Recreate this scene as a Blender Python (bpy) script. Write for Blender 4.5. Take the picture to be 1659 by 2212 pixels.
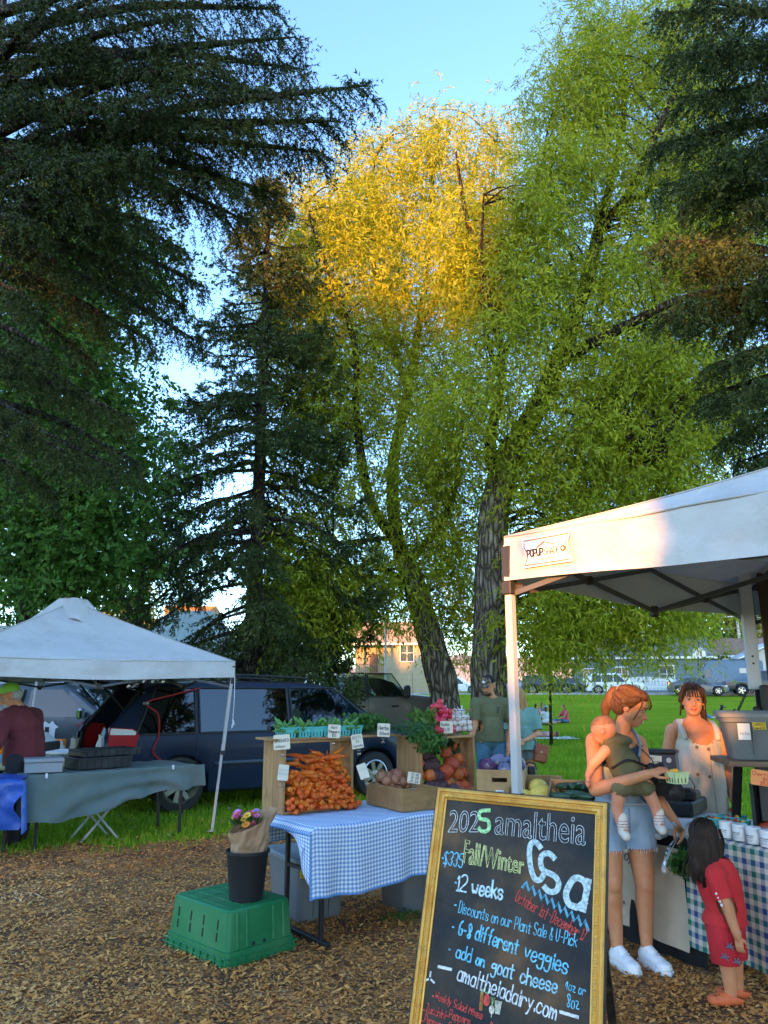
import bpy,bmesh,math,random
import numpy as np
from mathutils import Vector,Matrix,Euler,Quaternion,noise as mnoise
for _o in list(bpy.data.objects):bpy.data.objects.remove(_o,do_unlink=True)
SC=bpy.context.scene
R=math.radians
random.seed(5);RS=np.random.RandomState(5)
# ------------------------------------------------------------- camera
CAMH,PITCH=1.6,R(13)
cam=bpy.data.objects.new('camera',bpy.data.cameras.new('camera'))
SC.collection.objects.link(cam)
cam.location=(0,0,CAMH);cam.rotation_euler=(R(90)+PITCH,0,0)
cam.data.sensor_width=36;cam.data.sensor_fit='HORIZONTAL'
cam.data.lens=36.04;cam.data.clip_start=.05;cam.data.clip_end=3000
SC.camera=cam
# ------------------------------------------------------------- sky, sun, exposure
SUN_AZ,SUN_EL=R(24),R(7.0)
w=bpy.data.worlds.new('World');SC.world=w;w.use_nodes=True
nt=w.node_tree;nt.nodes.clear()
sky=nt.nodes.new('ShaderNodeTexSky');sky.sky_type='NISHITA';sky.sun_disc=False
sky.sun_elevation=R(9.0);sky.sun_rotation=math.pi+SUN_AZ
sky.air_density=1.0;sky.dust_density=.7;sky.ozone_density=2.6;sky.altitude=1400
bg=nt.nodes.new('ShaderNodeBackground');bg.inputs[1].default_value=.15
wo=nt.nodes.new('ShaderNodeOutputWorld')
nt.links.new(sky.outputs[0],bg.inputs[0]);nt.links.new(bg.outputs[0],wo.inputs[0])
sd=bpy.data.lights.new('sun','SUN');sd.energy=2.9;sd.angle=R(.55);sd.color=(1,.38,.07)
sun=bpy.data.objects.new('sun',sd);SC.collection.objects.link(sun)
SUND=Vector((math.sin(SUN_AZ)*math.cos(SUN_EL),math.cos(SUN_AZ)*math.cos(SUN_EL),-math.sin(SUN_EL)))
sun.rotation_euler=SUND.to_track_quat('-Z','Y').to_euler()
sun.location=(-20,-40,20)
vs=SC.view_settings;vs.view_transform='Standard';vs.look='None';vs.gamma=1
vs.use_curve_mapping=False;vs.exposure=2.7
SC.cycles.max_bounces=7;SC.cycles.transparent_max_bounces=12
SC.cycles.sample_clamp_indirect=4
# ------------------------------------------------------------- helpers
_c,_s=math.cos(PITCH),math.sin(PITCH)
def ray(px,py):
 u,v=(px-829.5)/1661.,(1106-py)/1661.
 return Vector((u,_c-v*_s,_s+v*_c))
def at(px,py,D):
 r=ray(px,py);return Vector((0,0,CAMH))+r*(D/r.y)
def onz(px,py,z=0.):
 r=ray(px,py);return Vector((0,0,CAMH))+r*((z-CAMH)/r.z)
def link(o,parent=None):
 SC.collection.objects.link(o)
 if parent:o.parent=parent
 return o
def tag(o,label=None,cat=None,group=None,kind=None):
 if label:o['label']=label
 if cat:o['category']=cat
 if group:o['group']=group
 if kind:o['kind']=kind
 return o
def thing(name,label,cat,loc=(0,0,0),rz=0,group=None,s=1):
 o=bpy.data.objects.new(name,None);link(o)
 o.empty_display_size=.1;o.location=loc;o.rotation_euler=(0,0,rz);o.scale=(s,s,s)
 return tag(o,label,cat,group)
def copy_tree(o,parent=None):
 c=o.copy();SC.collection.objects.link(c)
 c.parent=parent
 for ch in o.children:copy_tree(ch,c)
 return c
def np_mesh(name,V,F,mat,parent=None,smooth=False,uv=None):
 """V (n,3); F (m,k) constant k."""
 V=np.ascontiguousarray(V,dtype=np.float32);F=np.ascontiguousarray(F,dtype=np.int32)
 me=bpy.data.meshes.new(name);k=F.shape[1]
 me.vertices.add(len(V));me.vertices.foreach_set('co',V.ravel())
 me.loops.add(F.size);me.loops.foreach_set('vertex_index',F.ravel())
 me.polygons.add(len(F));me.polygons.foreach_set('loop_start',np.arange(0,F.size,k,dtype=np.int32))
 try:me.polygons.foreach_set('loop_total',np.full(len(F),k,dtype=np.int32))
 except Exception:pass
 if smooth:me.polygons.foreach_set('use_smooth',np.ones(len(F),dtype=bool))
 if uv is not None:
  l=me.uv_layers.new(name='UVMap');l.data.foreach_set('uv',np.ascontiguousarray(uv[F.ravel()],dtype=np.float32).ravel())
 me.update(calc_edges=True)
 me.materials.append(mat)
 return link(bpy.data.objects.new(name,me),parent)
def frame_of(d):
 d=Vector(d).normalized()
 a=Vector((0,0,1))if abs(d.z)<.9 else Vector((1,0,0))
 x=a.cross(d).normalized();return x,d.cross(x)
class G:
 """collects shapes, then becomes ONE mesh object"""
 def __init__(s):s.v=[];s.f=[];s.uv=[]
 def add(s,V,F,M=None,uv=None):
  n=len(s.v)
  for i,p in enumerate(V):
   p=Vector(p);s.v.append(M@p if M else p)
   s.uv.append(uv[i]if uv else(0,0))
  s.f+=[tuple(i+n for i in f)for f in F];return s
 def box(s,c,size,rz=0,b=.0,M=None,rot=None):
  c=Vector(c);h=Vector(size)/2
  T=Matrix.Translation(c)@(rot.to_4x4()if rot else Matrix.Rotation(rz,4,'Z'))
  if M:T=M@T
  b=min(b,.45*min(size))
  if b<=0:
   V=[(x*h.x,y*h.y,z*h.z)for z in(-1,1)for y in(-1,1)for x in(-1,1)]
   F=[(0,2,3,1),(4,5,7,6),(0,1,5,4),(2,6,7,3),(0,4,6,2),(1,3,7,5)]
   return s.add(V,F,T)
  V=[];ix={}
  for x in(-1,1):
   for y in(-1,1):
    for z in(-1,1):
     for a in range(3):
      p=[x*(h.x-b),y*(h.y-b),z*(h.z-b)]
      p[a]=(x,y,z)[a]*h[a];ix[x,y,z,a]=len(V);V.append(p)
  F=[]
  for a in range(3):
   o1,o2=(a+1)%3,(a+2)%3
   for sg in(-1,1):
    q=[]
    for(u,t)in((-1,-1),(1,-1),(1,1),(-1,1)):
     k=[0,0,0];k[a]=sg;k[o1]=u;k[o2]=t;q.append(ix[k[0],k[1],k[2],a])
    F.append(tuple(q if sg>0 else q[::-1]))
   for u in(-1,1):
    for t in(-1,1):
     k0=[0,0,0];k0[a]=-1;k0[o1]=u;k0[o2]=t;k1=list(k0);k1[a]=1
     q=(ix[k0[0],k0[1],k0[2],o1],ix[k1[0],k1[1],k1[2],o1],ix[k1[0],k1[1],k1[2],o2],ix[k0[0],k0[1],k0[2],o2])
     F.append(q if u*t<0 else q[::-1])
  for x in(-1,1):
   for y in(-1,1):
    for z in(-1,1):
     q=tuple(ix[x,y,z,a]for a in range(3));F.append(q if x*y*z>0 else q[::-1])
  return s.add(V,F,T)
 def bar(s,p,q,wd,th=None,b=0,up=None):
  p,q=Vector(p),Vector(q);d=q-p;L=d.length;th=th or wd
  z=d.normalized();a=Vector(up)if up else(Vector((0,0,1))if abs(z.z)<.9 else Vector((1,0,0)))
  x=a.cross(z).normalized();y=z.cross(x)
  m=Matrix((x,y,z)).transposed()
  return s.box((p+q)/2,(wd,th,L),b=b,rot=m)
 def tube(s,pts,r,n=8,cap=True,squash=None):
  pts=[Vector(p)for p in pts];k=len(pts)
  rr=r if isinstance(r,(list,tuple))else[r]*k
  t0=(pts[1]-pts[0]);x,y=frame_of(t0);V=[];F=[]
  for i in range(k):
   t=(pts[min(i+1,k-1)]-pts[max(i-1,0)]).normalized()
   x=(x-t*x.dot(t)).normalized();y=t.cross(x)
   for j in range(n):
    a=2*math.pi*j/n
    V.append(pts[i]+x*math.cos(a)*rr[i]+y*math.sin(a)*rr[i]*(squash or 1))
  for i in range(k-1):
   for j in range(n):
    j2=(j+1)%n;F.append((i*n+j,i*n+j2,i*n+n+j2,i*n+n+j))
  if cap:F+=[tuple(range(n))[::-1],tuple(range((k-1)*n,k*n))]
  return s.add(V,F)
 def lathe(s,prof,n=20,c=(0,0,0),M=None,sx=1,sy=1,cap=True):
  V=[];F=[];k=len(prof);c=Vector(c)
  for(r,z)in prof:
   for j in range(n):
    a=2*math.pi*j/n;V.append(c+Vector((r*math.cos(a)*sx,r*math.sin(a)*sy,z)))
  for i in range(k-1):
   for j in range(n):
    j2=(j+1)%n;F.append((i*n+j,i*n+j2,i*n+n+j2,i*n+n+j))
  if cap and prof[0][0]>1e-5:F.append(tuple(range(n))[::-1])
  if cap and prof[-1][0]>1e-5:F.append(tuple(range((k-1)*n,k*n)))
  return s.add(V,F,M)
 def ell(s,c,r,n=14,m=9,rot=None,wob=0,seed=0):
  c=Vector(c);r=(r,r,r)if not hasattr(r,'__len__')else r
  V=[Vector((0,0,-1))];F=[]
  for i in range(1,m):
   t=math.pi*i/m
   for j in range(n):
    a=2*math.pi*j/n;V.append(Vector((math.sin(t)*math.cos(a),math.sin(t)*math.sin(a),-math.cos(t))))
  V.append(Vector((0,0,1)))
  for j in range(n):
   j2=(j+1)%n;F.append((0,1+j2,1+j));F.append((len(V)-1,1+(m-2)*n+j,1+(m-2)*n+j2))
   for i in range(m-2):
    F.append((1+i*n+j,1+i*n+j2,1+(i+1)*n+j2,1+(i+1)*n+j))
  P=[]
  for v in V:
   k=1+(wob*mnoise.noise(v*1.7+Vector((seed*3.1,0,seed)))if wob else 0)
   q=Vector((v.x*r[0],v.y*r[1],v.z*r[2]))*k
   P.append(c+(rot@q if rot else q))
  return s.add(P,F)
 def cap(s,p,q,r1,r2,n=12):
  p,q=Vector(p),Vector(q);d=(q-p).normalized()
  pts=[];rr=[]
  for k in(-90,-60,-30):pts.append(p+d*r1*math.sin(R(k)));rr.append(max(1e-4,r1*math.cos(R(k))))
  for k in(0,.5,1):pts.append(p.lerp(q,k));rr.append(r1+(r2-r1)*k)
  for k in(30,60,90):pts.append(q+d*r2*math.sin(R(k)));rr.append(max(1e-4,r2*math.cos(R(k))))
  return s.tube(pts,rr,n)
 def prism(s,poly,d,M=None):
  """poly: 3-d points (planar); extruded by vector d"""
  P=[Vector(p)for p in poly];d=Vector(d);n=len(P)
  nn=(P[1]-P[0]).cross(P[2]-P[1])
  F=[tuple(range(n))[::-1],tuple(range(n,2*n))]+[(i,(i+1)%n,n+(i+1)%n,n+i)for i in range(n)]
  if nn.dot(d)<0:F=[f[::-1]for f in F]
  return s.add(P+[p+d for p in P],F,M)
 def grid(s,fn,nu,nv,closed_u=False):
  V=[fn(i/nu,j/nv)for j in range(nv+1)for i in range(nu+1)]
  uv=[(i/nu,j/nv)for j in range(nv+1)for i in range(nu+1)]
  F=[(j*(nu+1)+i,j*(nu+1)+i+1,(j+1)*(nu+1)+i+1,(j+1)*(nu+1)+i)for j in range(nv)for i in range(nu)]
  return s.add(V,F,None,uv)
 def out(s,name,mat,parent=None,smooth=False,uvs=False,auto=None):
  me=bpy.data.meshes.new(name);me.from_pydata(s.v,[],s.f)
  if smooth:
   me.polygons.foreach_set('use_smooth',[True]*len(me.polygons))
   if auto:
    me.update(calc_edges=True)
    try:me.set_sharp_from_angle(angle=R(auto))
    except Exception:pass
  if uvs:
   l=me.uv_layers.new(name='UVMap')
   for lp in me.loops:l.data[lp.index].uv=s.uv[lp.vertex_index]
  me.update();me.materials.append(mat)
  return link(bpy.data.objects.new(name,me),parent)
# ------------------------------------------------------------- materials
MATS={}
def new_mat(name):
 m=bpy.data.materials.new(name);m.use_nodes=True;t=m.node_tree;t.nodes.clear()
 o=t.nodes.new('ShaderNodeOutputMaterial');return m,t,o
def N(t,kind,**kw):
 n=t.nodes.new('ShaderNode'+kind)
 for k,v in kw.items():setattr(n,k,v)
 return n
def ramp(t,fac,stops,interp='LINEAR'):
 r=N(t,'ValToRGB');r.color_ramp.interpolation=interp
 e=r.color_ramp.elements
 while len(e)<len(stops):e.new(.5)
 for i,(p,c)in enumerate(stops):e[i].position=p;e[i].color=(*c,1)
 t.links.new(fac,r.inputs[0]);return r.outputs[0]
def mat(name,c,rough=.6,c2=None,scale=6,amt=(.35,.65),bump=0,bscale=60,bdist=.01,metal=0,stretch=(1,1,1),spec=.4,coat=0,trans=0,rnd=0,detail=4,sheen=0,dirt=None,dscale=1.3,emit=0):
 if name in MATS:return MATS[name]
 m,t,o=new_mat(name);p=N(t,'BsdfPrincipled');L=t.links.new
 tc=N(t,'TexCoord');mp=N(t,'Mapping');mp.inputs['Scale'].default_value=stretch
 L(tc.outputs['Object'],mp.inputs[0])
 col=None
 if c2 is not None:
  nz=N(t,'TexNoise');nz.inputs['Scale'].default_value=scale;nz.inputs['Detail'].default_value=detail
  L(mp.outputs[0],nz.inputs['Vector'])
  col=ramp(t,nz.outputs['Fac'],[(amt[0],c),(amt[1],c2)])
 if dirt is not None:
  nz2=N(t,'TexNoise');nz2.inputs['Scale'].default_value=dscale;nz2.inputs['Detail'].default_value=8;nz2.inputs['Roughness'].default_value=.7
  L(tc.outputs['Object'],nz2.inputs['Vector'])
  mx=N(t,'MixRGB');mx.inputs[2].default_value=(*dirt,1)
  rr=ramp(t,nz2.outputs['Fac'],[(.5,(0,0,0)),(.78,(.8,.8,.8))]);L(rr,mx.inputs[0])
  if col:L(col,mx.inputs[1])
  else:mx.inputs[1].default_value=(*c,1)
  col=mx.outputs[0]
 if rnd:
  oi=N(t,'ObjectInfo');hs=N(t,'HueSaturation')
  ma=N(t,'MapRange');ma.inputs[3].default_value=1-rnd;ma.inputs[4].default_value=1+rnd
  L(oi.outputs['Random'],ma.inputs[0]);L(ma.outputs[0],hs.inputs['Value'])
  mb=N(t,'MapRange');mb.inputs[3].default_value=.5-rnd*.06;mb.inputs[4].default_value=.5+rnd*.06
  ml=N(t,'Math',operation='FRACT');mm=N(t,'Math',operation='MULTIPLY');mm.inputs[1].default_value=7.31
  L(oi.outputs['Random'],mm.inputs[0]);L(mm.outputs[0],ml.inputs[0]);L(ml.outputs[0],mb.inputs[0]);L(mb.outputs[0],hs.inputs['Hue'])
  if col:L(col,hs.inputs['Color'])
  else:hs.inputs['Color'].default_value=(*c,1)
  col=hs.outputs[0]
 if col:L(col,p.inputs['Base Color'])
 else:p.inputs['Base Color'].default_value=(*c,1)
 p.inputs['Roughness'].default_value=rough;p.inputs['Metallic'].default_value=metal
 p.inputs['Specular IOR Level'].default_value=spec
 if coat:p.inputs['Coat Weight'].default_value=coat;p.inputs['Coat Roughness'].default_value=.05
 if sheen:p.inputs['Sheen Weight'].default_value=sheen
 if bump:
  nb=N(t,'TexNoise');nb.inputs['Scale'].default_value=bscale;nb.inputs['Detail'].default_value=5
  L(mp.outputs[0],nb.inputs['Vector'])
  bp=N(t,'Bump');bp.inputs['Strength'].default_value=bump;bp.inputs['Distance'].default_value=bdist
  L(nb.outputs['Fac'],bp.inputs['Height']);L(bp.outputs[0],p.inputs['Normal'])
 sh=p.outputs[0]
 if trans:
  tr=N(t,'BsdfTranslucent');mx=N(t,'MixShader');mx.inputs[0].default_value=trans
  if col:L(col,tr.inputs[0])
  else:tr.inputs[0].default_value=(*c,1)
  L(sh,mx.inputs[1]);L(tr.outputs[0],mx.inputs[2]);sh=mx.outputs[0]
 L(sh,o.inputs[0]);MATS[name]=m;return m
def leaf_mat(name,stops,trans=.35,rough=.55,spec=.25):
 """per-leaf colour out of a ramp"""
 m,t,o=new_mat(name);L=t.links.new
 g=N(t,'NewGeometry');tc=N(t,'TexCoord');nz=N(t,'TexNoise');nz.inputs['Scale'].default_value=.55;nz.inputs['Detail'].default_value=2
 L(tc.outputs['Object'],nz.inputs['Vector'])
 mx=N(t,'Math',operation='MULTIPLY_ADD');mx.inputs[1].default_value=.55
 mr=N(t,'MapRange');mr.inputs[1].default_value=.3;mr.inputs[2].default_value=.7;mr.inputs[4].default_value=.45
 L(nz.outputs['Fac'],mr.inputs[0]);L(g.outputs['Random Per Island'],mx.inputs[0]);L(mr.outputs[0],mx.inputs[2])
 col=ramp(t,mx.outputs[0],stops)
 p=N(t,'BsdfPrincipled');p.inputs['Roughness'].default_value=rough;p.inputs['Specular IOR Level'].default_value=spec
 L(col,p.inputs['Base Color'])
 tr=N(t,'BsdfTranslucent');L(col,tr.inputs[0]);ms=N(t,'MixShader');ms.inputs[0].default_value=trans
 L(p.outputs[0],ms.inputs[1]);L(tr.outputs[0],ms.inputs[2]);L(ms.outputs[0],o.inputs[0]);return m
def glass_mat(name,tint,rough=.02,mirror=.25):
 """tinted pane: mostly clear, coloured, with a real reflection"""
 m,t,o=new_mat(name);L=t.links.new
 tr=N(t,'BsdfTransparent');tr.inputs[0].default_value=(*tint,1)
 gl=N(t,'BsdfGlossy');gl.inputs['Roughness'].default_value=rough
 fr=N(t,'Fresnel');fr.inputs[0].default_value=1.55
 ad=N(t,'Math',operation='MULTIPLY_ADD');ad.inputs[1].default_value=1;ad.inputs[2].default_value=mirror;ad.use_clamp=True
 L(fr.outputs[0],ad.inputs[0])
 ms=N(t,'MixShader');L(ad.outputs[0],ms.inputs[0]);L(tr.outputs[0],ms.inputs[1]);L(gl.outputs[0],ms.inputs[2]);L(ms.outputs[0],o.inputs[0])
 MATS[name]=m;return m
# ------------------------------------------------------------- ground
def gz(x,y):
 t=min(1,max(0,(y-36)/30.));return 1.2*t*t*(3-2*t)
def gz_np(y):
 t=np.clip((y-36)/30.,0,1);return 1.2*t*t*(3-2*t)
def build_ground():
 m,t,o=new_mat('lawn_turf');L=t.links.new;p=N(t,'BsdfPrincipled');tc=N(t,'TexCoord')
 n1=N(t,'TexNoise');n1.inputs['Scale'].default_value=.35;n1.inputs['Detail'].default_value=6
 n2=N(t,'TexNoise');n2.inputs['Scale'].default_value=26;n2.inputs['Detail'].default_value=5
 mp=N(t,'Mapping');mp.inputs['Scale'].default_value=(.25,1.4,1)
 n3=N(t,'TexNoise');n3.inputs['Scale'].default_value=.8;n3.inputs['Detail'].default_value=4
 L(tc.outputs['Object'],n1.inputs['Vector']);L(tc.outputs['Object'],n2.inputs['Vector']);L(tc.outputs['Object'],mp.inputs[0]);L(mp.outputs[0],n3.inputs['Vector'])
 a=ramp(t,n1.outputs['Fac'],[(.35,(.16,.26,.016)),(.68,(.25,.35,.025))])
 b=ramp(t,n3.outputs['Fac'],[(.35,(.17,.27,.016)),(.7,(.36,.42,.04))])
 mx=N(t,'MixRGB');mx.inputs[0].default_value=.5;L(a,mx.inputs[1]);L(b,mx.inputs[2])
 c=ramp(t,n2.outputs['Fac'],[(.3,(.5,.55,.5)),(.7,(1.25,1.2,1.1))])
 m2=N(t,'MixRGB',blend_type='MULTIPLY');m2.inputs[0].default_value=1;L(mx.outputs[0],m2.inputs[1]);L(c,m2.inputs[2])
 L(m2.outputs[0],p.inputs['Base Color']);p.inputs['Roughness'].default_value=1;p.inputs['Specular IOR Level'].default_value=0
 bp=N(t,'Bump');bp.inputs['Strength'].default_value=.5;bp.inputs['Distance'].default_value=.04;L(n2.outputs['Fac'],bp.inputs['Height']);L(bp.outputs[0],p.inputs['Normal'])
 L(p.outputs[0],o.inputs[0]);MATS['lawn_turf']=m
 xs=np.concatenate([[-900,-300,-120],np.arange(-60,61,4),[120,300,900]])
 ys=np.concatenate([[-300,-100,-40],np.arange(-20,90,2),[110,160,300,900,1500]])
 X,Y=np.meshgrid(xs,ys);Z=gz_np(Y)-.012
 V=np.stack([X.ravel(),Y.ravel(),Z.ravel()],1);nx=len(xs)
 F=[[j*nx+i,j*nx+i+1,(j+1)*nx+i+1,(j+1)*nx+i]for j in range(len(ys)-1)for i in range(nx-1)]
 tag(np_mesh('lawn',V,np.array(F),m,smooth=True),kind='structure')
build_ground()
def chip_edge(x):
 x=np.asarray(x,dtype=float)
 return np.interp(x,[-12,-6,-4.4,-3,-1.9,-.8,.3,1.2,2.4,4,9],[7.2,7.6,8.0,8.75,9.15,9.5,8.6,7.0,6.6,6.4,6.4])+.18*np.sin(x*3.1)+.1*np.sin(x*7.7+1)
def build_chips():
 m,t,o=new_mat('chip_soil');L=t.links.new;p=N(t,'BsdfPrincipled');tc=N(t,'TexCoord')
 vo=N(t,'TexVoronoi');vo.inputs['Scale'].default_value=46;vo.inputs['Randomness'].default_value=1
 mp=N(t,'Mapping');mp.inputs['Scale'].default_value=(1,1.7,1);mp.inputs['Rotation'].default_value=(0,0,.5)
 n0=N(t,'TexNoise');n0.inputs['Scale'].default_value=3;n0.inputs['Detail'].default_value=6
 L(tc.outputs['Object'],mp.inputs[0]);L(mp.outputs[0],vo.inputs['Vector']);L(tc.outputs['Object'],n0.inputs['Vector'])
 sp=N(t,'SeparateColor');L(vo.outputs['Color'],sp.inputs[0])
 a=ramp(t,sp.outputs[0],[(0,(.1,.036,.01)),(.5,(.33,.125,.032)),(.85,(.5,.21,.055)),(1,(.62,.38,.16))])
 b=ramp(t,n0.outputs['Fac'],[(.35,(.4,.4,.4)),(.6,(1.1,1.1,1.1))])
 mx=N(t,'MixRGB',blend_type='MULTIPLY');mx.inputs[0].default_value=1;L(a,mx.inputs[1]);L(b,mx.inputs[2]);L(mx.outputs[0],p.inputs['Base Color'])
 bp=N(t,'Bump');bp.inputs['Strength'].default_value=.9;bp.inputs['Distance'].default_value=.012;L(vo.outputs['Distance'],bp.inputs['Height']);L(bp.outputs[0],p.inputs['Normal'])
 p.inputs['Roughness'].default_value=.95;L(p.outputs[0],o.inputs[0])
 xs=np.linspace(-10,8,140);V=[];F=[]
 for i,x in enumerate(xs):V+=[(x,-6,0),(x,2.6,0),(x,float(chip_edge(x)),-.004)]
 for i in range(len(xs)-1):
  for k in(0,1):F.append((3*i+k,3*i+3+k,3*i+4+k,3*i+1+k))
 tag(np_mesh('wood_chip_ground',np.array(V),np.array(F),m),kind='structure')
 # the loose chips themselves
 cm=leaf_mat('chip_wood',[(.0,(.19,.066,.016)),(.3,(.5,.19,.045)),(.65,(.7,.31,.08)),(.9,(.8,.45,.16)),(1,(.84,.64,.4))],trans=0,rough=.9,spec=.15)
 n=88000
 y=2.9+(RS.rand(n)**1.35)*7.2;x=(RS.rand(n)-.5)*(y*1.15+.6)
 keep=y<chip_edge(x)+.5*RS.rand(n)**4;x,y=x[keep],y[keep];n=len(x)
 ln=.006+.014*RS.rand(n)**1.5+.03*(RS.rand(n)>.965)*RS.rand(n);wd=np.minimum(ln*(.25+.4*RS.rand(n)),.011);th=.002+.005*RS.rand(n)
 yaw=RS.rand(n)*6.283;pit=(RS.rand(n)-.5)*1.0;a=np.stack([np.cos(yaw)*np.cos(pit),np.sin(yaw)*np.cos(pit),np.sin(pit)],1)
 b=np.stack([-np.sin(yaw),np.cos(yaw),(RS.rand(n)-.5)*1.2],1);b/=np.linalg.norm(b,axis=1)[:,None];c=np.cross(a,b)
 C=np.stack([x,y,.005+.012*RS.rand(n)],1)
 V=np.stack([C-a*ln[:,None]-b*(wd*.6)[:,None],C-a*(ln*.7)[:,None]+b*wd[:,None],C+a*ln[:,None]+b*(wd*.3)[:,None],C+a*(ln*.6)[:,None]-b*wd[:,None],C+c*th[:,None]+a*(ln*.1)[:,None]],1)
 F=(np.arange(n)[:,None,None]*5+np.array([[0,4,1],[1,4,2],[2,4,3],[3,4,0]])[:,::-1]).reshape(-1,3)
 tag(np_mesh('wood_chips',V.reshape(-1,3),F,cm),'loose brown bark and wood chips scattered over the ground',None,None,'stuff')
build_chips()
def build_grass():
 gm=leaf_mat('grass_blade',[(0,(.07,.17,.008)),(.4,(.17,.32,.015)),(.75,(.26,.42,.025)),(1,(.45,.46,.08))],trans=.3,rough=.7,spec=.15)
 P=[]
 n=170000
 y=6.3+24*RS.rand(n)**1.9;x=(RS.rand(n)-.5)*(y*1.1+.4)
 e=chip_edge(x);fringe=RS.rand(n)
 keep=(y>e-.55*fringe**3)&((y>e+.5)|(RS.rand(n)<.75));x,y=x[keep],y[keep];n=len(x)
 h=(.035+.05*RS.rand(n))*(1+.5*(y>12));wd=.005+.004*(y/10)
 yaw=RS.rand(n)*6.283;ln=(RS.rand(n)**1.5)*.06
 B=np.stack([x,y,np.zeros(n)-.01],1);d=np.stack([np.cos(yaw),np.sin(yaw),0*yaw],1)
 yw2=RS.rand(n)*6.283;l=np.stack([np.cos(yw2)*ln,np.sin(yw2)*ln,h],1)
 V=np.stack([B-d*wd[:,None],B+d*wd[:,None],B+l],1).reshape(-1,3)
 tag(np_mesh('grass',V,np.arange(n*3).reshape(-1,3),gm),'short green grass growing behind the stalls',None,None,'stuff')
 lm=leaf_mat('fallen_leaf',[(0,(.2,.11,.05)),(.5,(.36,.24,.12)),(1,(.5,.42,.28))],trans=.1,rough=.8)
 n=500;y=8.2+5*RS.rand(n)**1.3;x=-5.5+6*RS.rand(n);k=y>chip_edge(x)-.2;x,y=x[k],y[k];n=len(x)
 leaf_mesh('fallen_leaves',np.stack([x,y,.015+.03*RS.rand(n)],1),np.stack([RS.randn(n),RS.randn(n),.2*RS.randn(n)],1),.03+.04*RS.rand(n),.018+.01*RS.rand(n),lm)
 tag(bpy.data.objects['fallen_leaves'],'dry tan leaves lying in the grass under the left canopy',None,None,'stuff')
# ------------------------------------------------------------- trees
def unit(a):return a/np.maximum(np.linalg.norm(a,axis=-1,keepdims=True),1e-9)
def leaf_mesh(name,P,D,Ln,Wd,m,parent=None,up=None):
 """one diamond-shaped leaf per row"""
 n=len(P);D=unit(D);r=unit(np.cross(D,RS.randn(n,3)if up is None else up+.5*RS.randn(n,3)))
 nn=np.cross(r,D);Ln=np.broadcast_to(Ln,n)[:,None];Wd=np.broadcast_to(Wd,n)[:,None]
 V=np.stack([P,P+D*Ln*.45+r*Wd*.5+nn*Wd*.12,P+D*Ln-nn*Ln*.06,P+D*Ln*.45-r*Wd*.5+nn*Wd*.12],1).reshape(-1,3)
 return np_mesh(name,V,np.arange(4*n).reshape(-1,4),m,parent)
def needle_mesh(name,A,B,per,ln,wd,m,parent=None):
 """shoots A->B (n,3) clothed in needles"""
 n=len(A);d=B-A;L=np.linalg.norm(d,axis=1);d=unit(d)
 A2=np.repeat(A,per,0);d2=np.repeat(d,per,0);L2=np.repeat(L,per)
 t=RS.rand(n*per);rad=unit(np.cross(d2,RS.randn(n*per,3)))
 base=A2+d2*(t*L2)[:,None];dr=unit(d2*.75+rad*(.75+.3*RS.rand(n*per))[:,None])
 sd=unit(np.cross(dr,RS.randn(n*per,3)));q=(ln*(.7+.6*RS.rand(n*per)))[:,None]
 V=np.stack([base-sd*wd,base+sd*wd,base+dr*q],1).reshape(-1,3)
 return np_mesh(name,V,np.arange(3*n*per).reshape(-1,3),m,parent)
BARK=lambda:None
def bark_mat(name,c,c2,scale=9,z=.22):
 if name in MATS:return MATS[name]
 m,t,o=new_mat(name);L=t.links.new;p=N(t,'BsdfPrincipled');tc=N(t,'TexCoord');mp=N(t,'Mapping')
 mp.inputs['Scale'].default_value=(1,1,z);L(tc.outputs['Object'],mp.inputs[0])
 dn=N(t,'TexNoise');dn.inputs['Scale'].default_value=3;dn.inputs['Detail'].default_value=3;L(mp.outputs[0],dn.inputs['Vector'])
 ad=N(t,'MixRGB',blend_type='ADD');ad.inputs[0].default_value=.25;L(mp.outputs[0],ad.inputs[1]);L(dn.outputs['Color'],ad.inputs[2])
 vo=N(t,'TexVoronoi');vo.feature='DISTANCE_TO_EDGE';vo.inputs['Scale'].default_value=scale;L(ad.outputs[0],vo.inputs['Vector'])
 nz=N(t,'TexNoise');nz.inputs['Scale'].default_value=20;nz.inputs['Detail'].default_value=8;L(mp.outputs[0],nz.inputs['Vector'])
 col=ramp(t,vo.outputs['Distance'],[(0,tuple(k*.25 for k in c)),(.12,c),(.5,c2)])
 mx=N(t,'MixRGB',blend_type='MULTIPLY');mx.inputs[0].default_value=.8;L(col,mx.inputs[1]);L(ramp(t,nz.outputs['Fac'],[(.3,(.55,.55,.55)),(.7,(1.2,1.2,1.2))]),mx.inputs[2])
 L(mx.outputs[0],p.inputs['Base Color']);p.inputs['Roughness'].default_value=.95;p.inputs['Specular IOR Level'].default_value=.1
 hr=ramp(t,vo.outputs['Distance'],[(0,(0,0,0)),(.3,(1,1,1))])
 bp=N(t,'Bump');bp.inputs['Strength'].default_value=1;bp.inputs['Distance'].default_value=.05;L(hr,bp.inputs['Height']);L(bp.outputs[0],p.inputs['Normal'])
 L(p.outputs[0],o.inputs[0]);MATS[name]=m;return m
def smooth_path(pts,k=6):
 P=[Vector(p)for p in pts];P=[P[0]*2-P[1]]+P+[P[-1]*2-P[-2]];out=[]
 for i in range(1,len(P)-2):
  for j in range(k):
   t=j/k;a,b,c,d=P[i-1:i+3]
   out.append(.5*((2*b)+(c-a)*t+(2*a-5*b+4*c-d)*t*t+(3*b-a-3*c+d)*t**3))
 out.append(P[-2]);return out
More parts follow.
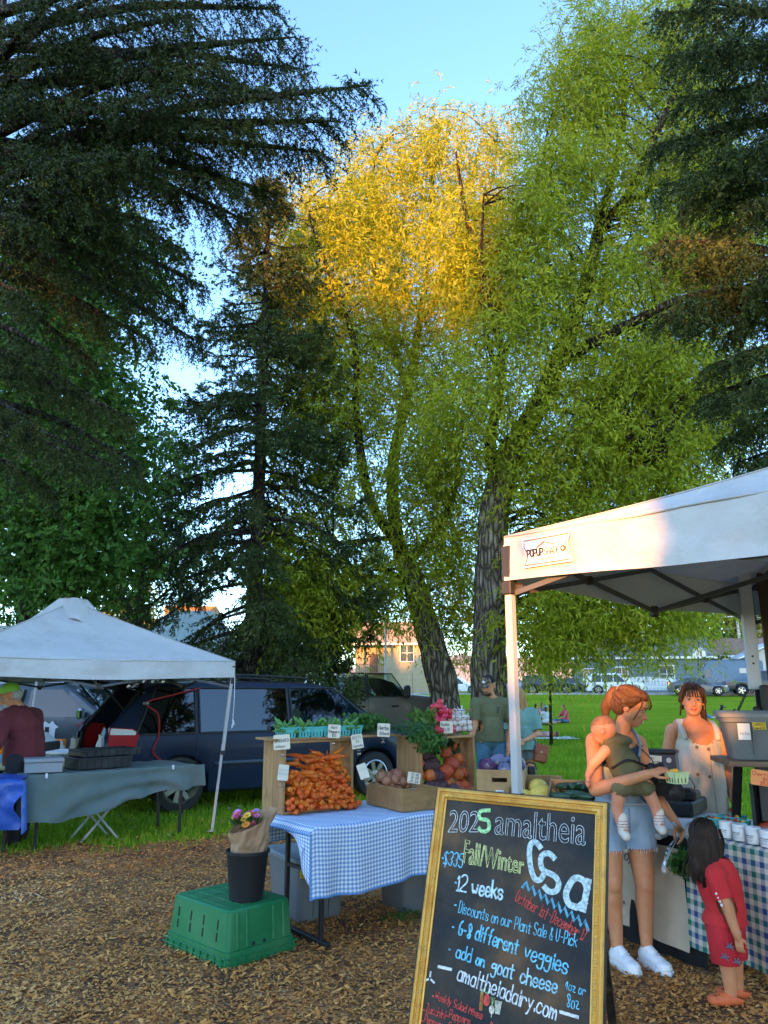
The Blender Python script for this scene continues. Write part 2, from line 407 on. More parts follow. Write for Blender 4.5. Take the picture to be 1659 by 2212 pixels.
def limb(g,pts,r0,r1,n=10,k=6,rough=.0):
 q=smooth_path(pts,k);m=len(q)
 rr=[r0+(r1-r0)*(i/(m-1))for i in range(m)]
 i0=len(g.v);g.tube(q,rr,n)
 if rough:
  for i in range(i0,len(g.v)):
   v=g.v[i];c=q[min(m-1,(i-i0)//n)];d=v-c
   k2=1+rough*mnoise.noise(Vector((v.x*5,v.y*5,v.z*1.2)));g.v[i]=c+d*k2
 return q
def sprays(C,rad,ns,nl,ln,droop,out_c=None):
 """twigs around cluster centres C; returns leaf pts, leaf dirs, twig polylines"""
 k=len(C);S=np.repeat(C,ns,0)+RS.randn(k*ns,3)*np.repeat(rad,ns)[:,None]
 n=len(S);d=RS.randn(n,3);d[:,2]+=.35
 if out_c is not None:d+=1.0*unit(S-out_c)
 d=unit(d);L=ln*(.6+.8*RS.rand(n))
 t=(np.arange(nl)+.5)/nl
 T=t[None,:,None];Ld=(d*L[:,None])[:,None,:]
 dz=np.zeros((1,1,3));dz[...,2]=-1
 P=S[:,None,:]+Ld*T+dz*droop*L[:,None,None]*T**2
 tan=unit(Ld+dz*2*droop*L[:,None,None]*T)
 side=unit(np.cross(tan,RS.randn(n,1,3)))
 sg=np.where(np.arange(nl)%2==0,1,-1)[None,:,None]
 D=tan*.9+side*sg*.75+dz*.35+.25*RS.randn(n,nl,3)
 return P.reshape(-1,3),D.reshape(-1,3),(S,P[:,nl//2],P[:,-1])
def twig_mesh(name,tw,wd,m,parent):
 S,M_,E_=tw;n=len(S)
 r=unit(np.cross(E_-S,RS.randn(n,3)))*wd
 V=np.stack([S-r,S+r,M_+r*.7,M_-r*.7,E_+r*.2,E_-r*.2],1).reshape(-1,3)
 F=(np.arange(n)[:,None,None]*6+np.array([[0,1,2,3],[3,2,4,5]])).reshape(-1,4)
 return np_mesh(name,V,F,m,parent)
def clusters_from_ellipses(els,per_area,crown_D):
 """els: (px,py,rx,ry,D,rD) ellipses measured in the photograph at distance D"""
 C=[]
 for(px,py,rx,ry,D,rD)in els:
  n=max(3,int(rx*ry*math.pi/1000.*per_area));k=0
  while k<n:
   u,v,wv=random.uniform(-1,1),random.uniform(-1,1),random.uniform(-1,1)
   if u*u+v*v+wv*wv>1:continue
   C.append(at(px+u*rx,py+v*ry,D+wv*rD));k+=1
 return np.array([tuple(c)for c in C])
# ---- two big willows on the lawn
wl=leaf_mat('willow_leaf',[(0,(.2,.26,.016)),(.4,(.32,.38,.02)),(.8,(.43,.44,.028)),(1,(.52,.46,.04))],trans=.4)
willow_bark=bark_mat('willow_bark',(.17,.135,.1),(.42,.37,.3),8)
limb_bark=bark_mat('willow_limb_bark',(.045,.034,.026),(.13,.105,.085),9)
twm=mat('willow_twig',(.2,.17,.05),.8)
def willow(name,label,limbs,els,base,per_area,ns,nl):
 root=thing(name,label,'tree',base)
 B=Vector(base);g=G();ends=[]
 for li,(pts,r0,r1)in enumerate(limbs):
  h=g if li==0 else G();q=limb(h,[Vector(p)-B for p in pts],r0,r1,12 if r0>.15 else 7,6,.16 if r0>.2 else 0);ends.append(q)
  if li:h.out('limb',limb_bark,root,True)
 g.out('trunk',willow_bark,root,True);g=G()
 main=np.array([tuple(p)for q,(pp,r0,r1)in zip(ends,limbs)if r0>.13 for p in q])
 C=clusters_from_ellipses(els,per_area,20);C=C-np.array(tuple(B))
 front=np.array([((main[:,1]>c[1]-.3)&(np.hypot(main[:,0]-c[0],main[:,2]-c[2])<.6)).any()for c in C]);C=C[~front|(RS.rand(len(C))<.33)]
 allq=[p for q in ends for p in q[len(q)//3:]];A=np.array([tuple(p)for p in allq])
 for c in C[::3]:
  cand=A[A[:,2]<c[2]+1.2]if(A[:,2]<c[2]+1.2).any()else A
  dd=np.linalg.norm(cand-c,axis=1);j=np.argmin(dd+.4*RS.rand(len(dd)))
  if dd[j]>4.2:continue
  a=Vector(cand[j]);b=Vector(c);mid=a.lerp(b,.5)+Vector((0,0,.22*(b-a).length))
  limb(g,[a,mid,b],min(.055,.012+.012*dd[j]),.006,4,3)
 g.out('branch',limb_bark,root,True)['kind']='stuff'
 P,D,tw=sprays(C,np.full(len(C),.42),ns,nl,.85,.65)
 n=len(P);s=.7+.6*RS.rand(n)
 leaf_mesh('crown',P,D,.18*s,.041*s,wl,root)
 tw=tuple(a[::4]for a in tw)
 twig_mesh('twig',tw,.005,twm,root)['kind']='stuff'
 return root
W1=onz(1056,1622,0)
D0=W1.y
L1=[([(W1.x,D0,-.1),at(1056,1480,D0),at(1060,1250,D0),at(1075,1060,D0),at(1110,960,D0)],.54,.38),([at(1098,980,D0),at(1150,900,D0),at(1195,800,D0),at(1240,690,D0),at(1280,560,D0),at(1300,460,D0+.5)],.34,.17),([at(1300,470,D0+.5),at(1330,350,D0+1),at(1350,220,D0+1),at(1340,90,D0+1)],.15,.05),([at(1290,500,D0),at(1370,400,D0-.5),at(1440,240,D0-1),at(1500,130,D0-1),at(1560,60,D0-1)],.15,.05),([at(1215,780,D0),at(1290,735,D0-1),at(1380,690,D0-1.5),at(1460,650,D0-2),at(1560,622,D0-2)],.2,.07),([at(1300,470,D0),at(1400,410,D0),at(1500,340,D0),at(1600,330,D0)],.11,.04),([at(1075,1050,D0),at(1060,950,D0-.6),at(1085,800,D0-1),at(1060,650,D0-1),at(1010,480,D0-1),at(985,330,D0-1)],.2,.04),([at(1085,830,D0-1),at(1050,720,D0-1.4),at(1040,560,D0-1.6),at(1045,420,D0-1.6)],.09,.03),([at(1290,550,D0),at(1240,560,D0+.4),at(1190,430,D0+.6),at(1150,410,D0+.6)],.07,.03),([at(1180,880,D0),at(1300,910,D0-1.5),at(1420,990,D0-2)],.09,.03)]
E1=[(1330,130,130,150,D0,2),(1480,130,120,160,D0,2),(1220,210,80,70,D0,1.2),(1310,330,130,120,D0,2.2),(1470,380,150,150,D0,2.5),(1200,440,110,120,D0,2),(1110,500,60,90,D0,1.5),(1010,520,70,110,D0-1,1.3),(985,330,35,90,D0-1,.6),(1075,620,110,110,D0-.5,2),(1210,660,130,110,D0,2.5),(1400,600,180,110,D0,2.5),(1560,500,110,160,D0+.5,2),(1110,780,110,110,D0-1,1.8),(1300,790,150,90,D0,2.5),(1470,790,150,110,D0-.5,2.5),(1040,900,110,90,D0-1.2,1.6),(1250,930,150,100,D0,2.5),(1430,960,150,100,D0,2.5),(1560,900,90,100,D0,1.5),(1180,1060,90,100,D0,2.2),(1330,1080,130,90,D0,2.2),(1480,1090,110,70,D0,2),(1220,1200,110,80,D0,2),(1190,1320,85,70,D0-1,1.7),(1300,1290,110,60,D0-1,1.7),(1420,1300,90,50,D0-1.4,1.4),(1190,1385,70,45,D0-1,1.4),(1290,1370,90,32,D0-1,1.4),(1400,1350,70,30,D0-1,1.2),(1500,1320,60,30,D0-1,1)]
willow('willow_tree','tall willow with upright grey furrowed trunk behind the man in the cap',L1,E1,(W1.x,D0,0),1.7,18,10)
W2=onz(962,1612,0);D2=W2.y+.4
L2=[([(W2.x,D2,-.1),at(960,1500,D2),at(935,1400,D2),at(905,1300,D2),at(880,1220,D2)],.5,.34),([at(890,1250,D2),at(855,1150,D2+.3),at(850,1000,D2+.6),at(880,850,D2+1),at(905,700,D2+1.6),at(925,560,D2+2),at(935,380,D2+2)],.26,.06),([at(870,1190,D2),at(800,1080,D2-.6),at(770,900,D2-1),at(765,740,D2-1),at(700,560,D2-1),at(660,440,D2-1)],.18,.04),([at(880,840,D2+1),at(820,650,D2+1.6),at(800,480,D2+2),at(810,340,D2+2)],.13,.04),([at(905,700,D2+1.6),at(990,560,D2+2.4),at(1060,400,D2+2.6),at(1075,290,D2+2.6)],.11,.03),([at(880,1220,D2),at(960,1120,D2-.3),at(990,1010,D2-.8),at(960,900,D2-1)],.13,.04),([at(860,1160,D2),at(760,1170,D2-1.4),at(680,1190,D2-2.2)],.09,.03)]
E2=[(830,380,95,95,D2+2,1.5),(930,320,75,100,D2+2,1.4),(1065,330,55,85,D2+2.6,1.2),(760,470,90,90,D2+1,1.5),(880,500,120,100,D2+1.6,1.6),(1000,470,90,100,D2+2.4,1.4),(690,430,60,80,D2-.5,1.2),(650,540,80,80,D2-1,1.4),(760,610,110,90,D2,1.8),(880,650,110,100,D2+1.4,1.6),(990,640,90,100,D2+2,1.5),(600,640,60,50,D2-1,1),(680,700,110,80,D2-.6,1.6),(800,760,110,80,D2,1.8),(930,790,100,80,D2+.6,1.8),(680,850,100,90,D2-1,1.6),(800,890,110,90,D2-.6,1.8),(930,920,100,90,D2-.6,1.8),(650,980,60,60,D2-1.4,1.2),(740,1010,90,60,D2-1,1.5),(880,1020,100,80,D2-.8,1.8),(990,1050,60,90,D2-.6,1.4),(680,1110,60,50,D2-1.4,1),(860,1120,100,60,D2-.6,1.5),(970,1180,60,90,D2-.6,1.2),(640,1230,60,65,D2-2.4,.9),(720,1260,75,55,D2-2,1),(645,1300,45,45,D2-2.4,.8),(800,1260,60,50,D2-1.5,.8),(850,1210,80,50,D2-.6,1.3),(930,1290,60,60,D2+.4,1),(700,1320,45,30,D2-2,.7),(775,1330,26,40,D2-1.6,.5),(1010,1290,40,80,D2+.4,.8),(985,1380,30,60,D2+.6,.6),(840,1310,40,40,D2,.7)]
willow('willow_tree','leaning willow with thick furrowed trunk behind the radishes and brown pickup',L2,E2,(W2.x,D2,0),1.85,18,10)
# ---- spruces
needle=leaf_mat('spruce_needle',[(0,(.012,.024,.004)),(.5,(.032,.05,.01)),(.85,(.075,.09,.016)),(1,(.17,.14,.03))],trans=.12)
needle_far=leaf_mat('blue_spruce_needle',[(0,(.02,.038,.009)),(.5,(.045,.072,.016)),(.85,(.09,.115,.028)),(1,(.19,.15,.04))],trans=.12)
spruce_bark=bark_mat('spruce_bark',(.07,.055,.045),(.17,.14,.12),14,.35)
def spruce_shoots(q,A,Bq,twigs,lat=.9,step=.13,hang=.5,dens=1.0,start=.12):
 """clothe one limb (polyline q) in branchlets; append shoot segments"""
 Ltot=sum((q[i+1]-q[i]).length for i in range(len(q)-1));n=max(4,int(Ltot/step));done=0
 for i in range(n):
  t=start+(1-start)*(i+random.random()*.6)/n
  f=t*(len(q)-1);k=min(len(q)-2,int(f));p=q[k].lerp(q[k+1],f-k);tan=(q[k+1]-q[k]).normalized()
  sd=tan.cross(Vector((0,0,1)));sd=sd.normalized()if sd.length>.05 else Vector((1,0,0))
  for sg in(-1,1):
   L=lat*(.35+.65*min(1,(1-t)*2.2+.12))*random.uniform(.55,1.15)
   d=(sd*sg*random.uniform(.6,1)+tan*random.uniform(.4,.9)+Vector((0,0,random.uniform(-.5,.12)))).normalized()
   m=max(3,int(L/.16));prev=p;dirv=d
   for j in range(m):
    dirv=(dirv+Vector((random.gauss(0,.12),random.gauss(0,.12),-.14*hang+random.gauss(0,.06)))).normalized()
    nx=prev+dirv*(L/m);A.append(prev);Bq.append(nx+dirv*.02)
    for s2 in range(2 if dens>=1 else 1):
     b=(dirv*.6+dirv.cross(Vector((0,0,1)))*random.choice((-1,1))*random.uniform(.4,1)+Vector((0,0,random.uniform(-1.3,.25)*hang))).normalized()
     if random.random()<.85*dens:A.append(prev.lerp(nx,random.random()));Bq.append(A[-1]+b*random.uniform(.1,.24))
    if random.random()<hang*.5:
     z=Vector((random.gauss(0,.15),random.gauss(0,.15),-1)).normalized();A.append(nx);Bq.append(nx+z*random.uniform(.15,.38))
    prev=nx
   twigs.append((p,p.lerp(prev,.5),prev))
def finish_spruce(root,g,A,Bq,twigs,m,per,ln,wd,bark):
 g.out('trunk',bark,root,True)
 needle_mesh('crown',np.array([tuple(a)for a in A]),np.array([tuple(b)for b in Bq]),per,ln,wd,m,root)
 tw=tuple(np.array([tuple(t[k])for t in twigs])for k in range(3))
 twig_mesh('twig',tw,.007,bark,root)['kind']='stuff'
def hero_spruce(name,label,base,h,r0,tips,per,ln,wd,m,lat=.9,step=.13,hang=.6,dens=1.):
 B=Vector(base);root=thing(name,label,'tree',base);g=G();A=[];Bq=[];tw=[]
 limb(g,[(0,0,-.2),(0,.03,h*.33),(.04,0,h*.66),(0,0,h)],r0,.05,12,8,.1)
 for(tx,zup)in tips:
  tip=Vector(tx)-B;z0=max(.8,min(h-.5,tip.z+zup));a=Vector((0,0,z0));d=tip-a
  mid=a.lerp(tip,.5)+Vector((0,0,.06*d.length));q3=a.lerp(tip,.8)+Vector((0,0,.03*d.length))
  q=limb(g,[a,mid,q3,tip],.035+.012*d.length,.008,6,5)
  spruce_shoots(q,A,Bq,tw,lat*min(1,.5+d.length*.12),step,hang,dens)
 finish_spruce(root,g,A,Bq,tw,m,per,ln,wd,spruce_bark);return root
SPL=(-5.3,8.6,0)
tips=[]
for(px,py,D,zu)in[(795,185,7.2,-.2),(735,262,7.5,.1),(700,330,7.8,.5),(640,80,7.5,0),(655,150,8.3,.3),(600,20,8,.2),(560,-60,7.6,.4),(630,210,8.4,.3),(560,280,7.4,.5),(600,420,8.2,1.0),(520,400,7.6,.9),(470,350,8.8,.6),(430,260,8,.5),(480,130,7,.2),(420,30,7,.4),(350,150,7.6,.4),(300,-40,7,.3),(380,420,8.3,.8),(330,330,7,.6),(250,230,7.8,.5),(200,90,7.2,.4),(120,0,7,.3),(400,540,8.6,.9),(440,620,9.4,.8),(400,660,9.2,.8),(330,610,8.4,.9),(270,520,8,.8),(200,430,7.4,.8),(140,330,7.6,.6),(90,200,7.4,.5),(80,480,7.4,.7),(150,580,8,.8),(230,690,8.6,.9),(330,740,9.2,.8),(60,640,7.6,.7),(110,760,7.8,.8),(190,850,8.4,.8),(280,900,8.4,.7),(250,1010,8.2,.8),(150,980,7.8,.7),(60,900,7.6,.6),(40,780,7.8,.6),(430,740,10.4,.6),(200,780,9.4,.8),(300,1000,9.4,.7),(120,1060,8.6,.6),(520,180,8.8,.4),(400,190,6.8,.3),(240,340,6.9,.7),(340,480,7.4,.9),(540,480,8.8,1.1)]:
 tips.append((at(px,py,D),zu))
hero_spruce('spruce_tree','dark spruce with drooping boughs overhanging the white canopy',SPL,15,.33,tips,8,.05,.008,needle,.8,.13,1.4,1.)
tips=[]
for(px,py,D,zu)in[(1420,30,9,.2),(1440,120,9,.3),(1470,210,8.6,.4),(1500,0,8.6,.2),(1560,90,8.2,.3),(1480,300,9,.5),(1430,400,9.2,.4),(1475,440,9,.5),(1560,330,8.4,.4),(1600,200,8.4,.2),(1530,500,9.2,.5),(1620,430,8.4,.4),(1425,520,8.6,-.1),(1500,565,8.8,.1),(1430,680,9.4,.3),(1490,690,9,.3),(1560,640,9,.3),(1530,790,9.3,.4),(1600,760,8.6,.4),(1510,860,9.4,.4),(1560,950,9.2,.4),(1610,900,8.6,.3),(1640,990,8.4,.3),(1640,600,8.2,.2),(1590,1000,9.6,.3),(1500,100,8.4,.2),(1530,200,9,.3),(1600,20,9,.2),(1580,420,9,.5),(1500,380,8.6,.5),(1640,300,8,.3),(1580,560,8.4,.2),(1650,80,8,.2),(1570,720,9.4,.3),(1480,640,8.8,.3),(1550,860,8.8,.4),(1640,820,8,.3),(1620,660,8.6,.3),(1410,320,9.6,.4)]:
 tips.append((at(px,py,D),zu))
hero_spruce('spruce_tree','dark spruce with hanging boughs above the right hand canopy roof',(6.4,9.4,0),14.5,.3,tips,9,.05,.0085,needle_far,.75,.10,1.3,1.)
def conifer(name,label,base,h,r0,Lmax,m,per=7,ln=.06,wd=.008,gap=.42,low=1.4,lat=.8,step=.22,seed=1,droop=.25,dens=.8,curve=.9):
 random.seed(seed);root=thing(name,label,'tree',base);g=G();A=[];Bq=[];tw=[]
 limb(g,[(0,0,-.2),(.03,0,h*.4),(0,.02,h)],r0,.03,12,8,.12)
 z=low
 while z<h-.25:
  u=(z-low)/(h-low);Lr=Lmax*(1-u)**curve*(1 if u>.12 else .8+u*1.6)
  for k in range(5 if u<.85 else 4):
   a=random.uniform(0,6.283);L=max(.25,Lr*random.uniform(.6,1.1));d=Vector((math.cos(a),math.sin(a),0))
   s=Vector((0,0,z+random.uniform(-.15,.15)));dz=-droop*L*(1-u*1.4)
   q=limb(g,[s,s+d*L*.5+Vector((0,0,dz*.35)),s+d*L*.85+Vector((0,0,dz)),s+d*L+Vector((0,0,dz+.1*L))],.015+.014*L,.006,5,3)
   spruce_shoots(q,A,Bq,tw,lat*min(1,.35+L*.25),step,.55,dens,.18)
  z+=gap*(1-.4*u)
 A.append(Vector((0,0,h-.3)));Bq.append(Vector((0,0,h+.2)))
 finish_spruce(root,g,A,Bq,tw,m,per,ln,wd,spruce_bark);return root
S2=at(541,1480,21);S2.z=0
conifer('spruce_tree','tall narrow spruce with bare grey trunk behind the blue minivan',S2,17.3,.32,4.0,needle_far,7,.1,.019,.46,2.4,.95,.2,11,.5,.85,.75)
S3=at(630,1480,31);S3.z=0
conifer('spruce_tree','low dark spruce behind the cab of the brown pickup',S3,6.6,.2,2.9,needle,7,.12,.024,.34,.3,.8,.22,12,.2,1.,.5)
S4=at(585,1480,36);S4.z=0
conifer('spruce_tree','short dark spruce between the minivan roof and the tall spruce',S4,5.2,.2,2.7,needle,7,.13,.026,.36,.3,.8,.24,13,.2,1.,.5)
# ---- broadleaf trees at the left, behind the canopy
bl=leaf_mat('broad_leaf',[(0,(.035,.085,.012)),(.4,(.06,.14,.018)),(.8,(.1,.2,.026)),(1,(.2,.26,.04))],trans=.35)
dk_bark=bark_mat('ash_bark',(.06,.05,.04),(.15,.13,.11),10)
def broadleaf(name,label,base,limbs,els,per_area,ns,nl,lsz,wsz,m,rad=.5,spray=.6,group=None):
 root=thing(name,label,'tree',base,group=group);B=Vector(base);g=G();ends=[]
 for(pts,r0,r1)in limbs:ends.append(limb(g,[Vector(p)-B for p in pts],r0,r1,9 if r0>.12 else 6,5,.08))
 C=clusters_from_ellipses(els,per_area,0)-np.array(tuple(B));A=np.array([tuple(p)for q in ends for p in q[len(q)//3:]])
 for c in C[::3]:
  dd=np.linalg.norm(A-c,axis=1)+2*(A[:,2]>c[2]);j=np.argmin(dd);a,b=Vector(A[j]),Vector(c)
  if(b-a).length<7:limb(g,[a,a.lerp(b,.5)+Vector((0,0,.1*(b-a).length)),b],.035,.008,4,3)
 g.out('trunk',dk_bark,root,True)
 P,D,tw=sprays(C,np.full(len(C),rad),ns,nl,spray,.3);s=.7+.6*RS.rand(len(P))
 leaf_mesh('crown',P,D,lsz*s,wsz*s,m,root)
 return root
def bt(px,D):p=at(px,1480,D);return Vector((p.x,p.y,gz(p.x,p.y)))
b1=bt(60,19)
broadleaf('ash_tree','leafy green ash tree behind the white canopy peak',b1,[([b1,at(60,1250,19),at(70,1050,19),at(90,850,19),at(110,640,19)],.28,.06),([at(64,1180,19),at(160,1050,18.5),at(240,930,18.5)],.13,.04),([at(64,1150,19),at(0,1000,19),at(-60,850,19)],.13,.04)],[(60,1250,120,70,19,1.5),(170,1200,110,70,18.5,1.5),(60,1120,110,90,19,2),(190,1080,90,80,18.5,1.5),(250,1000,70,90,18.5,1.5),(120,930,120,120,19,2),(20,980,80,140,19,2),(230,870,70,60,19,1.5),(150,740,110,120,19,2),(40,720,80,140,19,2),(180,560,90,90,19,1.5),(160,430,90,80,19.5,1.4),(300,600,70,70,19,1.2),(60,560,70,90,19,1.5)],1.5,16,9,.15,.085,bl)
b2=bt(300,27)
broadleaf('ash_tree','pale green ash tree between the canopy and the tall spruce',b2,[([b2,at(300,1330,27),at(310,1180,27),at(330,1050,27)],.22,.06),([at(303,1280,27),at(230,1150,27)],.1,.04),([at(303,1260,27),at(400,1170,27)],.1,.04)],[(240,1160,60,60,27,1.5),(310,1130,60,70,27,1.5),(300,1240,70,60,27,1.5),(380,1150,50,60,27,1.2),(400,1050,50,60,27,1.2),(360,960,40,60,27,1),(250,1270,50,50,27,1.2),(420,1240,50,60,27,1),(160,1270,70,50,27,1.2)],1.3,16,8,.16,.085,leaf_mat('pale_leaf',[(0,(.04,.08,.014)),(.5,(.075,.14,.022)),(1,(.17,.21,.04))]))
b3=bt(265,60)
yl=leaf_mat('yellow_leaf',[(0,(.14,.16,.03)),(.5,(.27,.26,.05)),(1,(.42,.34,.07))])
broadleaf('poplar_tree','small sunlit yellow tree above the slope of the white canopy',b3,[([b3,at(265,1400,60),at(262,1290,60)],.2,.05)],[(265,1300,45,40,60,2),(245,1340,35,25,60,2),(300,1330,30,30,60,2)],2.5,12,8,.3,.18,yl,.7,.9)
for(px,D,els,lab,mm)in[(1590,105,[(1600,1330,60,40,105,3),(1570,1370,50,30,105,3),(1640,1370,45,40,105,3),(1500,1390,50,25,105,3)],'golden tree behind the brown roofed house at the right',yl),(1470,98,[(1480,1380,60,30,98,3),(1440,1350,45,40,98,3),(1500,1345,40,40,98,3)],'dark green tree behind the grey house and picket fence',bl),(1545,84,[(1545,1445,22,22,84,1),(1540,1460,16,14,84,1)],'round bush beside the basketball hoop',leaf_mat('olive_leaf',[(0,(.06,.08,.02)),(1,(.16,.17,.05))])),(1240,100,[(1240,1360,60,50,100,3),(1180,1400,50,40,100,3),(1320,1370,60,40,100,3)],'green street tree behind the parked white four by four',bl),(720,100,[(700,1380,50,40,100,3),(760,1370,40,40,100,3)],'distant green tree left of the sunlit house',bl),(470,75,[(470,1440,60,40,75,3),(560,1440,60,40,75,3),(400,1450,50,30,75,3)],'distant green tree behind the tall spruce trunk',bl)]:
 b=bt(px,D);top=min(e[1]for e in els)
 broadleaf('street_tree',lab,b,[([b,at(px,(1460+top)/2,D),at(px,top+10,D)],.25,.06)],els,3.2,10,8,D*.0055,D*.0032,mm,.9,1.2)
# ---- sapling on the lawn
sp0=onz(1191,1611,0)
broadleaf('sapling','slim young tree with bare stem on the lawn beside the picnickers',sp0,[([sp0,at(1189,1520,sp0.y),at(1190,1440,sp0.y),at(1195,1330,sp0.y)],.055,.02),([at(1189,1490,sp0.y),at(1200,1450,sp0.y),at(1215,1400,sp0.y)],.025,.01)],[(1190,1400,45,40,sp0.y,.6),(1200,1330,40,40,sp0.y,.6)],1.2,8,9,.1,.035,bl,.3,.5)
build_grass()
# ---- unseen trees added behind the photographer to block the low sun
def shade_trees():
 sh=np.array([math.sin(SUN_AZ),math.cos(SUN_AZ)]);q=np.array([sh[1],-sh[0]]);te=math.tan(SUN_EL)
 lm=leaf_mat('shade_leaf',[(0,(.02,.05,.012)),(.6,(.04,.09,.02)),(1,(.07,.13,.03))],trans=.05)
 looks=['first','second','third','fourth','fifth','sixth','seventh','eighth','ninth','tenth','eleventh']
 # crown holes shaped to aim sunbeams: (p across, z, radius p, radius z, t where z is measured)
 G0=[(-.8,2.3,.46,.6,3.9,1,.35),(-.52,1.4,.42,.42,6,1,2.6),(.15,6.95,.5,.2,9.4,.4,1),(-7.1,6.2,.2,.2,5,.25,1)]
 def row(t0,ps,hs,wd,dens,lsz,th,name,what,gap_extra,keepf):
  for i,(p0,h,wd)in enumerate(zip(ps,hs,wd)):
   c=t0*sh+p0*q
   root=thing('blocker_tree','%s %s'%(looks[i],what),'tree',(c[0],c[1],0),0,name)
   g=G();limb(g,[(0,0,-.2),(.1,0,h*.5),(0,0,h-1)],.02*h+.05,.04,8,4);g.out('trunk',dk_bark,root,True)
   n=int(dens*h*wd);a=((RS.rand(n)-.5)if h<12 else(RS.rand(n)+RS.rand(n)-1)*.68)*wd;b=RS.randn(n)*th;z=.4+RS.rand(n)*(h-.4);p=p0+a
   top=h+.06*h*np.sin(p*1.3)*(h>12)+.4*np.sin(p*3.1+1);k=z<top-RS.rand(n)**3*(1 if h<12 else 1+4.5*RS.rand(n));zs=z+b*te
   for(gp,gz_,rp,rz_,tt,ge,kf)in G0:
    gap_e=gap_extra*ge
    zc=gz_+te*(tt-t0);k&=(((p-gp)/(rp+gap_e))**2+((zs-zc)/(rz_+gap_e))**2>1)|(RS.rand(n)<keepf*kf)
   a,b,z=a[k],b[k],z[k];P=np.stack([a*q[0]+b*sh[0],a*q[1]+b*sh[1],z],1);D=RS.randn(len(P),3)
   leaf_mesh('crown',P-unit(D)*lsz*.5,D,lsz,lsz*.95,lm,root)
 row(-75,[-38,-33,-28,-23,-18,-13,-8,-2.9,1.7],[25.2]*7+[40,40],[7.4]*6+[6.2,4.2,5.4],52,.75,1.6,'tall trees far behind the photographer','tall tree from the west end of the far row behind the photographer',1.0,0)
 row(-14,[-3.3,-1.95,.95],[6.6,6.8,6.4],[3.2]*3,330,.26,.5,'small trees behind the photographer','small leafy tree in the near row behind the photographer',.12,.085)
shade_trees()
conifer('spruce_tree','tall spruce behind the photographer on the right, seen only in window reflections',(13,-3,0),15,.3,3.2,needle,4,.14,.03,.55,1.2,1.0,.3,21,.35,.8,.8)
conifer('spruce_tree','second spruce behind the photographer farther right, seen only in window reflections',(19,-1,0),17,.3,3.4,needle,4,.14,.03,.6,1.2,1.0,.3,22,.35,.8,.8)
# ------------------------------------------------------------- vehicles
tyre_m=mat('tyre_rubber',(.018,.018,.019),.75,bump=.3,bscale=40)
rim_m=mat('alloy',(.45,.45,.46),.3,metal=.9)
black_pl=mat('black_plastic',(.02,.02,.021),.5)
car_glass=mat('dark_car_glass',(.012,.016,.017),.04,spec=.6)
chrome=mat('chrome',(.7,.7,.72),.12,metal=1)
lamp_red=mat('red_lens',(.42,.008,.006),.12,spec=.6,coat=.6)
lamp_clear=mat('clear_lens',(.75,.75,.72),.08,spec=.7)
lamp_amber=mat('amber_lens',(.75,.2,.02),.15)
def paint(name,c,metal=.25,rough=.3,dirt=None):return mat(name,c,rough,metal=metal,coat=.12,spec=.3,dirt=dirt,dscale=1.1)
def lerp_st(st,x):
 for a,b in zip(st,st[1:]):
  if x<=b[0]:
   t=(x-a[0])/(b[0]-a[0]);return[p+(q-p)*t for p,q in zip(a,b)]
 return list(st[-1])
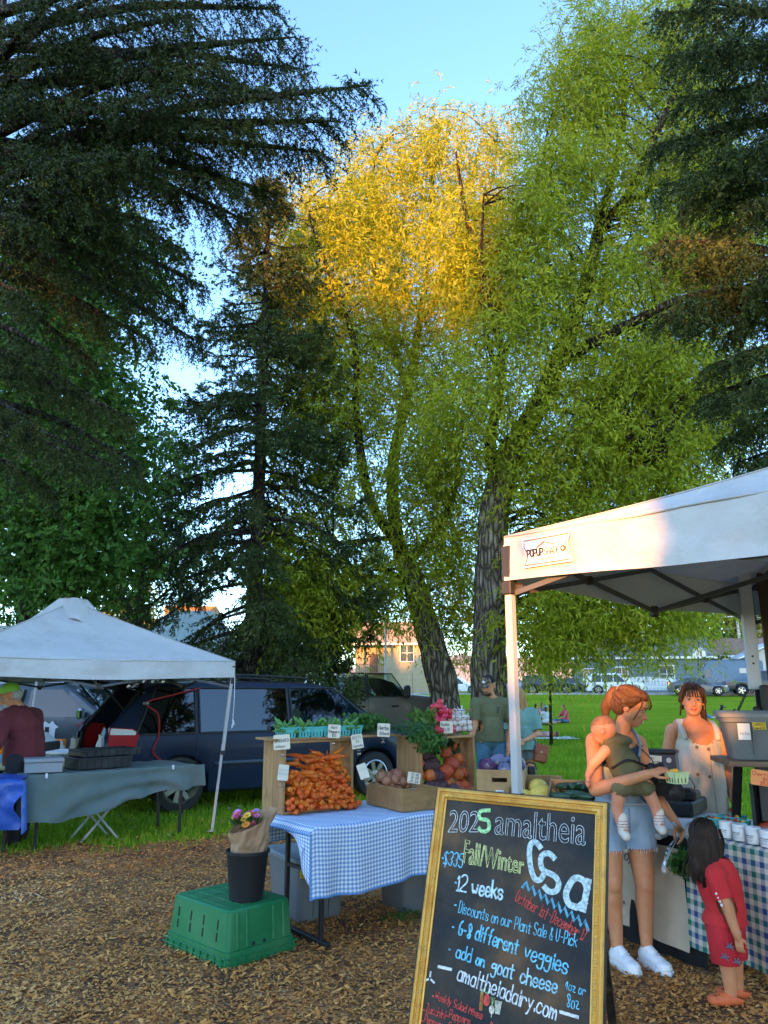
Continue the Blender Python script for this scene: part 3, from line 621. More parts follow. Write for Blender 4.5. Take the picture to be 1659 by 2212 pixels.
class Car:
 def __init__(s,name,label,cat,loc,rz,W,st,wheels,pm,group=None,tumble=.2,dx=.07,rows=1,cut=None,arch=1.16):
  s.W,s.st,s.tumble=W,st,tumble;s.root=thing(name,label,cat,loc,rz,group)
  x0,x1=st[0][0],st[-1][0];xs=set(np.arange(x0,x1+1e-6,dx).round(4).tolist()+[p[0]for p in st])
  for(xw,r)in wheels:
   ra=r*arch
   for k in range(0,13):xs.add(round(xw-ra*math.cos(math.pi*k/12),4))
  xs=sorted(x for x in xs if x0<=x<=x1);s.xs=xs;g=G();V=[];n=None
  for x in xs:
   _,zl,zb,zt,ws=lerp_st(st,x)
   for(xw,r)in wheels:
    ra=r*arch
    if abs(x-xw)<=ra:zl=max(zl,r+math.sqrt(max(0,ra*ra-(x-xw)**2))-.01)
   hw=W/2*ws;zl=min(zl,zb-.06);ht=s.htop(x)
   h=[(hw*.93,zl),(hw*.985,zl+.04),(hw,zl+.35*(zb-zl)),(hw,zl+.75*(zb-zl)),(hw*.985,zb)]
   for k in range(1,rows+1):t=k/rows;h.append((hw*.985+(ht-hw*.985)*t,zb+(max(zt-.07,zb+.004)-zb)*t))
   h+=[(ht-.05,zt-.025),(ht*.75,zt-.004),(ht*.35,zt)]
   row=[(x,y,z)for y,z in h]+[(x,-y,z)for y,z in h[::-1]];n=len(row);V+=row
  F=[];m=len(xs)
  for i in range(m-1):
   for j in range(n):
    j2=(j+1)%n;q=(i*n+j,i*n+j2,(i+1)*n+j2,(i+1)*n+j)
    if cut and any(cut(V[q[0]],V[q[2]])for _ in(0,)):continue
    F.append(q[::-1])
  if not cut or not getattr(cut,'open_rear',False):F.append(tuple(range(n)))
  F.append(tuple(range((m-1)*n,m*n))[::-1]);g.add(V,F)
  s.body=g.out('body',pm,s.root,True,auto=38)
  for(xw,r)in wheels:
   for sg in(-1,1):s.wheel(xw,r,sg)
 def htop(s,x):
  _,zl,zb,zt,ws=lerp_st(s.st,x);return s.W/2*ws*.985-s.tumble*max(0,zt-zb)
 def side(s,x,z):
  _,zl,zb,zt,ws=lerp_st(s.st,x);hw=s.W/2*ws
  if z<=zb or zt-zb<.1:return hw
  t=min(1,(z-zb)/max(.01,zt-.07-zb));return hw*.985+(s.htop(x)-hw*.985)*t
 def wheel(s,xw,r,sg,w=.21):
  y=sg*(s.W/2-.02);M=Matrix.Translation((xw,y,r))@Matrix.Rotation(R(-90*sg),4,'X')
  g=G();g.lathe([(r*.62,-w),(r*.93,-w),(r,-w*.8),(r,-w*.15),(r*.94,-.005),(r*.7,0),(r*.64,-.02),(r*.62,-.1)],26,M=M,cap=False)
  t=g.out('wheel',tyre_m,s.root,True,auto=40)
  h=G();h.lathe([(r*.66,-.012),(r*.6,-.004),(r*.57,-.03),(r*.55,-.09)],26,M=M,cap=False);h.lathe([(r*.2,-.06),(r*.18,-.02),(0.001,-.012)],14,M=M)
  for k in range(s.spokes):
   a=2*math.pi*k/s.spokes;c,q=math.cos(a),math.sin(a)
   P=[M@Vector((c*d-q*e,q*d+c*e,z))for(d,e,z)in((r*.14,-r*.08,-.02),(r*.14,r*.08,-.02),(r*.6,r*.1,-.016),(r*.6,-r*.1,-.016))]
   h.prism(P,(M.to_3x3()@Vector((0,0,-.04))))
  h.out('rim',rim_m,t,True,auto=35)
  k=G();k.lathe([(0.001,-.1),(r*.56,-.1)],20,M=M);k.out('brake_disc',black_pl,t)
 spokes=5
 def window(s,x0b,x1b,x0t,x1t,zb,zt,m,name='window',sides=(1,-1),off=.006,zb1=None,zt1=None):
  for sg in sides:
   g=G()
   def fn(u,v):
    xb,xt=x0b+(x1b-x0b)*u,x0t+(x1t-x0t)*u;x=xb+(xt-xb)*v
    a=zb+((zb1 if zb1 is not None else zb)-zb)*u;b=zt+((zt1 if zt1 is not None else zt)-zt)*u
    z=a+(b-a)*v;return(x,sg*(s.side(x,z)+off),z)
   g.grid(fn,10,4);g.out(name,m,s.root,True)
 def top_glass(s,xa,xb,m,name,wf=.86,off=.006):
  g=G();g.grid(lambda u,v:(xa+(xb-xa)*v,(2*u-1)*(s.htop(xa+(xb-xa)*v)-.05)*1.0 if abs(2*u-1)>.99 else(2*u-1)*(s.htop(xa+(xb-xa)*v)-.05),lerp_st(s.st,xa+(xb-xa)*v)[3]+off-.022*(2*u-1)**4),8,6)
  g.out(name,m,s.root,True)
 def blk(s,name,m,c,size,b=.02,both=True,parent=None,rz=0):
  for sg in((1,-1)if both else(1,)):
   g=G();g.box((c[0],c[1]*sg,c[2]),size,b=b,rz=rz*sg);o=g.out(name,m,parent or s.root)
  return o
def far_suv(label,px,D,yaw,pm,W=1.9,L=4.8,H=1.74,kind='suv',group='cars parked along the street'):
 k=L/4.8;b=.98*H/1.74
 if kind=='suv':st=[(-2.4,.45,.7,.75,.86),(-2.36,.3,.95,1.05,.96),(-2.2,.26,b,H-.08,1),(-1.7,.25,b,H,1),(.1,.25,b,H,1),(.45,.25,b,H-.05,1),(1.15,.25,b,b+.1,1),(2.1,.27,b-.06,b,.96),(2.36,.32,.78,.86,.9),(2.4,.45,.6,.66,.84)]
 if kind=='sedan':st=[(-2.3,.45,.7,.76,.84),(-2.25,.3,.9,.98,.92),(-1.75,.24,.95,1.06,.99),(-1.0,.22,b,H-.06,1),(-.4,.22,b,H,1),(.1,.22,b,H-.03,1),(1.05,.22,b-.05,b+.02,1),(2.0,.24,.76,.8,.95),(2.28,.3,.58,.62,.86),(2.3,.4,.5,.54,.8)]
 if kind=='pickup':st=[(-2.9,.5,1.0,1.05,.95),(-2.85,.5,1.08,1.12,1),(-.95,.4,1.1,1.14,1),(-.9,.4,1.15,H-.1,1),(-.6,.4,1.15,H,1),(.6,.4,1.13,H,1),(.8,.4,1.12,H-.05,1),(1.4,.4,1.1,1.2,1),(2.6,.42,1.02,1.1,.97),(2.85,.45,.85,.92,.93),(2.9,.5,.7,.75,.9)]
 if kind!='pickup':st=[(x*k,*r)for x,*r in st]
 p=at(px,1490,D);z=gz(p.x,p.y);r=.36 if kind!='pickup' else .41
 wx=[1.48*k,-1.42*k]if kind!='pickup' else[1.85,-1.75]
 c=Car('parked_car',label,'car',(p.x,p.y,z),yaw,W,st,[(a,r)for a in wx],pm,group,.24,.12)
 if kind=='suv':
  c.window(-1.95*k,-1.15*k,-1.8*k,-1.15*k,b+.03,H-.16,car_glass);c.window(-1.08*k,-.2*k,-1.08*k,-.2*k,b+.03,H-.14,car_glass);c.window(-.13*k,.85*k,-.13*k,.25*k,b+.03,H-.16,car_glass);c.top_glass(1.08*k,.5*k,car_glass,'windscreen')
 if kind=='sedan':
  c.window(-1.15*k,-.45*k,-.85*k,-.45*k,b+.03,H-.14,car_glass);c.window(-.38*k,.8*k,-.38*k,.15*k,b+.03,H-.14,car_glass);c.top_glass(.98*k,.15*k,car_glass,'windscreen')
 if kind=='pickup':
  c.window(-.8,-.1,-.75,-.1,1.2,H-.14,car_glass);c.window(-.03,1.1,-.03,.65,1.2,H-.14,car_glass);c.top_glass(1.35,.85,car_glass,'windscreen')
 xf,xr=st[-1][0],st[0][0];zf=.72 if kind!='sedan' else .62
 c.blk('headlight',lamp_clear,(xf-.22,W*.38,zf+.1),(.2,.3,.13));c.blk('taillight',lamp_red,(xr+.08,W*.42,.95 if kind!='pickup' else .98),(.14,.16,.26))
 c.blk('grille',black_pl,(xf-.06,0,zf),(.14,W*.42,.16),both=False);c.blk('bumper',black_pl,(xf-.12,0,.42),(.26,W*.8,.16),both=False)
 c.blk('mirror',pm,(.75*k,W/2+.1,b+.08),(.12,.18,.13),.03)
 c.blk('number_plate',lamp_clear,(xf+.015,0,.48),(.02,.42,.13),.003,False)
 return c
YS=R(-17)
far_suv('white four by four parked on the street before the picket fence',1331,66.5,YS,paint('white_paint',(.78,.78,.78),0))
far_suv('dark green estate car parked beyond the sapling',1188,70,YS,paint('dark_green_paint',(.03,.045,.04)),H=1.66)
far_suv('small dark car half hidden behind the dark green estate',1236,75.5,YS,paint('charcoal_paint',(.035,.036,.04)),H=1.5,kind='sedan')
far_suv('grey hatchback parked in front of the blue high roof van',1507,61.5,YS,paint('grey_paint',(.12,.125,.135)),W=1.8,L=4.6,H=1.46,kind='sedan')
far_suv('white car parked between the two willow trunks',990,74,YS,paint('white_paint',(.78,.78,.78),0),H=1.55,kind='sedan')
far_suv('silver car behind the canopy leg and the tall willow',1105,73,YS,paint('silver_paint',(.35,.36,.37)),H=1.6)
far_suv('dark pickup with red tail lamp parked right of the grey hatchback',1652,61,YS,paint('slate_paint',(.04,.045,.055)),W=2.0,H=1.9,kind='pickup')
def camper():
 p=at(1568,1490,67.5);pm=paint('van_blue_paint',(.045,.095,.15));H=2.85
 st=[(-3.0,.5,1.3,2.6,.93),(-2.95,.35,1.35,2.75,.98),(-2.7,.3,1.35,H,1),(1.0,.3,1.35,H,1),(1.35,.3,1.35,H-.15,1),(2.1,.3,1.3,1.7,1),(2.3,.3,1.2,1.35,.98),(2.85,.35,.95,1.1,.93),(2.95,.45,.7,.8,.88)]
 c=Car('camper_van','dark blue high roof van with bicycles on its back doors','van',(p.x,p.y,gz(p.x,p.y)),YS+math.pi,2.05,st,[(1.95,.37),(-1.75,.37)],pm,None,.1,.12)
 c.window(1.1,2.0,1.1,1.5,1.4,2.05,car_glass);c.window(-1.9,-1.1,-1.9,-1.1,1.75,2.15,mat('cream_pane',(.5,.45,.35),.2));c.top_glass(2.05,1.42,car_glass,'windscreen')
 c.blk('headlight',lamp_clear,(2.75,.75,.95),(.2,.26,.2));c.blk('taillight',lamp_red,(-2.96,.88,1.3),(.1,.12,.5));c.blk('mirror',black_pl,(1.75,1.15,1.5),(.14,.16,.3),.03)
 c.blk('roof_rack',black_pl,(-.6,.8,H+.07),(3.6,.05,.05),.01);c.blk('roof_fan',lamp_clear,(-.2,0,H+.07),(.5,.5,.14),.04,False)
 c.blk('bumper',black_pl,(2.9,0,.5),(.2,1.8,.22),.05,False)
 M=Matrix.Translation((p.x,p.y,gz(p.x,p.y)))@Matrix.Rotation(YS+math.pi,4,'Z')
 for i,dx in enumerate((-3.2,-3.42)):
  b=thing('bicycle',('black bicycle nearest the back doors of the blue van','black bicycle outermost on the rack of the blue van')[i],'bicycle',M@Vector((dx,0,1.35)),YS+math.pi)
  for y in(-.5,.5):
   g=G();P=[(0,y+.33*math.cos(a),.33*math.sin(a))for a in np.linspace(0,2*math.pi,19)];g.tube(P,.025,5,False);w_=g.out('wheel',tyre_m,b)
   h=G();[h.tube([(0,y,0),(0,y+.31*math.cos(a),.31*math.sin(a))],.006,3)for a in np.linspace(0,6,9)];h.out('spoke',rim_m,w_)
  g=G();[g.tube([(0,*a),(0,*e)],.022,6)for a,e in(((-.5,0),(-.12,0)),((-.12,0),(-.22,.5)),((-.22,.45),(.36,.5)),((-.12,0),(.38,.45)),((.5,0),(.36,.58)),((-.5,0),(-.2,.42)))];g.out('frame',black_pl,b)
  g=G();g.tube([(-.25,.36,.6),(.25,.36,.6)],.018,6);g.out('handlebar',black_pl,b);g=G();g.box((0,-.23,.54),(.12,.24,.05),b=.02);g.out('saddle',black_pl,b)
camper()
# ---- blue minivan with its tailgate up
def minivan():
 pm=paint('navy_paint',(.007,.016,.042),0,.3,dirt=(.02,.025,.035))
 H=1.72;b=1.0;rx=-2.55
 st=[(-2.55,.36,.62,.66,.95),(-2.52,.3,.98,1.02,.99),(-2.48,.26,b+.0,1.12,1.0),(-2.02,.24,b,H-.1,1),(-1.8,.24,b,H-.03,1),(-1.0,.23,b,H,1),(.3,.23,b-.01,H,1),(.75,.23,b-.02,H-.05,1),(1.0,.23,b-.03,H-.16,1),(1.72,.23,b-.06,b+.06,1),(2.2,.25,.85,.92,.95),(2.48,.3,.68,.75,.86),(2.55,.42,.55,.6,.78)]
 wins=[(-2.0,-1.35,b+.04,H-.13),(-1.24,.05,b+.04,H-.11),(.13,1.5,b+.03,H-.13)]
 def cut(p,q):
  x,z=(p[0]+q[0])/2,(p[2]+q[2])/2;y=(p[1]+q[1])/2
  if x<-2.0 and abs(y)<.8 and z>.55:return True
  if abs(y)<.55 or z<b+.05 or z>H-.13:return False
  if-1.86+(z-b)*.2<x<-1.34 or-1.22<x<.03:return True
  return .16<x<1.42-(z-b)*1.35
 cut.open_rear=True
 f=Vector((2.6,1.55,0)).normalized();yaw=math.atan2(f.y,f.x);rear=Vector((-2.72,10.8,0));side=Vector((f.y,-f.x,0))
 ctr=rear-side*.97+f*1.5
 Car.spokes=7
 c=Car('minivan','dark blue minivan with open tailgate under the white canopy','van',(ctr.x,ctr.y,0),yaw,1.98,st,[(1.52,.335),(-1.5,.335)],pm,None,.26,.05,10,cut)
 Car.spokes=5
 tint=glass_mat('smoked_glass',(.1,.13,.14),.015,.1);tint2=glass_mat('green_glass',(.62,.8,.76),.015,.1)
 c.window(-2.12,-1.32,-1.86,-1.32,b+.02,H-.1,tint);c.window(-1.26,.07,-1.26,.07,b+.02,H-.1,tint);c.window(.12,1.6,.12,.84,b+.01,H-.1,tint2)
 c.top_glass(1.66,.98,tint2,'windscreen')
 # dark window seals and trim
 for sg in(1,-1):
  g=G()
  for(x0b,x1b,x0t,x1t)in((-2.12,-1.32,-1.86,-1.32),(-1.26,.07,-1.26,.07),(.12,1.6,.12,.84)):
   P=[(x0b,b+.02),(x1b,b+.02),(x1t,H-.1),(x0t,H-.1)]
   for i in range(4):
    a,e=P[i],P[(i+1)%4];q=[Vector((a[0]+(e[0]-a[0])*t,0,a[1]+(e[1]-a[1])*t))for t in(0,.33,.66,1)]
    g.tube([(v.x,sg*(c.side(v.x,v.z)+.006),v.z)for v in q],.017,5)
  g.out('window_seal',black_pl,c.root)
  g=G();g.tube([(x,sg*(c.side(x,.62)+.012),.62)for x in np.linspace(-1.05,1.05,9)],.028,6);g.out('side_moulding',mat('grey_blue_trim',(.06,.075,.1),.5),c.root,True)
  g=G();g.tube([(-1.7,sg*.72,H+.01),(-1.6,sg*.72,H+.07),(-.5,sg*.73,H+.085),(.4,sg*.72,H+.05),(.5,sg*.72,H)],.018,6);g.out('roof_rail',black_pl,c.root,True)
  g=G();g.tube([(-1.3,sg*(c.side(-1.3,.35)+.004),.32),(-1.3,sg*(c.side(-1.3,.6)+.004),.6),(-1.3,sg*(c.side(-1.3,.98)+.003),.98)],.006,4);g.tube([(.09,sg*(c.side(.09,.35)+.004),.3),(.09,sg*(c.side(.09,.7)+.004),.7),(.09,sg*(c.side(.09,.98)+.003),.98)],.006,4);g.out('door_gap',black_pl,c.root)
  g=G();g.box((-.05+.3,sg*(c.side(.2,.9)+.02),.88),(.22,.04,.05),b=.015);g.out('door_handle',pm,c.root)
  # wrap-round tail lamp on the rear pillar
  g=G()
  P=[(-2.48,.66),(-2.36,.66),(-2.22,.74),(-2.12,.88),(-2.09,1.02),(-2.16,1.1),(-2.47,1.12)]
  def lampP(k):return[Vector((x,sg*(c.side(x,min(z,.99))+k),z))for x,z in P]
  g.prism(lampP(-.05),(0,sg*.075,0));t=g.out('taillight',lamp_red,c.root)
  g=G();g.prism([Vector((x,sg*(c.side(x,.98)+.028),z))for x,z in((-2.46,1.03),(-2.14,1.02),(-2.13,1.06),(-2.19,1.09),(-2.45,1.11))],(0,sg*.008,0));g.out('reversing_lens',lamp_clear,t)
  g=G();g.box((2.3,sg*.72,.72),(.3,.38,.2),b=.06,rz=-sg*.5);g.out('headlight',lamp_clear,c.root)
  g=G();g.ell((1.25,sg*1.1,1.06),(.1,.13,.1));g.box((1.25,sg*1.0,1.03),(.06,.14,.05));g.out('wing_mirror',pm,c.root,True)
 c.blk('rear_bumper',pm,(-2.56,0,.5),(.14,1.86,.3),.06,False);c.blk('front_bumper',pm,(2.5,0,.42),(.16,1.5,.24),.06,False)
 # interior shell: floor, lining and seats
 dk=mat('dark_trim',(.012,.012,.012),.8);gr=mat('grey_lining',(.06,.058,.054),.8)
 g=G();g.box((-.4,0,.5),(4.1,1.76,.06));g.out('load_floor',dk,c.root)
 for sg in(1,-1):
  g=G();g.grid(lambda u,v:(-2.42+1.5*u+.42*v*(1-u),sg*(.9-.06*v),.54+.55*v),6,3);g.out('side_lining',gr,c.root,True)
  g=G();g.tube([(-2.5,sg*.9,.6),(-2.44,sg*.89,1.05),(-2.05,sg*.74,1.58),(-1.98,sg*.5,1.66)],.035,6);g.out('hatch_seal',dk,c.root,True)
 for x in(-.95,.3):
  for y in(-.42,.42):
   g=G();g.box((x,y,.85),(.16,.52,.7),b=.06);g.box((x+.25,y,.62),(.5,.5,.14),b=.05);g.box((x-.03,y,1.3),(.1,.26,.18),b=.04);g.out('seat',gr,c.root)
 g=G();g.lathe([(.17,-.02),(.19,0),(.17,.02)],16,M=Matrix.Translation((.85,.4,1.0))@Matrix.Rotation(R(60),4,'Y'));g.out('steering_wheel',dk,c.root)
 g=G();g.box((1.35,0,.9),(.5,1.6,.2),b=.05);g.out('dashboard',dk,c.root)
 # raised tailgate
 tg=G()
 hx,hz=-2.0,H-.04;a=R(8)
 def tp(u,v):r=1.12*v;return(hx-r*math.cos(a)-.02,(2*u-1)*(.72+.12*v),hz+r*math.sin(a)+.05*math.sin(v*3)-.05*(2*u-1)**2)
 tg.grid(tp,10,8);tg.grid(lambda u,v:Vector(tp(1-u,v))-Vector((0,0,.07)),10,8)
 t=tg.out('tailgate',pm,c.root,True)
 g=G();g.grid(lambda u,v:Vector(tp(.1+.8*u,.12+.45*v))+Vector((0,0,.012)),6,4);g.out('rear_window',car_glass,t)
 g=G();g.grid(lambda u,v:Vector(tp(.08+.84*u,.1+.85*v))-Vector((0,0,.085)),6,4);g.out('tailgate_lining',dk,t)
 for sg in(1,-1):
  g=G();g.tube([(-2.18,sg*.8,1.25),(-2.62,sg*.76,1.72)],.014,6);g.out('gas_strut',dk,c.root)
 return c,Matrix.Translation(ctr)@Matrix.Rotation(yaw,4,'Z')
VAN,VM=minivan()
def van_strap():
 t=thing('ratchet_strap','red webbing strap hanging over the rear quarter of the minivan','strap',(0,0,0))
 P=[(-1.25,-.83,1.62),(-1.75,-.86,1.5),(-2.02,-.95,1.42),(-1.86,-1.0,1.28),(-1.84,-1.02,1.0),(-1.9,-1.035,.8),(-1.72,-1.04,.64)]
 q=smooth_path([VM@Vector((x,y-.012,z))for x,y,z in P],5);g=G()
 for a,b in zip(q,q[1:]):
  d=(b-a).normalized();g.bar(a,b+d*.006,.022,.004,up=(0.3,-1,.2))
 g.out('webbing',mat('red_webbing',(.3,.015,.015),.8,bump=.3,bscale=300),t)
 g=G();g.box(VM@Vector((-2.02,-.965,1.42)),(.07,.05,.04),b=.01);g.out('buckle',mat('grey_metal',(.3,.3,.3),.4,metal=.6),t)
van_strap()
# ---- brown crew-cab pickup behind the minivan
def big_pickup():
 pm=paint('brown_paint',(.13,.11,.095),.1,.3);H=1.95;b=1.36
 st=[(-2.0,.6,1.2,1.26,.98),(-1.02,.55,1.22,1.28,1),(-1.0,.5,b,H-.32,1),(-.9,.5,b,H-.06,1),(-.7,.5,b,H,1),(.5,.5,b,H+.01,1),(1.0,.5,b,H-.03,1),(1.2,.5,b,H-.1,1),(1.85,.5,b-.02,b+.12,1),(2.9,.52,b-.1,b+.02,.97),(3.2,.55,1.0,1.08,.93),(3.25,.6,.8,.85,.9)]
 def cut(p,q):
  x,z=(p[0]+q[0])/2,(p[2]+q[2])/2;y=(p[1]+q[1])/2
  if x<-.86 and x>-1.02 and abs(y)<.74 and b+.08<z<H-.1:return True
  if abs(y)<.6 or z<b+.05 or z>H-.15:return False
  return-.68<x<.3 or .42<x<1.66-(z-b)*.95
 yaw=R(27);o=at(704,1480,22.6)+Vector((.42,1.27,0));H=2.2
 Car.spokes=6
 c=Car('pickup_truck','dark brown crew cab pickup parked behind the blue minivan','truck',(o.x,o.y,0),yaw,2.03,st,[(2.3,.42)],pm,None,.2,.05,10,cut)
 Car.spokes=5
 gl=glass_mat('teal_glass',(.62,.82,.78),.015,.1)
 c.window(-.72,.33,-.7,.33,b+.03,H-.13,glass_mat('privacy_glass',(.12,.14,.14),.015,.12));c.window(.4,1.72,.4,1.18,b+.03,H-.14,gl)
 c.top_glass(1.78,1.2,gl,'windscreen')
 for sg in(1,-1):
  g=G()
  for P in([(-.72,b+.03),(.33,b+.03),(.33,H-.13),(-.7,H-.13)],[(.4,b+.03),(1.72,b+.03),(1.18,H-.14),(.4,H-.14)]):
   for i in range(4):
    a,e=P[i],P[(i+1)%4];g.tube([(a[0]+(e[0]-a[0])*t,sg*(c.side(a[0]+(e[0]-a[0])*t,a[1]+(e[1]-a[1])*t)+.006),a[1]+(e[1]-a[1])*t)for t in(0,.33,.66,1)],.018,5)
  g.out('window_seal',black_pl,c.root)
  m=thing('wing_mirror',None,None);m.parent=c.root
  g=G();g.box((1.5,sg*1.32,b+.18),(.16,.24,.36),b=.05);h=g.out('mirror_housing',black_pl,m);g=G();g.tube([(1.5,sg*1.0,b+.08),(1.5,sg*1.25,b+.12)],.035,6);g.out('mirror_arm',black_pl,m)
  g=G();g.box((1.585,sg*1.32,b+.12),(.02,.12,.16),b=.006);g.out('turn_signal',lamp_amber,m)
  g=G();g.box((.15,sg*(c.side(.15,1.1)+.02),1.12),(.24,.04,.05),b=.015);g.box((1.45-.2,sg*(c.side(1.2,1.1)+.02),1.12),(.0001+.24,.04,.05),b=.015);g.out('door_handle',black_pl,c.root)
  g=G();g.tube([(.365,sg*(c.side(.365,z)+.004),z)for z in(.6,.9,1.27,1.5,H-.1)],.007,4);g.out('door_gap',black_pl,c.root)
  g=G();g.box((3.12,sg*.78,.95),(.2,.36,.3),b=.05);g.out('headlight',lamp_clear,c.root)
 dk=MATS['dark_trim'];gr=mat('tan_seat',(.07,.06,.05),.8)
 g=G();[g.box((-.985,y,(b+H)/2),(.012,.03,H-b-.1))for y in(-.25,.25,-.75,.75)];g.box((-.985,0,b+.07),(.012,1.5,.05));g.out('rear_window_frame',black_pl,c.root)
 g=G();g.grid(lambda u,v:(-.97+.07*v,(2*u-1)*.75,b+.06+(H-b-.16)*v),2,2);g.out('rear_window',MATS['privacy_glass'],c.root)
 for x in(-.5,.45):
  for y in(-.45,.45):
   g=G();g.box((x,y,1.15),(.16,.55,.6),b=.06);g.box((x-.02,y,1.54),(.1,.3,.2),b=.05);g.out('seat',gr,c.root)
 g=G();g.lathe([(.18,-.02),(.2,0),(.18,.02)],16,M=Matrix.Translation((1.15,.45,1.35))@Matrix.Rotation(R(60),4,'Y'));g.out('steering_wheel',dk,c.root)
 g=G();g.box((1.5,0,1.2),(.4,1.7,.22),b=.05);g.out('dashboard',dk,c.root);g=G();g.box((.1,0,.72),(2.0,1.8,.08));g.out('cab_floor',dk,c.root)
 g=G();g.box((-.98,0,H-.06),(.05,.5,.05),b=.015);g.out('brake_light',lamp_red,c.root)
 g=G();g.tube([(1.95,-.85,b),(1.93,-.85,b+.75)],.006,4);g.out('aerial',black_pl,c.root)
big_pickup()
# ---- vehicles seen under the left canopy
def left_vehicles():
 st=[(-2.6,.5,1.0,1.05,.95),(-2.55,.5,1.06,1.1,1),(-.95,.4,1.06,1.12,1),(-.92,.4,1.08,1.62,1),(-.6,.4,1.08,1.72,1),(.5,.4,1.06,1.73,1),(.75,.4,1.06,1.66,1),(1.5,.4,1.04,1.14,1),(2.3,.42,.98,1.06,.97),(2.6,.45,.8,.86,.92),(2.65,.5,.65,.7,.88)]
 p=at(112,1490,15.2);pm=paint('grey_green_paint',(.075,.09,.1))
 c=Car('pickup_truck','grey pickup with white badge on its door under the canopy edge','truck',(p.x,p.y,0),R(-4),1.9,st,[(1.7,.38),(-1.6,.38)],pm,None,.2,.08)
 c.window(-.8,-.05,-.72,-.05,1.12,1.6,car_glass);c.window(.03,1.25,.03,.62,1.12,1.6,car_glass);c.top_glass(1.42,.82,car_glass,'windscreen')
 c.blk('wing_mirror',chrome,(1.1,1.06,1.18),(.1,.16,.18),.03)
 g=G();g.prism([(.35,-.966,.75),(.62,-.966,.75),(.62,-.966,.92),(.68,-.966,.95),(.6,-.966,1.0),(.56,-.966,1.06),(.5,-.966,1.0),(.42,-.966,1.05),(.36,-.966,.98),(.33,-.966,.92)],(0,-.006,0));bd=g.out('door_badge',mat('white_vinyl',(.7,.7,.7),.5),c.root)
 g=G();g.box((.47,-.975,.9),(.08,.004,.1));g.box((.45,-.975,.785),(.15,.004,.03));g.out('badge_print',black_pl,bd)
 g=G();[g.box((1.0+.06*i,-.972,.99),(.045,.004,.022))for i in range(5)];[g.box((1.02+.05*i,-.972,.955),(.036,.004,.016))for i in range(5)];g.out('door_lettering',mat('dark_red_vinyl',(.25,.03,.04),.5),c.root)
 # old white pickup nose
 p=at(-28,1490,12.8);wp=paint('cream_white_paint',(.6,.58,.52),0,.35)
 c=Car('pickup_truck','white pickup with orange indicator behind the man in maroon','truck',(p.x-1.6,p.y+.1,0),R(-6),1.85,[(x,a,bb-.12,z-.14,w_)for x,a,bb,z,w_ in st],[(1.7,.36),(-1.6,.36)],wp,None,.2,.1)
 c.blk('indicator',lamp_amber,(2.52,.84,.68),(.14,.16,.22),.02);c.blk('bumper',chrome,(2.72,0,.48),(.16,1.86,.16),.03,False);c.blk('grille',black_pl,(2.62,0,.68),(.08,1.2,.2),.02,False);c.blk('headlight',lamp_clear,(2.6,.6,.68),(.08,.24,.18),.02)
 g=G();g.box((2.0,-.935,.62),(1.2,.01,.12),b=.003);g.out('blue_stripe',mat('blue_stripe',(.12,.25,.42),.4),c.root)
 # cab-over box truck
 p=at(160,1490,21);wm=paint('fleet_white_paint',(.72,.74,.76),0,.35)
 st2=[(-1.0,.5,1.45,2.28,1),(-.1,.5,1.45,2.35,1),(.35,.5,1.42,2.3,1),(.9,.45,1.3,1.42,.97),(1.05,.45,.8,.95,.95)]
 c=Car('box_truck','white cab over box truck with pale blue cargo box','truck',(p.x+.5,p.y,0),R(4),2.1,[(x,a-.1,b-.2,z-.25,w_)for x,a,b,z,w_ in st2],[(.2,.38),(-3.6,.38)],wm,None,.1,.08)
 c.window(-.45,.55,-.45,.28,1.3,1.95,glass_mat('cab_glass',(.45,.55,.54),.02,.25));c.top_glass(.85,.4,car_glass,'windscreen')
 c.blk('cargo_box',mat('pale_blue_panel',(.5,.57,.64),.5,bump=.1,bscale=2),(-3.25,0,1.95),(4.3,2.25,2.5),.03,False)
 c.blk('corner_rail',mat('cream_rail',(.55,.52,.42),.5),(-1.09,1.11,1.95),(.06,.07,2.5),.01)
 c.blk('chassis',black_pl,(-2.4,0,.55),(5.2,1.0,.2),.02,False);c.blk('door_handle',black_pl,(-.3,1.06,1.1),(.2,.03,.06),.01)
 for sg in(1,-1):
  g=G();g.tube([(.5,sg*1.02,1.45),(.62,sg*1.22,1.6),(.55,sg*1.24,1.75)],.012,5);g.box((.62,sg*1.25,1.55),(.05,.16,.26),b=.02);g.out('wing_mirror',black_pl,c.root)
left_vehicles()
# ------------------------------------------------------------- street and houses beyond the lawn
asph=mat('asphalt',(.075,.075,.078),.9,(.12,.12,.12),3,bump=.3,bscale=50)
conc=mat('concrete',(.3,.29,.27),.9,(.4,.38,.35),2,bump=.2,bscale=60)
def street():
 d=Vector((math.cos(R(-17)),math.sin(R(-17)),0));n=Vector((-d.y,d.x,0));o=Vector((20.2,66.2,0))
 def strip(name,a,b,z0,z1,m,u0=-150,u1=120):
  g=G();V=[]
  k=60
  for i in range(k+1):
   p=o+d*(u0+(u1-u0)*i/k)
   for w_ in(a,b):q=p+n*w_;V.append((q.x,q.y,0))
  zz=lambda v,t:gz(v[0],max(v[1],66))+t
  top=[(v[0],v[1],zz(v,z1))for v in V];bot=[(v[0],v[1],zz(v,z0-.4))for v in V];m2=len(V)
  F=[]
  for i in range(k):a0=2*i;F+=[(a0+1,a0,a0+2,a0+3),(a0,a0+m2,a0+2+m2,a0+2),(a0+1,a0+3,a0+3+m2,a0+1+m2)]
  g.add(top+bot,F);return tag(g.out(name,m),kind='structure')
 strip('kerb',-1.75,-1.6,0,.1,conc);strip('road',-1.6,7.2,0,.012,asph);strip('kerb',7.2,7.35,0,.12,conc);strip('pavement',7.35,9.0,0,.1,conc)
 strip('driveway',9.0,17,0,.06,conc,10,15.5)
street()
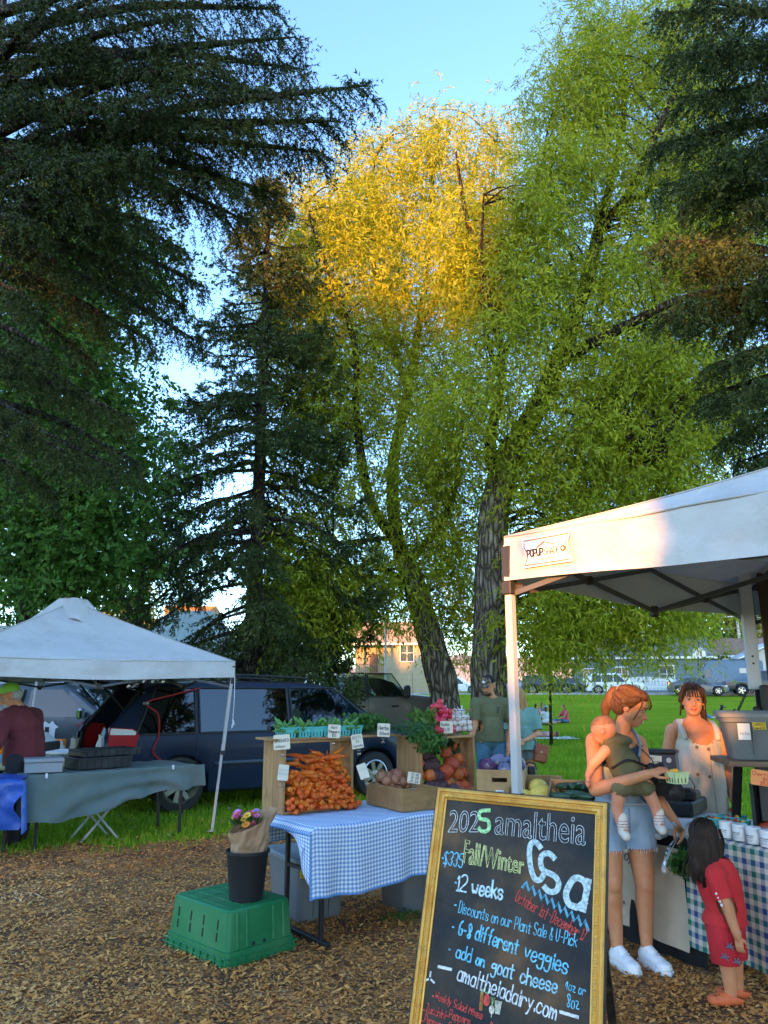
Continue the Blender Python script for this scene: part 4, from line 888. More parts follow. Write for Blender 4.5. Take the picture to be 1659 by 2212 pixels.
def V3(px,D,dz=0):p=at(px,1490,D);return Vector((p.x,p.y,gz(p.x,p.y)+dz))
white_trim=mat('white_trim',(.74,.74,.72),.5)
pane=mat('house_pane',(.05,.07,.08),.08,spec=.6)
def house(name,label,px,D,rz,w,dp,hw,hr,wm,rm,wins=(),ridge='x',over=.5,planks=0,door=None,up=0):
 p=V3(px,D,up);t=thing(name,label,'house',p,rz)
 g=G();g.box((0,dp/2,hw/2-.4),(w,dp,hw+.8))
 if ridge=='y':g.prism([(-w/2,0,hw),(w/2,0,hw),(0,0,hr-.1)],(0,dp,0))
 wl_=g.out('wall',wm,t)
 if planks:
  for i in range(planks):
   z=.25+i*(hw-.3)/planks;h=G();h.box((0,-.02,z),(w-.02,.03,(hw-.3)/planks-.03));h.out('siding_board',wm,wl_)
 for sg in(-1,1):
  g=G()
  if ridge=='x':
   P=[(-w/2-over,dp/2+sg*(dp/2+over),hw-.1),(w/2+over,dp/2+sg*(dp/2+over),hw-.1),(w/2+over,dp/2,hr),(-w/2-over,dp/2,hr)]
  else:
   P=[(sg*(w/2+over),-over,hw-.15),(sg*(w/2+over),dp+over,hw-.15),(0,dp+over,hr),(0,-over,hr)]
  g.prism(P,(0,0,.18));g.out('roof_slope',rm,t)
 if ridge=='x':
  for sg in(-1,1):g=G();g.prism([(sg*w/2,0,hw),(sg*w/2,dp,hw),(sg*w/2,dp/2,hr-.05)],(-sg*.1,0,0));g.out('gable',wm,t)
  g=G();g.box((0,-over-.02,hw+.0),(w+2*over,.06,.24));g.out('fascia',white_trim,t)
 else:
  for sg in(-1,1):
   g=G();g.bar((sg*(w/2+over),-over-.04,hw-.06),(0,-over-.04,hr+.09),.08,.26,up=(0,1,0));g.out('fascia',white_trim,t)
 for(x,z,ww,hh)in wins:
  g=G();k=.09
  for sx in(-1,1):g.box((x+sx*ww/2,-.06,z),(k,.1,hh+k))
  for sz in(-1,1):g.box((x,-.06,z+sz*hh/2),(ww+k,.11,k))
  g.box((x,-.05,z),(.05,.07,hh));g.box((x,-.05,z),(ww,.06,.05))
  f=g.out('window',white_trim,t);h=G();h.box((x,-.02,z),(ww,.03,hh));h.out('pane',pane,f)
 if door:g=G();g.box((door[0],-.04,door[1]),(1.0,.08,2.1),b=.02);g.out('door',mat('brown_door',(.12,.06,.03),.5),t)
 return t
grey_sd=mat('blue_grey_siding',(.13,.17,.2),.7);shing=mat('grey_shingle',(.14,.14,.15),.9,(.2,.2,.21),2,bump=.5,bscale=8);brown_r=mat('brown_shingle',(.2,.12,.085),.9,(.27,.17,.12),2,bump=.5,bscale=8)
t=house('house','blue grey bungalow with white framed windows behind the picket fence',1392,84,R(-12),14,8,3.7,6.0,grey_sd,shing,[(-2.2,2.0,1.3,1.5),(2.4,2.0,1.5,1.8),(-5.6,2.0,1.2,1.2)],planks=9)
g=G();g.box((2.6,-.25,1.35),(.7,.45,.45),b=.03);g.out('air_conditioner',white_trim,t)
house('house','low house with brown shingle roof and dark red walls at the far right',1600,92,R(-12),10,8,4.2,6.4,mat('dark_red_siding',(.14,.05,.035),.8),brown_r,[(-2.5,2.4,1.4,1.3)],planks=6)
house('house','pale grey garage with white gable trim behind the blue high roof van',1690,80,R(-14),8.6,8,3.1,5.2,mat('pale_siding',(.42,.43,.4),.7),mat('white_metal_roof',(.5,.5,.5),.5),[(1.8,2.2,1.0,1.0)],'y',planks=7)
gold=house('house','sunlit tan house with brown porch railing seen left of the willow trunks',850,92,R(-4),9,8,5.6,8.4,mat('tan_stucco',(.36,.29,.18),.85,(.42,.34,.22),3),mat('tan_roof',(.36,.27,.2),.9),[(1.6,4.6,1.6,2.0),(3.6,4.6,.8,1.8)],door=(-2.3,3.4))
wood_b=mat('brown_wood',(.2,.1,.05),.7,(.28,.15,.08),4)
g=G();g.box((-2.4,-1.0,2.2),(3.4,1.9,.16));g.out('porch_floor',wood_b,gold)
for x in np.linspace(-4.0,-.8,15):g=G();g.box((x,-1.9,2.75),(.06,.06,.95));g.out('baluster',wood_b,gold)
g=G();g.box((-2.4,-1.9,3.25),(3.4,.1,.08));g.out('handrail',wood_b,gold)
for x in(-4.0,-.8):g=G();g.box((x,-1.85,2.4),(.22,.22,6.2));g.out('porch_post',mat('gold_post',(.5,.34,.14),.7),gold)
g=G();g.box((-2.4,-.9,5.55),(3.9,2.3,.2));g.out('porch_roof',white_trim,gold)
g=G();[g.box((-2.4,-.1,2.5+0),(.1,.1,.1))];g.out('doorstep',wood_b,gold)
# green metal roofed building behind the spruces
def green_barn():
 p=V3(400,46);t=thing('building','building with pale green standing seam roof behind the canopy slope','building',p,R(12));gm=mat('green_metal_roof',(.24,.3,.28),.6,metal=.0);w_,dp,hw,hr=7.5,9,2.7,6.2
 g=G();g.box((0,dp/2,hw/2),(w_,dp,hw));g.out('wall',mat('cream_wall',(.45,.42,.36),.8),t)
 g=G();g.prism([(-w_/2-.4,-.4,hw),(w_/2+.4,-.4,hw),(w_*.18,dp/2,hr),(-w_*.18,dp/2,hr)],(0,0,.1));r=g.out('roof_slope',gm,t)
 g=G();g.prism([(w_/2+.4,-.4,hw),(w_/2+.4,dp+.4,hw),(w_*.18,dp/2,hr)],(0,0,.1));g.prism([(-w_/2-.4,-.4,hw),(-w_/2-.4,dp+.4,hw),(-w_*.18,dp/2,hr)],(0,0,.1));g.out('roof_hip',gm,t)
 for i in range(15):
  u=(i+.5)/15;a=Vector((-w_/2-.4+u*(w_+.8),-.4,hw+.12));b=Vector((-w_*.18+u*w_*.36,dp/2,hr+.12));g=G();g.bar(a,b,.05,.07);g.out('seam',gm,r)
 p=V3(352,70);t=thing('building','flat roofed tan building with orange brown upper storey behind the green roof','building',p,R(8))
 g=G();g.box((0,4,3.2),(9,8,6.4));g.out('wall',mat('tan_block',(.42,.34,.26),.85),t);g=G();g.box((2.0,3.4,7.0),(4.6,7,1.7),b=.05);g.out('upper_storey',mat('orange_brown_cladding',(.34,.16,.06),.8),t);g=G();g.box((0,4,6.5),(9.3,8.3,.25));g.out('parapet',white_trim,t)
green_barn()
def picket():
 a,b=V3(1356,78,.35),V3(1462,76,.35);t=thing('picket_fence','white picket fence along the driveway below the blue grey house','fence',a);d=b-a;L=d.length;g=G();n=int(L/.13);d=d/L
 yaw=math.atan2(d.y,d.x);t.rotation_euler=(0,0,yaw)
 for i in range(n):g.box((i*.13,0,.62),(.085,.025,1.25+(i%2)*.05))
 o=g.out('picket',white_trim,t);o['kind']='stuff'
 g=G();[g.box((L/2,.03,z),(L,.04,.09))for z in(.3,.95)];g.out('rail',white_trim,t)
picket()
def hoop():
 p=V3(1517,71);t=thing('basketball_hoop','white fan shaped basketball backboard on a post above the blue van','basketball hoop',p);z0=3.5
 g=G();g.tube([(0,.5,0),(0,.4,3.0),(0,.1,z0)],.06,8);g.out('post',black_pl,t)
 g=G();g.prism([(.62*math.cos(a)*1.05,0,z0+.02+.62*math.sin(a))for a in np.linspace(-.35,math.pi+.35,15)],(0,.04,0));bb=g.out('backboard',white_trim,t)
 g=G();[g.box((x,-.01,z0+.15),(.03,.02,.38))for x in(-.24,.24)];[g.box((0,-.01,z),(.5,.02,.03))for z in(z0-.04,z0+.34)];g.out('target_square',lamp_red,bb)
 g=G();g.tube([(.22*math.cos(a),-.28+.22*math.sin(a),z0-.05)for a in np.linspace(0,2*math.pi,15)],.015,5,False);g.out('rim',lamp_amber,t)
hoop()
def poles():
 p=V3(1608,98);t=thing('utility_pole','pale utility pole carrying wires above the brown roof','utility pole',p);g=G();g.tube([(0,0,0),(0,0,10)],[.22,.15],8);g.out('pole',mat('pale_pole',(.5,.47,.43),.8),t);g=G();g.box((0,0,9.4),(2.4,.14,.14));g.out('crossarm',mat('pale_pole',(.5,.47,.43),.8),t)
 a=Vector((p.x,p.y,p.z+9.5))
 for i,(dz,lab)in enumerate(((0,'upper wire running left from the pale utility pole'),(-1.5,'lower wire running left from the pale utility pole'))):
  b=V3(700,112,9+dz);g=G();q=[a.lerp(b,k/16)+Vector((0,0,dz-1.2*math.sin(math.pi*k/16)))for k in range(17)];g.tube(q,.035,4);c=V3(2100,90,9+dz);g.tube([a.lerp(c,k/8)+Vector((0,0,dz-.8*math.sin(math.pi*k/8)))for k in range(9)],.035,4);tag(g.out('power_line',mat('pale_wire',(.4,.38,.36),.6)),lab,'wire')
 p=V3(833,62);t=thing('lamp_post','slim grey pole on the lawn edge in front of the sunlit house','lamp post',p);g=G();g.tube([(0,0,0),(0,0,6.4)],[.11,.08],8);g.out('pole',mat('grey_pole',(.3,.29,.27),.6),t);g=G();g.tube([(0,0,6.3),(.2,0,6.55),(.7,0,6.6)],.05,6);g.box((.8,0,6.58),(.4,.16,.1),b=.03);g.out('lamp_head',mat('grey_pole',(.3,.29,.27),.6),t)
poles()
def hills():
 for i,(D,px0,px1,base,amp,nm)in enumerate(((1250,-900,2600,55,38,0),)):
  xs=np.linspace(px0,px1,90);V=[];F=[]
  for k,px in enumerate(xs):
   p=at(px,1490,D);h=base+amp*(mnoise.noise(Vector((k*.13,3.1,0)))+.4*mnoise.noise(Vector((k*.5,7,0))))+25*math.exp(-((px-350)/260)**2)
   for(f,q)in((0,0),(.35,.45),(.7,.85),(1,1)):V.append((p.x,p.y+f*200,-5+(h+5)*q))
  for k in range(len(xs)-1):
   for j in range(3):F.append((4*k+j,4*k+4+j,4*k+5+j,4*k+1+j))
  tag(np_mesh('hills',np.array(V),np.array(F),mat('dry_hill',(.3,.27,.26),1,(.4,.34,.3),.02),smooth=True),kind='structure')
hills()
# ------------------------------------------------------------- hand lettering (single stroke letters, x 0-4, y 0-9, baseline 2)
GLY=dict(a='453616040312223243|4642',b='0902|0416364543321203',c='45361604031232 43',d='4942|4436160403123243',e='04444536160403123243',f='49392822|0636',g='44361605041434 45|4641301001',h='0902|0416364542',i='2622|2827',j='2621100',k='0902|4604|1542',l='2922',m='0602|0415162522|2435364542',n='0602|0416364542',o='160403123243453616',p='0600|0516364543321203',q='4536160403123243|4640',r='0602|04163645',s='45361605143443321203',t='28232232|0646',u='0603122232 43|4642',v='062246',w='0612243246',x='0642|4602',y='0623|461000',z='06460242',A='022942|1434',B='0902|092938372606|263544433202',C='48391907041232 43',D='0902|093947443202',E='49090242|0535',F='490902|0535',G='4839190704123243 4525',H='0902|4942|0545',I='2922',J='4943321203',K='0902|4905|1642',L='090242',M='0209244942',N='02094249',O='190704123244473919',P='0902|093948463505',R='0902|093948463505|2542',S='483919080635444332 1203',T='2922|0949',U='090412324449',V='092249',W='0912273249',Y='092549|2522',Z='09490242')
GLY.update({'0':'190704123244473919','1':'172922|1232','2':'081939484603 0242','3':'08193948462535443332 1203','4':'32390444','5':'490906364543321203','6':'391806031232434535 1504','7':'094912','8':'2908262444 32120324 464829','9':'453515080919394842','$':'48390816354432 03|2921','/':'0149','-':'1535','.':'2223','&':'42184 8 392 80 3 12 44'.replace(' ',''),'*':'2425',"'":'2928','%':'0249|0908|4342'})
GLY['&']='421829380412 3244'.replace(' ','')
def chaikin(P,it=2):
 for _ in range(it):
  if len(P)<3:return P
  Q=[P[0]]
  for a,b in zip(P,P[1:]):Q+=[(a[0]*.75+b[0]*.25,a[1]*.75+b[1]*.25),(a[0]*.25+b[0]*.75,a[1]*.25+b[1]*.75)]
  Q.append(P[-1]);P=Q
 return P
def ribbon(g,P,wd,fr,lift):
 """P 2-d polyline in frame fr(x, y, lift)->3-d"""
 n=len(P);L=[];Rr=[]
 for i in range(n):
  a,b=P[max(0,i-1)],P[min(n-1,i+1)];dx,dy=b[0]-a[0],b[1]-a[1];l=math.hypot(dx,dy)or 1;nx,ny=-dy/l*wd/2,dx/l*wd/2
  ex,ey=(0,0)
  if i==0:ex,ey=-dx/l*wd*.4,-dy/l*wd*.4
  if i==n-1:ex,ey=dx/l*wd*.4,dy/l*wd*.4
  L.append(fr(P[i][0]+nx+ex,P[i][1]+ny+ey,lift));Rr.append(fr(P[i][0]-nx+ex,P[i][1]-ny+ey,lift))
 g.add(L+Rr,[(i,i+n,i+n+1,i+1)for i in range(n-1)])
_lift=[0]
def write(g,text,fr,x0,y0,x1,y1,h,wd,jit=.0,gap=1.45,hend=None):
 """letters along the line (x0,y0)-(x1,y1) in frame fr; h = capital height; spacing fits the line"""
 adv=[]
 for ch in text:adv.append(3.2 if ch==' ' else(2.2 if ch in "iIl.1'" else 4+gap)if ch not in 'mwMW' else 5.2+gap)
 tot=sum(adv)-gap;L=math.hypot(x1-x0,y1-y0);ux,uy=(x1-x0)/L,(y1-y0)/L;k=L/tot;s=0
 for ch,ad in zip(text,adv):
  hh=h if hend is None else h+(hend-h)*(s/tot)
  if ch in GLY:
   wide=1.25 if ch in 'mwMW' else 1;off=-1.2 if ch in "iIl.1'" else 0
   jy=random.uniform(-jit,jit)*hh
   for st in GLY[ch].replace(' ','').split('|'):
    pts=[(int(st[i]),int(st[i+1]))for i in range(0,len(st)-1,2)];pts=chaikin(pts)
    P=[]
    for(gx,gy)in pts:
     X=(s+off+gx*wide)*k;Y=(gy-2)/7*hh+jy;P.append((x0+ux*X-uy*Y,y0+uy*X+ux*Y))
    _lift[0]=(_lift[0]+1)%40;ribbon(g,P,wd,fr,.0004+.00004*_lift[0])
  s+=ad
# ------------------------------------------------------------- canopies
tent_m=mat('canopy_cloth',(.53,.51,.485),.8,(.6,.58,.555),3,bump=.6,bscale=7,bdist=.03,trans=.06,dirt=(.4,.38,.35),dscale=1.6)
seam_m=mat('seam_tape',(.44,.43,.42),.85)
frame_m=mat('canopy_steel',(.46,.44,.43),.45,metal=.0,spec=.5)
dark_fr=mat('dark_steel',(.09,.09,.095),.5)
joint_m=mat('joint_plastic',(.03,.027,.025),.5)
def canopy(name,label,C,zb,vh,peak,sag=.06,post=.036,splay=None,wav=.012,skip=(),feet=None):
 """C: four corners in order; valance bottom zb, height vh"""
 cx=sum(c[0]for c in C)/4;cy=sum(c[1]for c in C)/4;root=thing(name,label,'canopy tent',(cx,cy,0));c0=Vector((cx,cy,0));zt=zb+vh
 Q=[Vector((x,y,0))-c0 for x,y in C];pk=Vector((0,0,peak))
 for i in range(4):
  a,b=Q[i],Q[(i+1)%4];nrm=Vector(((b-a).y,-(b-a).x,0)).normalized()
  if nrm.dot(a)<0:nrm=-nrm
  g=G()
  def rf(u,v):
   e=a.lerp(b,u)+Vector((0,0,zt));p=e.lerp(pk,v)
   hipd=min(u,1-u);w_=math.sin(math.pi*v)*sag*(.35+1.2*math.sin(math.pi*u)**.7)+.018*math.sin(math.pi*u)*(1-v)**8
   n=.014*mnoise.noise(Vector((p.x*2.2+i*7,p.y*2.2,v*6)))+.008*math.sin(22*u+4*v)*(1-v)*v*2
   return p-Vector((0,0,w_+n*math.sin(math.pi*min(1,max(0,u)))))
  g.grid(rf,26,20);g.out('roof_panel',tent_m,root,True)
  g=G();g.tube([rf(0,v)+Vector((0,0,.004))for v in np.linspace(0,1,21)],.009,5,squash=.5);g.out('hip_seam',seam_m,root,True)
  g=G();g.tube([rf(u,.004)+nrm*.012 for u in np.linspace(0,1,27)],.006,5);g.out('edge_seam',seam_m,root,True)
  g=G()
  def vf(u,v):
   p=a.lerp(b,u);f=math.sin(math.pi*u)**.5
   n=wav*(math.sin(u*17+i*2)*.5+mnoise.noise(Vector((u*9,v*2.5,i*5)))*1.3)*(1-v*.6)*f
   d=.03*math.sin(math.pi*u)*(1-v)
   return p+nrm*(.006+n+.012*(1-v))+Vector((0,0,zb+vh*v-d+.006*math.sin(9*u)))
  g.grid(vf,44,7);g.out('valance',tent_m,root,True)
  # edge truss: two crossing pairs of bars under the valance
  a2,b2=a*.985,b*.985;z1,z0=zt-.03,zt-.30;mid=(a2+b2)/2
  for(p,q)in((a2,mid),(mid,b2)):
   for(za,zb_)in((z1,z0),(z0,z1)):
    g=G();g.bar(Vector((p.x,p.y,za)),Vector((q.x,q.y,zb_)),.014,.026);g.out('truss_bar',dark_fr,root)
   m2=(p+q)/2;g=G();g.box((m2.x,m2.y,(z1+z0)/2),(.045,.045,.05),b=.01);g.out('truss_joint',joint_m,root)
  g=G();g.box((mid.x,mid.y,z0),(.05,.05,.07),b=.01);g.out('truss_joint',joint_m,root)
  # inner bars to the hub
  g=G();g.bar((mid.x,mid.y,z0),(0,0,peak-.55),.014,.026);g.out('truss_bar',dark_fr,root)
  k=Q[i]*.97;g=G();g.bar((k.x,k.y,zt-.06),(0,0,peak-.06),.014,.024);g.out('roof_bar',dark_fr,root)
  if i in skip:continue
  top=Q[i]*.992;ft=(Vector((feet[i][0],feet[i][1],0))-c0)if feet and feet.get(i)else top
  g=G();up=Vector((math.cos(math.atan2(nrm.y,nrm.x)),math.sin(math.atan2(nrm.y,nrm.x)),0));zm=zt*.45;mp=Vector((ft.x,ft.y,0)).lerp(Vector((top.x,top.y,0)),zm/zb)
  g.bar((mp.x,mp.y,zm),(top.x,top.y,zt-.04),post,post,b=.004,up=up);l=g.out('leg',frame_m,root)
  g=G();g.bar((ft.x,ft.y,.01),(mp.x,mp.y,zm+.1),post*.78,post*.78,b=.003,up=up);g.box((ft.x,ft.y,.006),(.09,.09,.012),b=.003);g.out('lower_leg',frame_m,l)
  g=G();g.bar((mp.x,mp.y,zm-.02),(mp.x,mp.y,zm+.03),post*1.25,b=.004,up=up);g.out('leg_clip',joint_m,l)
  g=G();g.bar((top.x,top.y,zb-.07),(top.x,top.y,zb-.0),post*1.7,post*1.5,b=.006,up=up);g.bar((top.x,top.y,zb-.0),(top.x,top.y,zt-.05),post*1.35,b=.004,up=up);g.box(Vector((top.x,top.y,zb-.04))-Vector((top.x,top.y,0)).normalized()*.05,(.05,.05,.06),b=.01);g.out('slider',joint_m,root)
 return root
tl=canopy('canopy_tent','white canopy tent over the open minivan and grey cloth table',[(-1.81,9.5),(-3.6,12.09),(-6.19,10.3),(-4.4,7.71)],1.74,.19,2.70,.05,.034,feet={0:(-1.99,9.5)})
g=G();Cc=Vector((-4.0,9.9,0))
def ventf(u,v):
 a=u*2*math.pi;r=.16+.3*v;k=max(abs(math.cos(a+.25)),abs(math.sin(a+.25)));return(r/k*math.cos(a)*.8,r/k*math.sin(a)*.8,2.735-.3*v+.02*math.sin(9*a)*v)
g.grid(ventf,40,4);g.lathe([(.0001,2.755),(.16,2.735)],12,cap=False);g.out('peak_vent',tent_m,tl,True)
g=G();q=smooth_path([(2.2,-.42,1.75),(2.21,-.44,1.5),(2.2,-.43,1.25)],4);g.tube(q,.004,5);g.tube([(2.2,-.43,1.25),(2.22,-.44,1.2),(2.19,-.43,1.15),(2.21,-.43,1.24)],.008,5);g.out('cord',mat('white_cord',(.7,.7,.68),.7),tl)
canopy('canopy_tent','second white canopy behind, its peak just showing at the left edge',[(-7.4,15.2),(-8.6,18),(-11.4,16.8),(-10.2,14)],1.9,.2,2.95,.05,.04)
g=G();g.bar((-5.62,12.6,0),(-5.55,12.6,1.95),.034,b=.003);t=tag(g.out('tent_pole',frame_m),'white square canopy leg behind the man in the maroon shirt','tent pole')
g=G();g.bar((-6.75,14.1,0),(-6.7,14.1,2.1),.05,b=.003);tag(g.out('tent_pole',frame_m),'thicker white post left of the grey pickup roof','tent pole')
RC=[(.64,4.0),(2.79,5.9),(4.7,3.72),(2.55,1.82)]
tr_=canopy('canopy_tent','white pop up canopy with printed logo over the farm stand counter',RC,2.15,.235,2.93,.07,.042,wav=.018)
def logo():
# printed badge on the valance facing the crowd (between the corner leg and the near corner)
 a,b=Vector((.64,4.0,0)),Vector((2.55,1.82,0));d=(b-a).normalized();n=Vector((d.y,-d.x,0));n=n if n.dot(Vector((-.7,-.7,0)))>0 else-n
 o=a+d*.29+Vector((0,0,2.275));c0=Vector((tr_.location.x,tr_.location.y,0))
 def fr(x,y,l):return o+d*x+Vector((0,0,y))+n*(.034+l+(.0018 if l else 0))-c0
 wm=mat('badge_white',(.78,.77,.75),.7);rm_=mat('badge_brown',(.25,.07,.03),.6);km=mat('print_black',(.02,.02,.02),.6)
 def shape(s,k):return[(s*x,s*y)for x,y in[(-.15,-.075),(-.132,-.04),(-.132,.0),(-.15,.035),(-.15,.075)]+[(.15,.075),(.132,.035),(.132,-.01),(.15,-.045),(.15,-.075)]]
 g=G();P=shape(1,0);g.prism([fr(x,y,.0)for x,y in P[::-1]],n*.001);bd=g.out('logo_badge',wm,tr_)
 g=G();P=[(x*.9,y*.84)for x,y in P];ribbon(g,P+[P[0]],.0045,fr,.002);g.out('badge_outline',rm_,bd)
 g=G();write(g,'POPUP',fr,-.118,-.022,-.02,-.022,.034,.0075,gap=.8);write(g,'SHADE',fr,-.012,-.022,.078,-.022,.034,.0035,gap=.8);ribbon(g,[(-.05,.022),(-.01,.045),(.0,.04),(.055,.022)],.004,fr,.002);g.out('badge_lettering',km,bd)
 g=G();ribbon(g,[(-.055,.02),(-.012,.04)],.006,fr,.0024);g.prism([fr(.1+.016*math.cos(t),-.004+.016*math.sin(t),.001)for t in np.linspace(0,6,12)],n*.001);write(g,'popupshade',fr,-.05,-.045,.05,-.045,.01,.0015);g.out('badge_emblem',rm_,bd)
 g=G();ribbon(g,[(.092,-.004),(.108,-.004)],.004,fr,.0028);ribbon(g,[(.1,-.012),(.1,.004)],.004,fr,.003);g.out('badge_cross',wm,bd)
 g=G()
 def f2(x,y,l):q=a+d*(1.0+x)+Vector((0,0,2.43+y))+n*(-.03+l)-c0;return q
logo()
# ------------------------------------------------------------- gingham table
def check_mat(name,cols,size,kind='gingham',rough=.85):
 m,t,o=new_mat(name);L=t.links.new;p=N(t,'BsdfPrincipled');uv=N(t,'UVMap');sp=N(t,'SeparateXYZ');L(uv.outputs[0],sp.inputs[0])
 def band(src,k,thr,ph=0):
  a=N(t,'Math',operation='MULTIPLY_ADD');a.inputs[1].default_value=k;a.inputs[2].default_value=ph;L(src,a.inputs[0]);f=N(t,'Math',operation='FRACT');L(a.outputs[0],f.inputs[0]);l=N(t,'Math',operation='LESS_THAN');l.inputs[1].default_value=thr;L(f.outputs[0],l.inputs[0]);return l.outputs[0]
 def mix(f,a,b,md='MIX'):
  x=N(t,'MixRGB',blend_type=md);L(f,x.inputs[0])if not isinstance(f,float)else setattr(x.inputs[0],'default_value',f)
  for i,c in((1,a),(2,b)):
   if isinstance(c,tuple):x.inputs[i].default_value=(*c,1)
   else:L(c,x.inputs[i])
  return x.outputs[0]
 k=1/size
 if kind=='gingham':
  a=band(sp.outputs[0],k,.5);b=band(sp.outputs[1],k,.5);s=N(t,'Math',operation='ADD');L(a,s.inputs[0]);L(b,s.inputs[1]);h=N(t,'Math',operation='MULTIPLY');h.inputs[1].default_value=.5;L(s.outputs[0],h.inputs[0]);c=ramp(t,h.outputs[0],[(.0,cols[0]),(.4,cols[1]),(.9,cols[2])],'CONSTANT')
 else:
  def axis(src):
   g1=band(src,k/2,.25);g2=band(src,k/2,.25,-.5);return mix(g2,mix(g1,cols[0],cols[1]),cols[2])
  c=mix(.5,axis(sp.outputs[0]),axis(sp.outputs[1]));
  c=mix(1.0,c,(1.0,1.0,1.0),'MULTIPLY')
 L(c,p.inputs['Base Color']);p.inputs['Roughness'].default_value=rough;p.inputs['Specular IOR Level'].default_value=.15
 nz=N(t,'TexNoise');nz.inputs['Scale'].default_value=9;nz.inputs['Detail'].default_value=4;L(uv.outputs[0],nz.inputs['Vector']);bp=N(t,'Bump');bp.inputs['Strength'].default_value=.35;bp.inputs['Distance'].default_value=.015;L(nz.outputs['Fac'],bp.inputs['Height']);L(bp.outputs[0],p.inputs['Normal'])
 L(p.outputs[0],o.inputs[0]);MATS[name]=m;return m
def uvgrid(name,fn,uvf,nu,nv,m,parent=None):
 V=[fn(i/nu,j/nv)for j in range(nv+1)for i in range(nu+1)];U=[uvf(i/nu,j/nv)for j in range(nv+1)for i in range(nu+1)]
 F=[(j*(nu+1)+i,j*(nu+1)+i+1,(j+1)*(nu+1)+i+1,(j+1)*(nu+1)+i)for j in range(nv)for i in range(nu)]
 return np_mesh(name,np.array([tuple(v)for v in V]),np.array(F),m,parent,True,np.array(U))
TY=math.atan2(.607,.795);TO=Vector((-.45,5.18,0));TM=Matrix.Translation(TO)@Matrix.Rotation(TY,4,'Z')
blk_steel=mat('black_steel',(.02,.02,.022),.45);lam=mat('grey_laminate',(.35,.35,.34),.5)
TH_=.745
def folding_table(label,M,yaw,L,W,legs=(.3,None),tl_ends=True,col=blk_steel,group=None):
 t=thing('folding_table',label,'table',M@Vector((0,0,0)),yaw,group)
 g=G();g.box((L/2,W/2,TH_-.02),(L-.02,W-.02,.036),b=.008);g.out('tabletop',lam,t)
 for x in(.18,L-.2):
  for y in(.16,W-.16):g=G();g.bar((x,y,.03),(x,y,TH_-.04),.03,b=.004);g.out('leg',col,t)
  g=G();g.bar((x,.16,.42),(x,W-.16,.42),.022);g.out('leg_brace',col,t)
  g=G();g.box((x,W/2,.02),(.04,W-.14,.035),b=.006);g.out('foot_bar',col,t)
 return t
folding_table('folding table with black legs under the blue gingham cloth',TM,TY,1.8,.76)
ging=check_mat('blue_gingham',[(.8,.82,.84),(.4,.52,.68),(.16,.27,.5)],.0255)
trim_b=mat('blue_trim',(.1,.26,.52),.8,bump=.3,bscale=200)
def gingham_cloth():
 t=thing('tablecloth','blue and white gingham cloth draped over the vegetable table','tablecloth',TO,TY);L=1.82
 # profile across the table: front hem .35 -> edge -> top -> back edge -> back hem .5
 def prof(s,u):
 # s: arc length from front hem
  fr=.40+.02*math.sin(u*5);
  if s<fr:
   d=fr-s;return(-.022-.028*(d/fr)*math.sin(u*21+.6)*(.6+.4*math.sin(u*9))-.015*d/fr,TH_+.006-d)
  if s<fr+.78:return(s-fr-.01,TH_+.008+.002*math.sin(u*30+s*20))
  return(.775+.012*math.sin(u*17),TH_+.004-(s-fr-.78))
 tot=1.4
 def fn(a,b):
  u=-.03+a*(L+.06);s=b*tot;y,z=prof(s,u);
  e=max(0,(.05-a*(L+.06))/.05);z-=.05*e*e*(1 if y>-.01 else .3);u2=u+.0
  return(u2,y,z)
 c=uvgrid('cloth',fn,lambda a,b:(a*(L+.06),b*tot),120,90,ging,t)
 for(b0,nm)in((0,'hem'),(1,'hem')):
  g=G();g.tube([Vector(fn(a,b0))for a in np.linspace(0,1,60)],.006,5,squash=1);g.out(nm,trim_b,t)
 g=G();g.tube([Vector(fn(0,b))for b in np.linspace(0,1,50)],.006,5);g.out('hem',trim_b,t)
 # falling fold at the near left corner
 def fold(a,b):return(-.032-.05*math.sin(a*math.pi)*b,-.03+.3*a*(1-b*.8),TH_-.03-(.3*b)*(1-a*.9)-.02*a)
 uvgrid('corner_fold',fold,lambda a,b:(a*.25,b*.3),10,14,ging,t)
gingham_cloth()
# ------------------------------------------------------------- wooden crates and what is in them
wood=mat('crate_pine',(.3,.155,.055),.6,(.44,.25,.1),3.2,(.3,.7),bump=.25,bscale=26,bdist=.006,stretch=(9,9,.9),rnd=.12,dirt=(.16,.075,.025),dscale=7)
wood_h=mat('crate_pine_long',(.3,.155,.055),.6,(.44,.25,.1),3.2,(.3,.7),bump=.25,bscale=26,bdist=.006,stretch=(.9,9,9),rnd=.12,dirt=(.16,.075,.025),dscale=7)
def T(u,v,z=TH_+.012):return TM@Vector((u,v,z))
ZC=TH_+.012
def side_crate(label,u0,u1,v0,dp,h,z0=ZC):
 t=thing('wooden_crate',label,'crate',TM@Vector((u0,v0,z0)),TY);w_=u1-u0;th=.018
 for x in(th/2,w_-th/2):
  for k in(0,1):
   g=G();g.box((x,dp*(.25+.5*k),h/2),(th,dp*.5-.003,h),b=.003);g.out('end_board',wood,t)
 for z in(th/2+.0,h-th/2):
  for k in(0,1):
   g=G();g.box((w_/2,dp*(.25+.5*k),z),(w_-2*th-.002,dp*.5-.004,th),b=.003);g.out('slat',wood_h,t)
 return t
side_crate('upended pine crate framing the heap of orange carrots',.07,.665,.5,.3,.49)
side_crate('upended pine crate framing the dark and golden beets',1.1,1.66,.24,.3,.49)
g=G();g.box((.5,.15,0),(1.1,.28,.016),b=.003);o=g.out('shelf_plank',wood_h);o.location=TM@Vector((.03,.5,ZC+.49+.009));o.rotation_euler=(0,0,TY-R(3));tag(o,'long pine plank laid across the two upended crates','shelf')
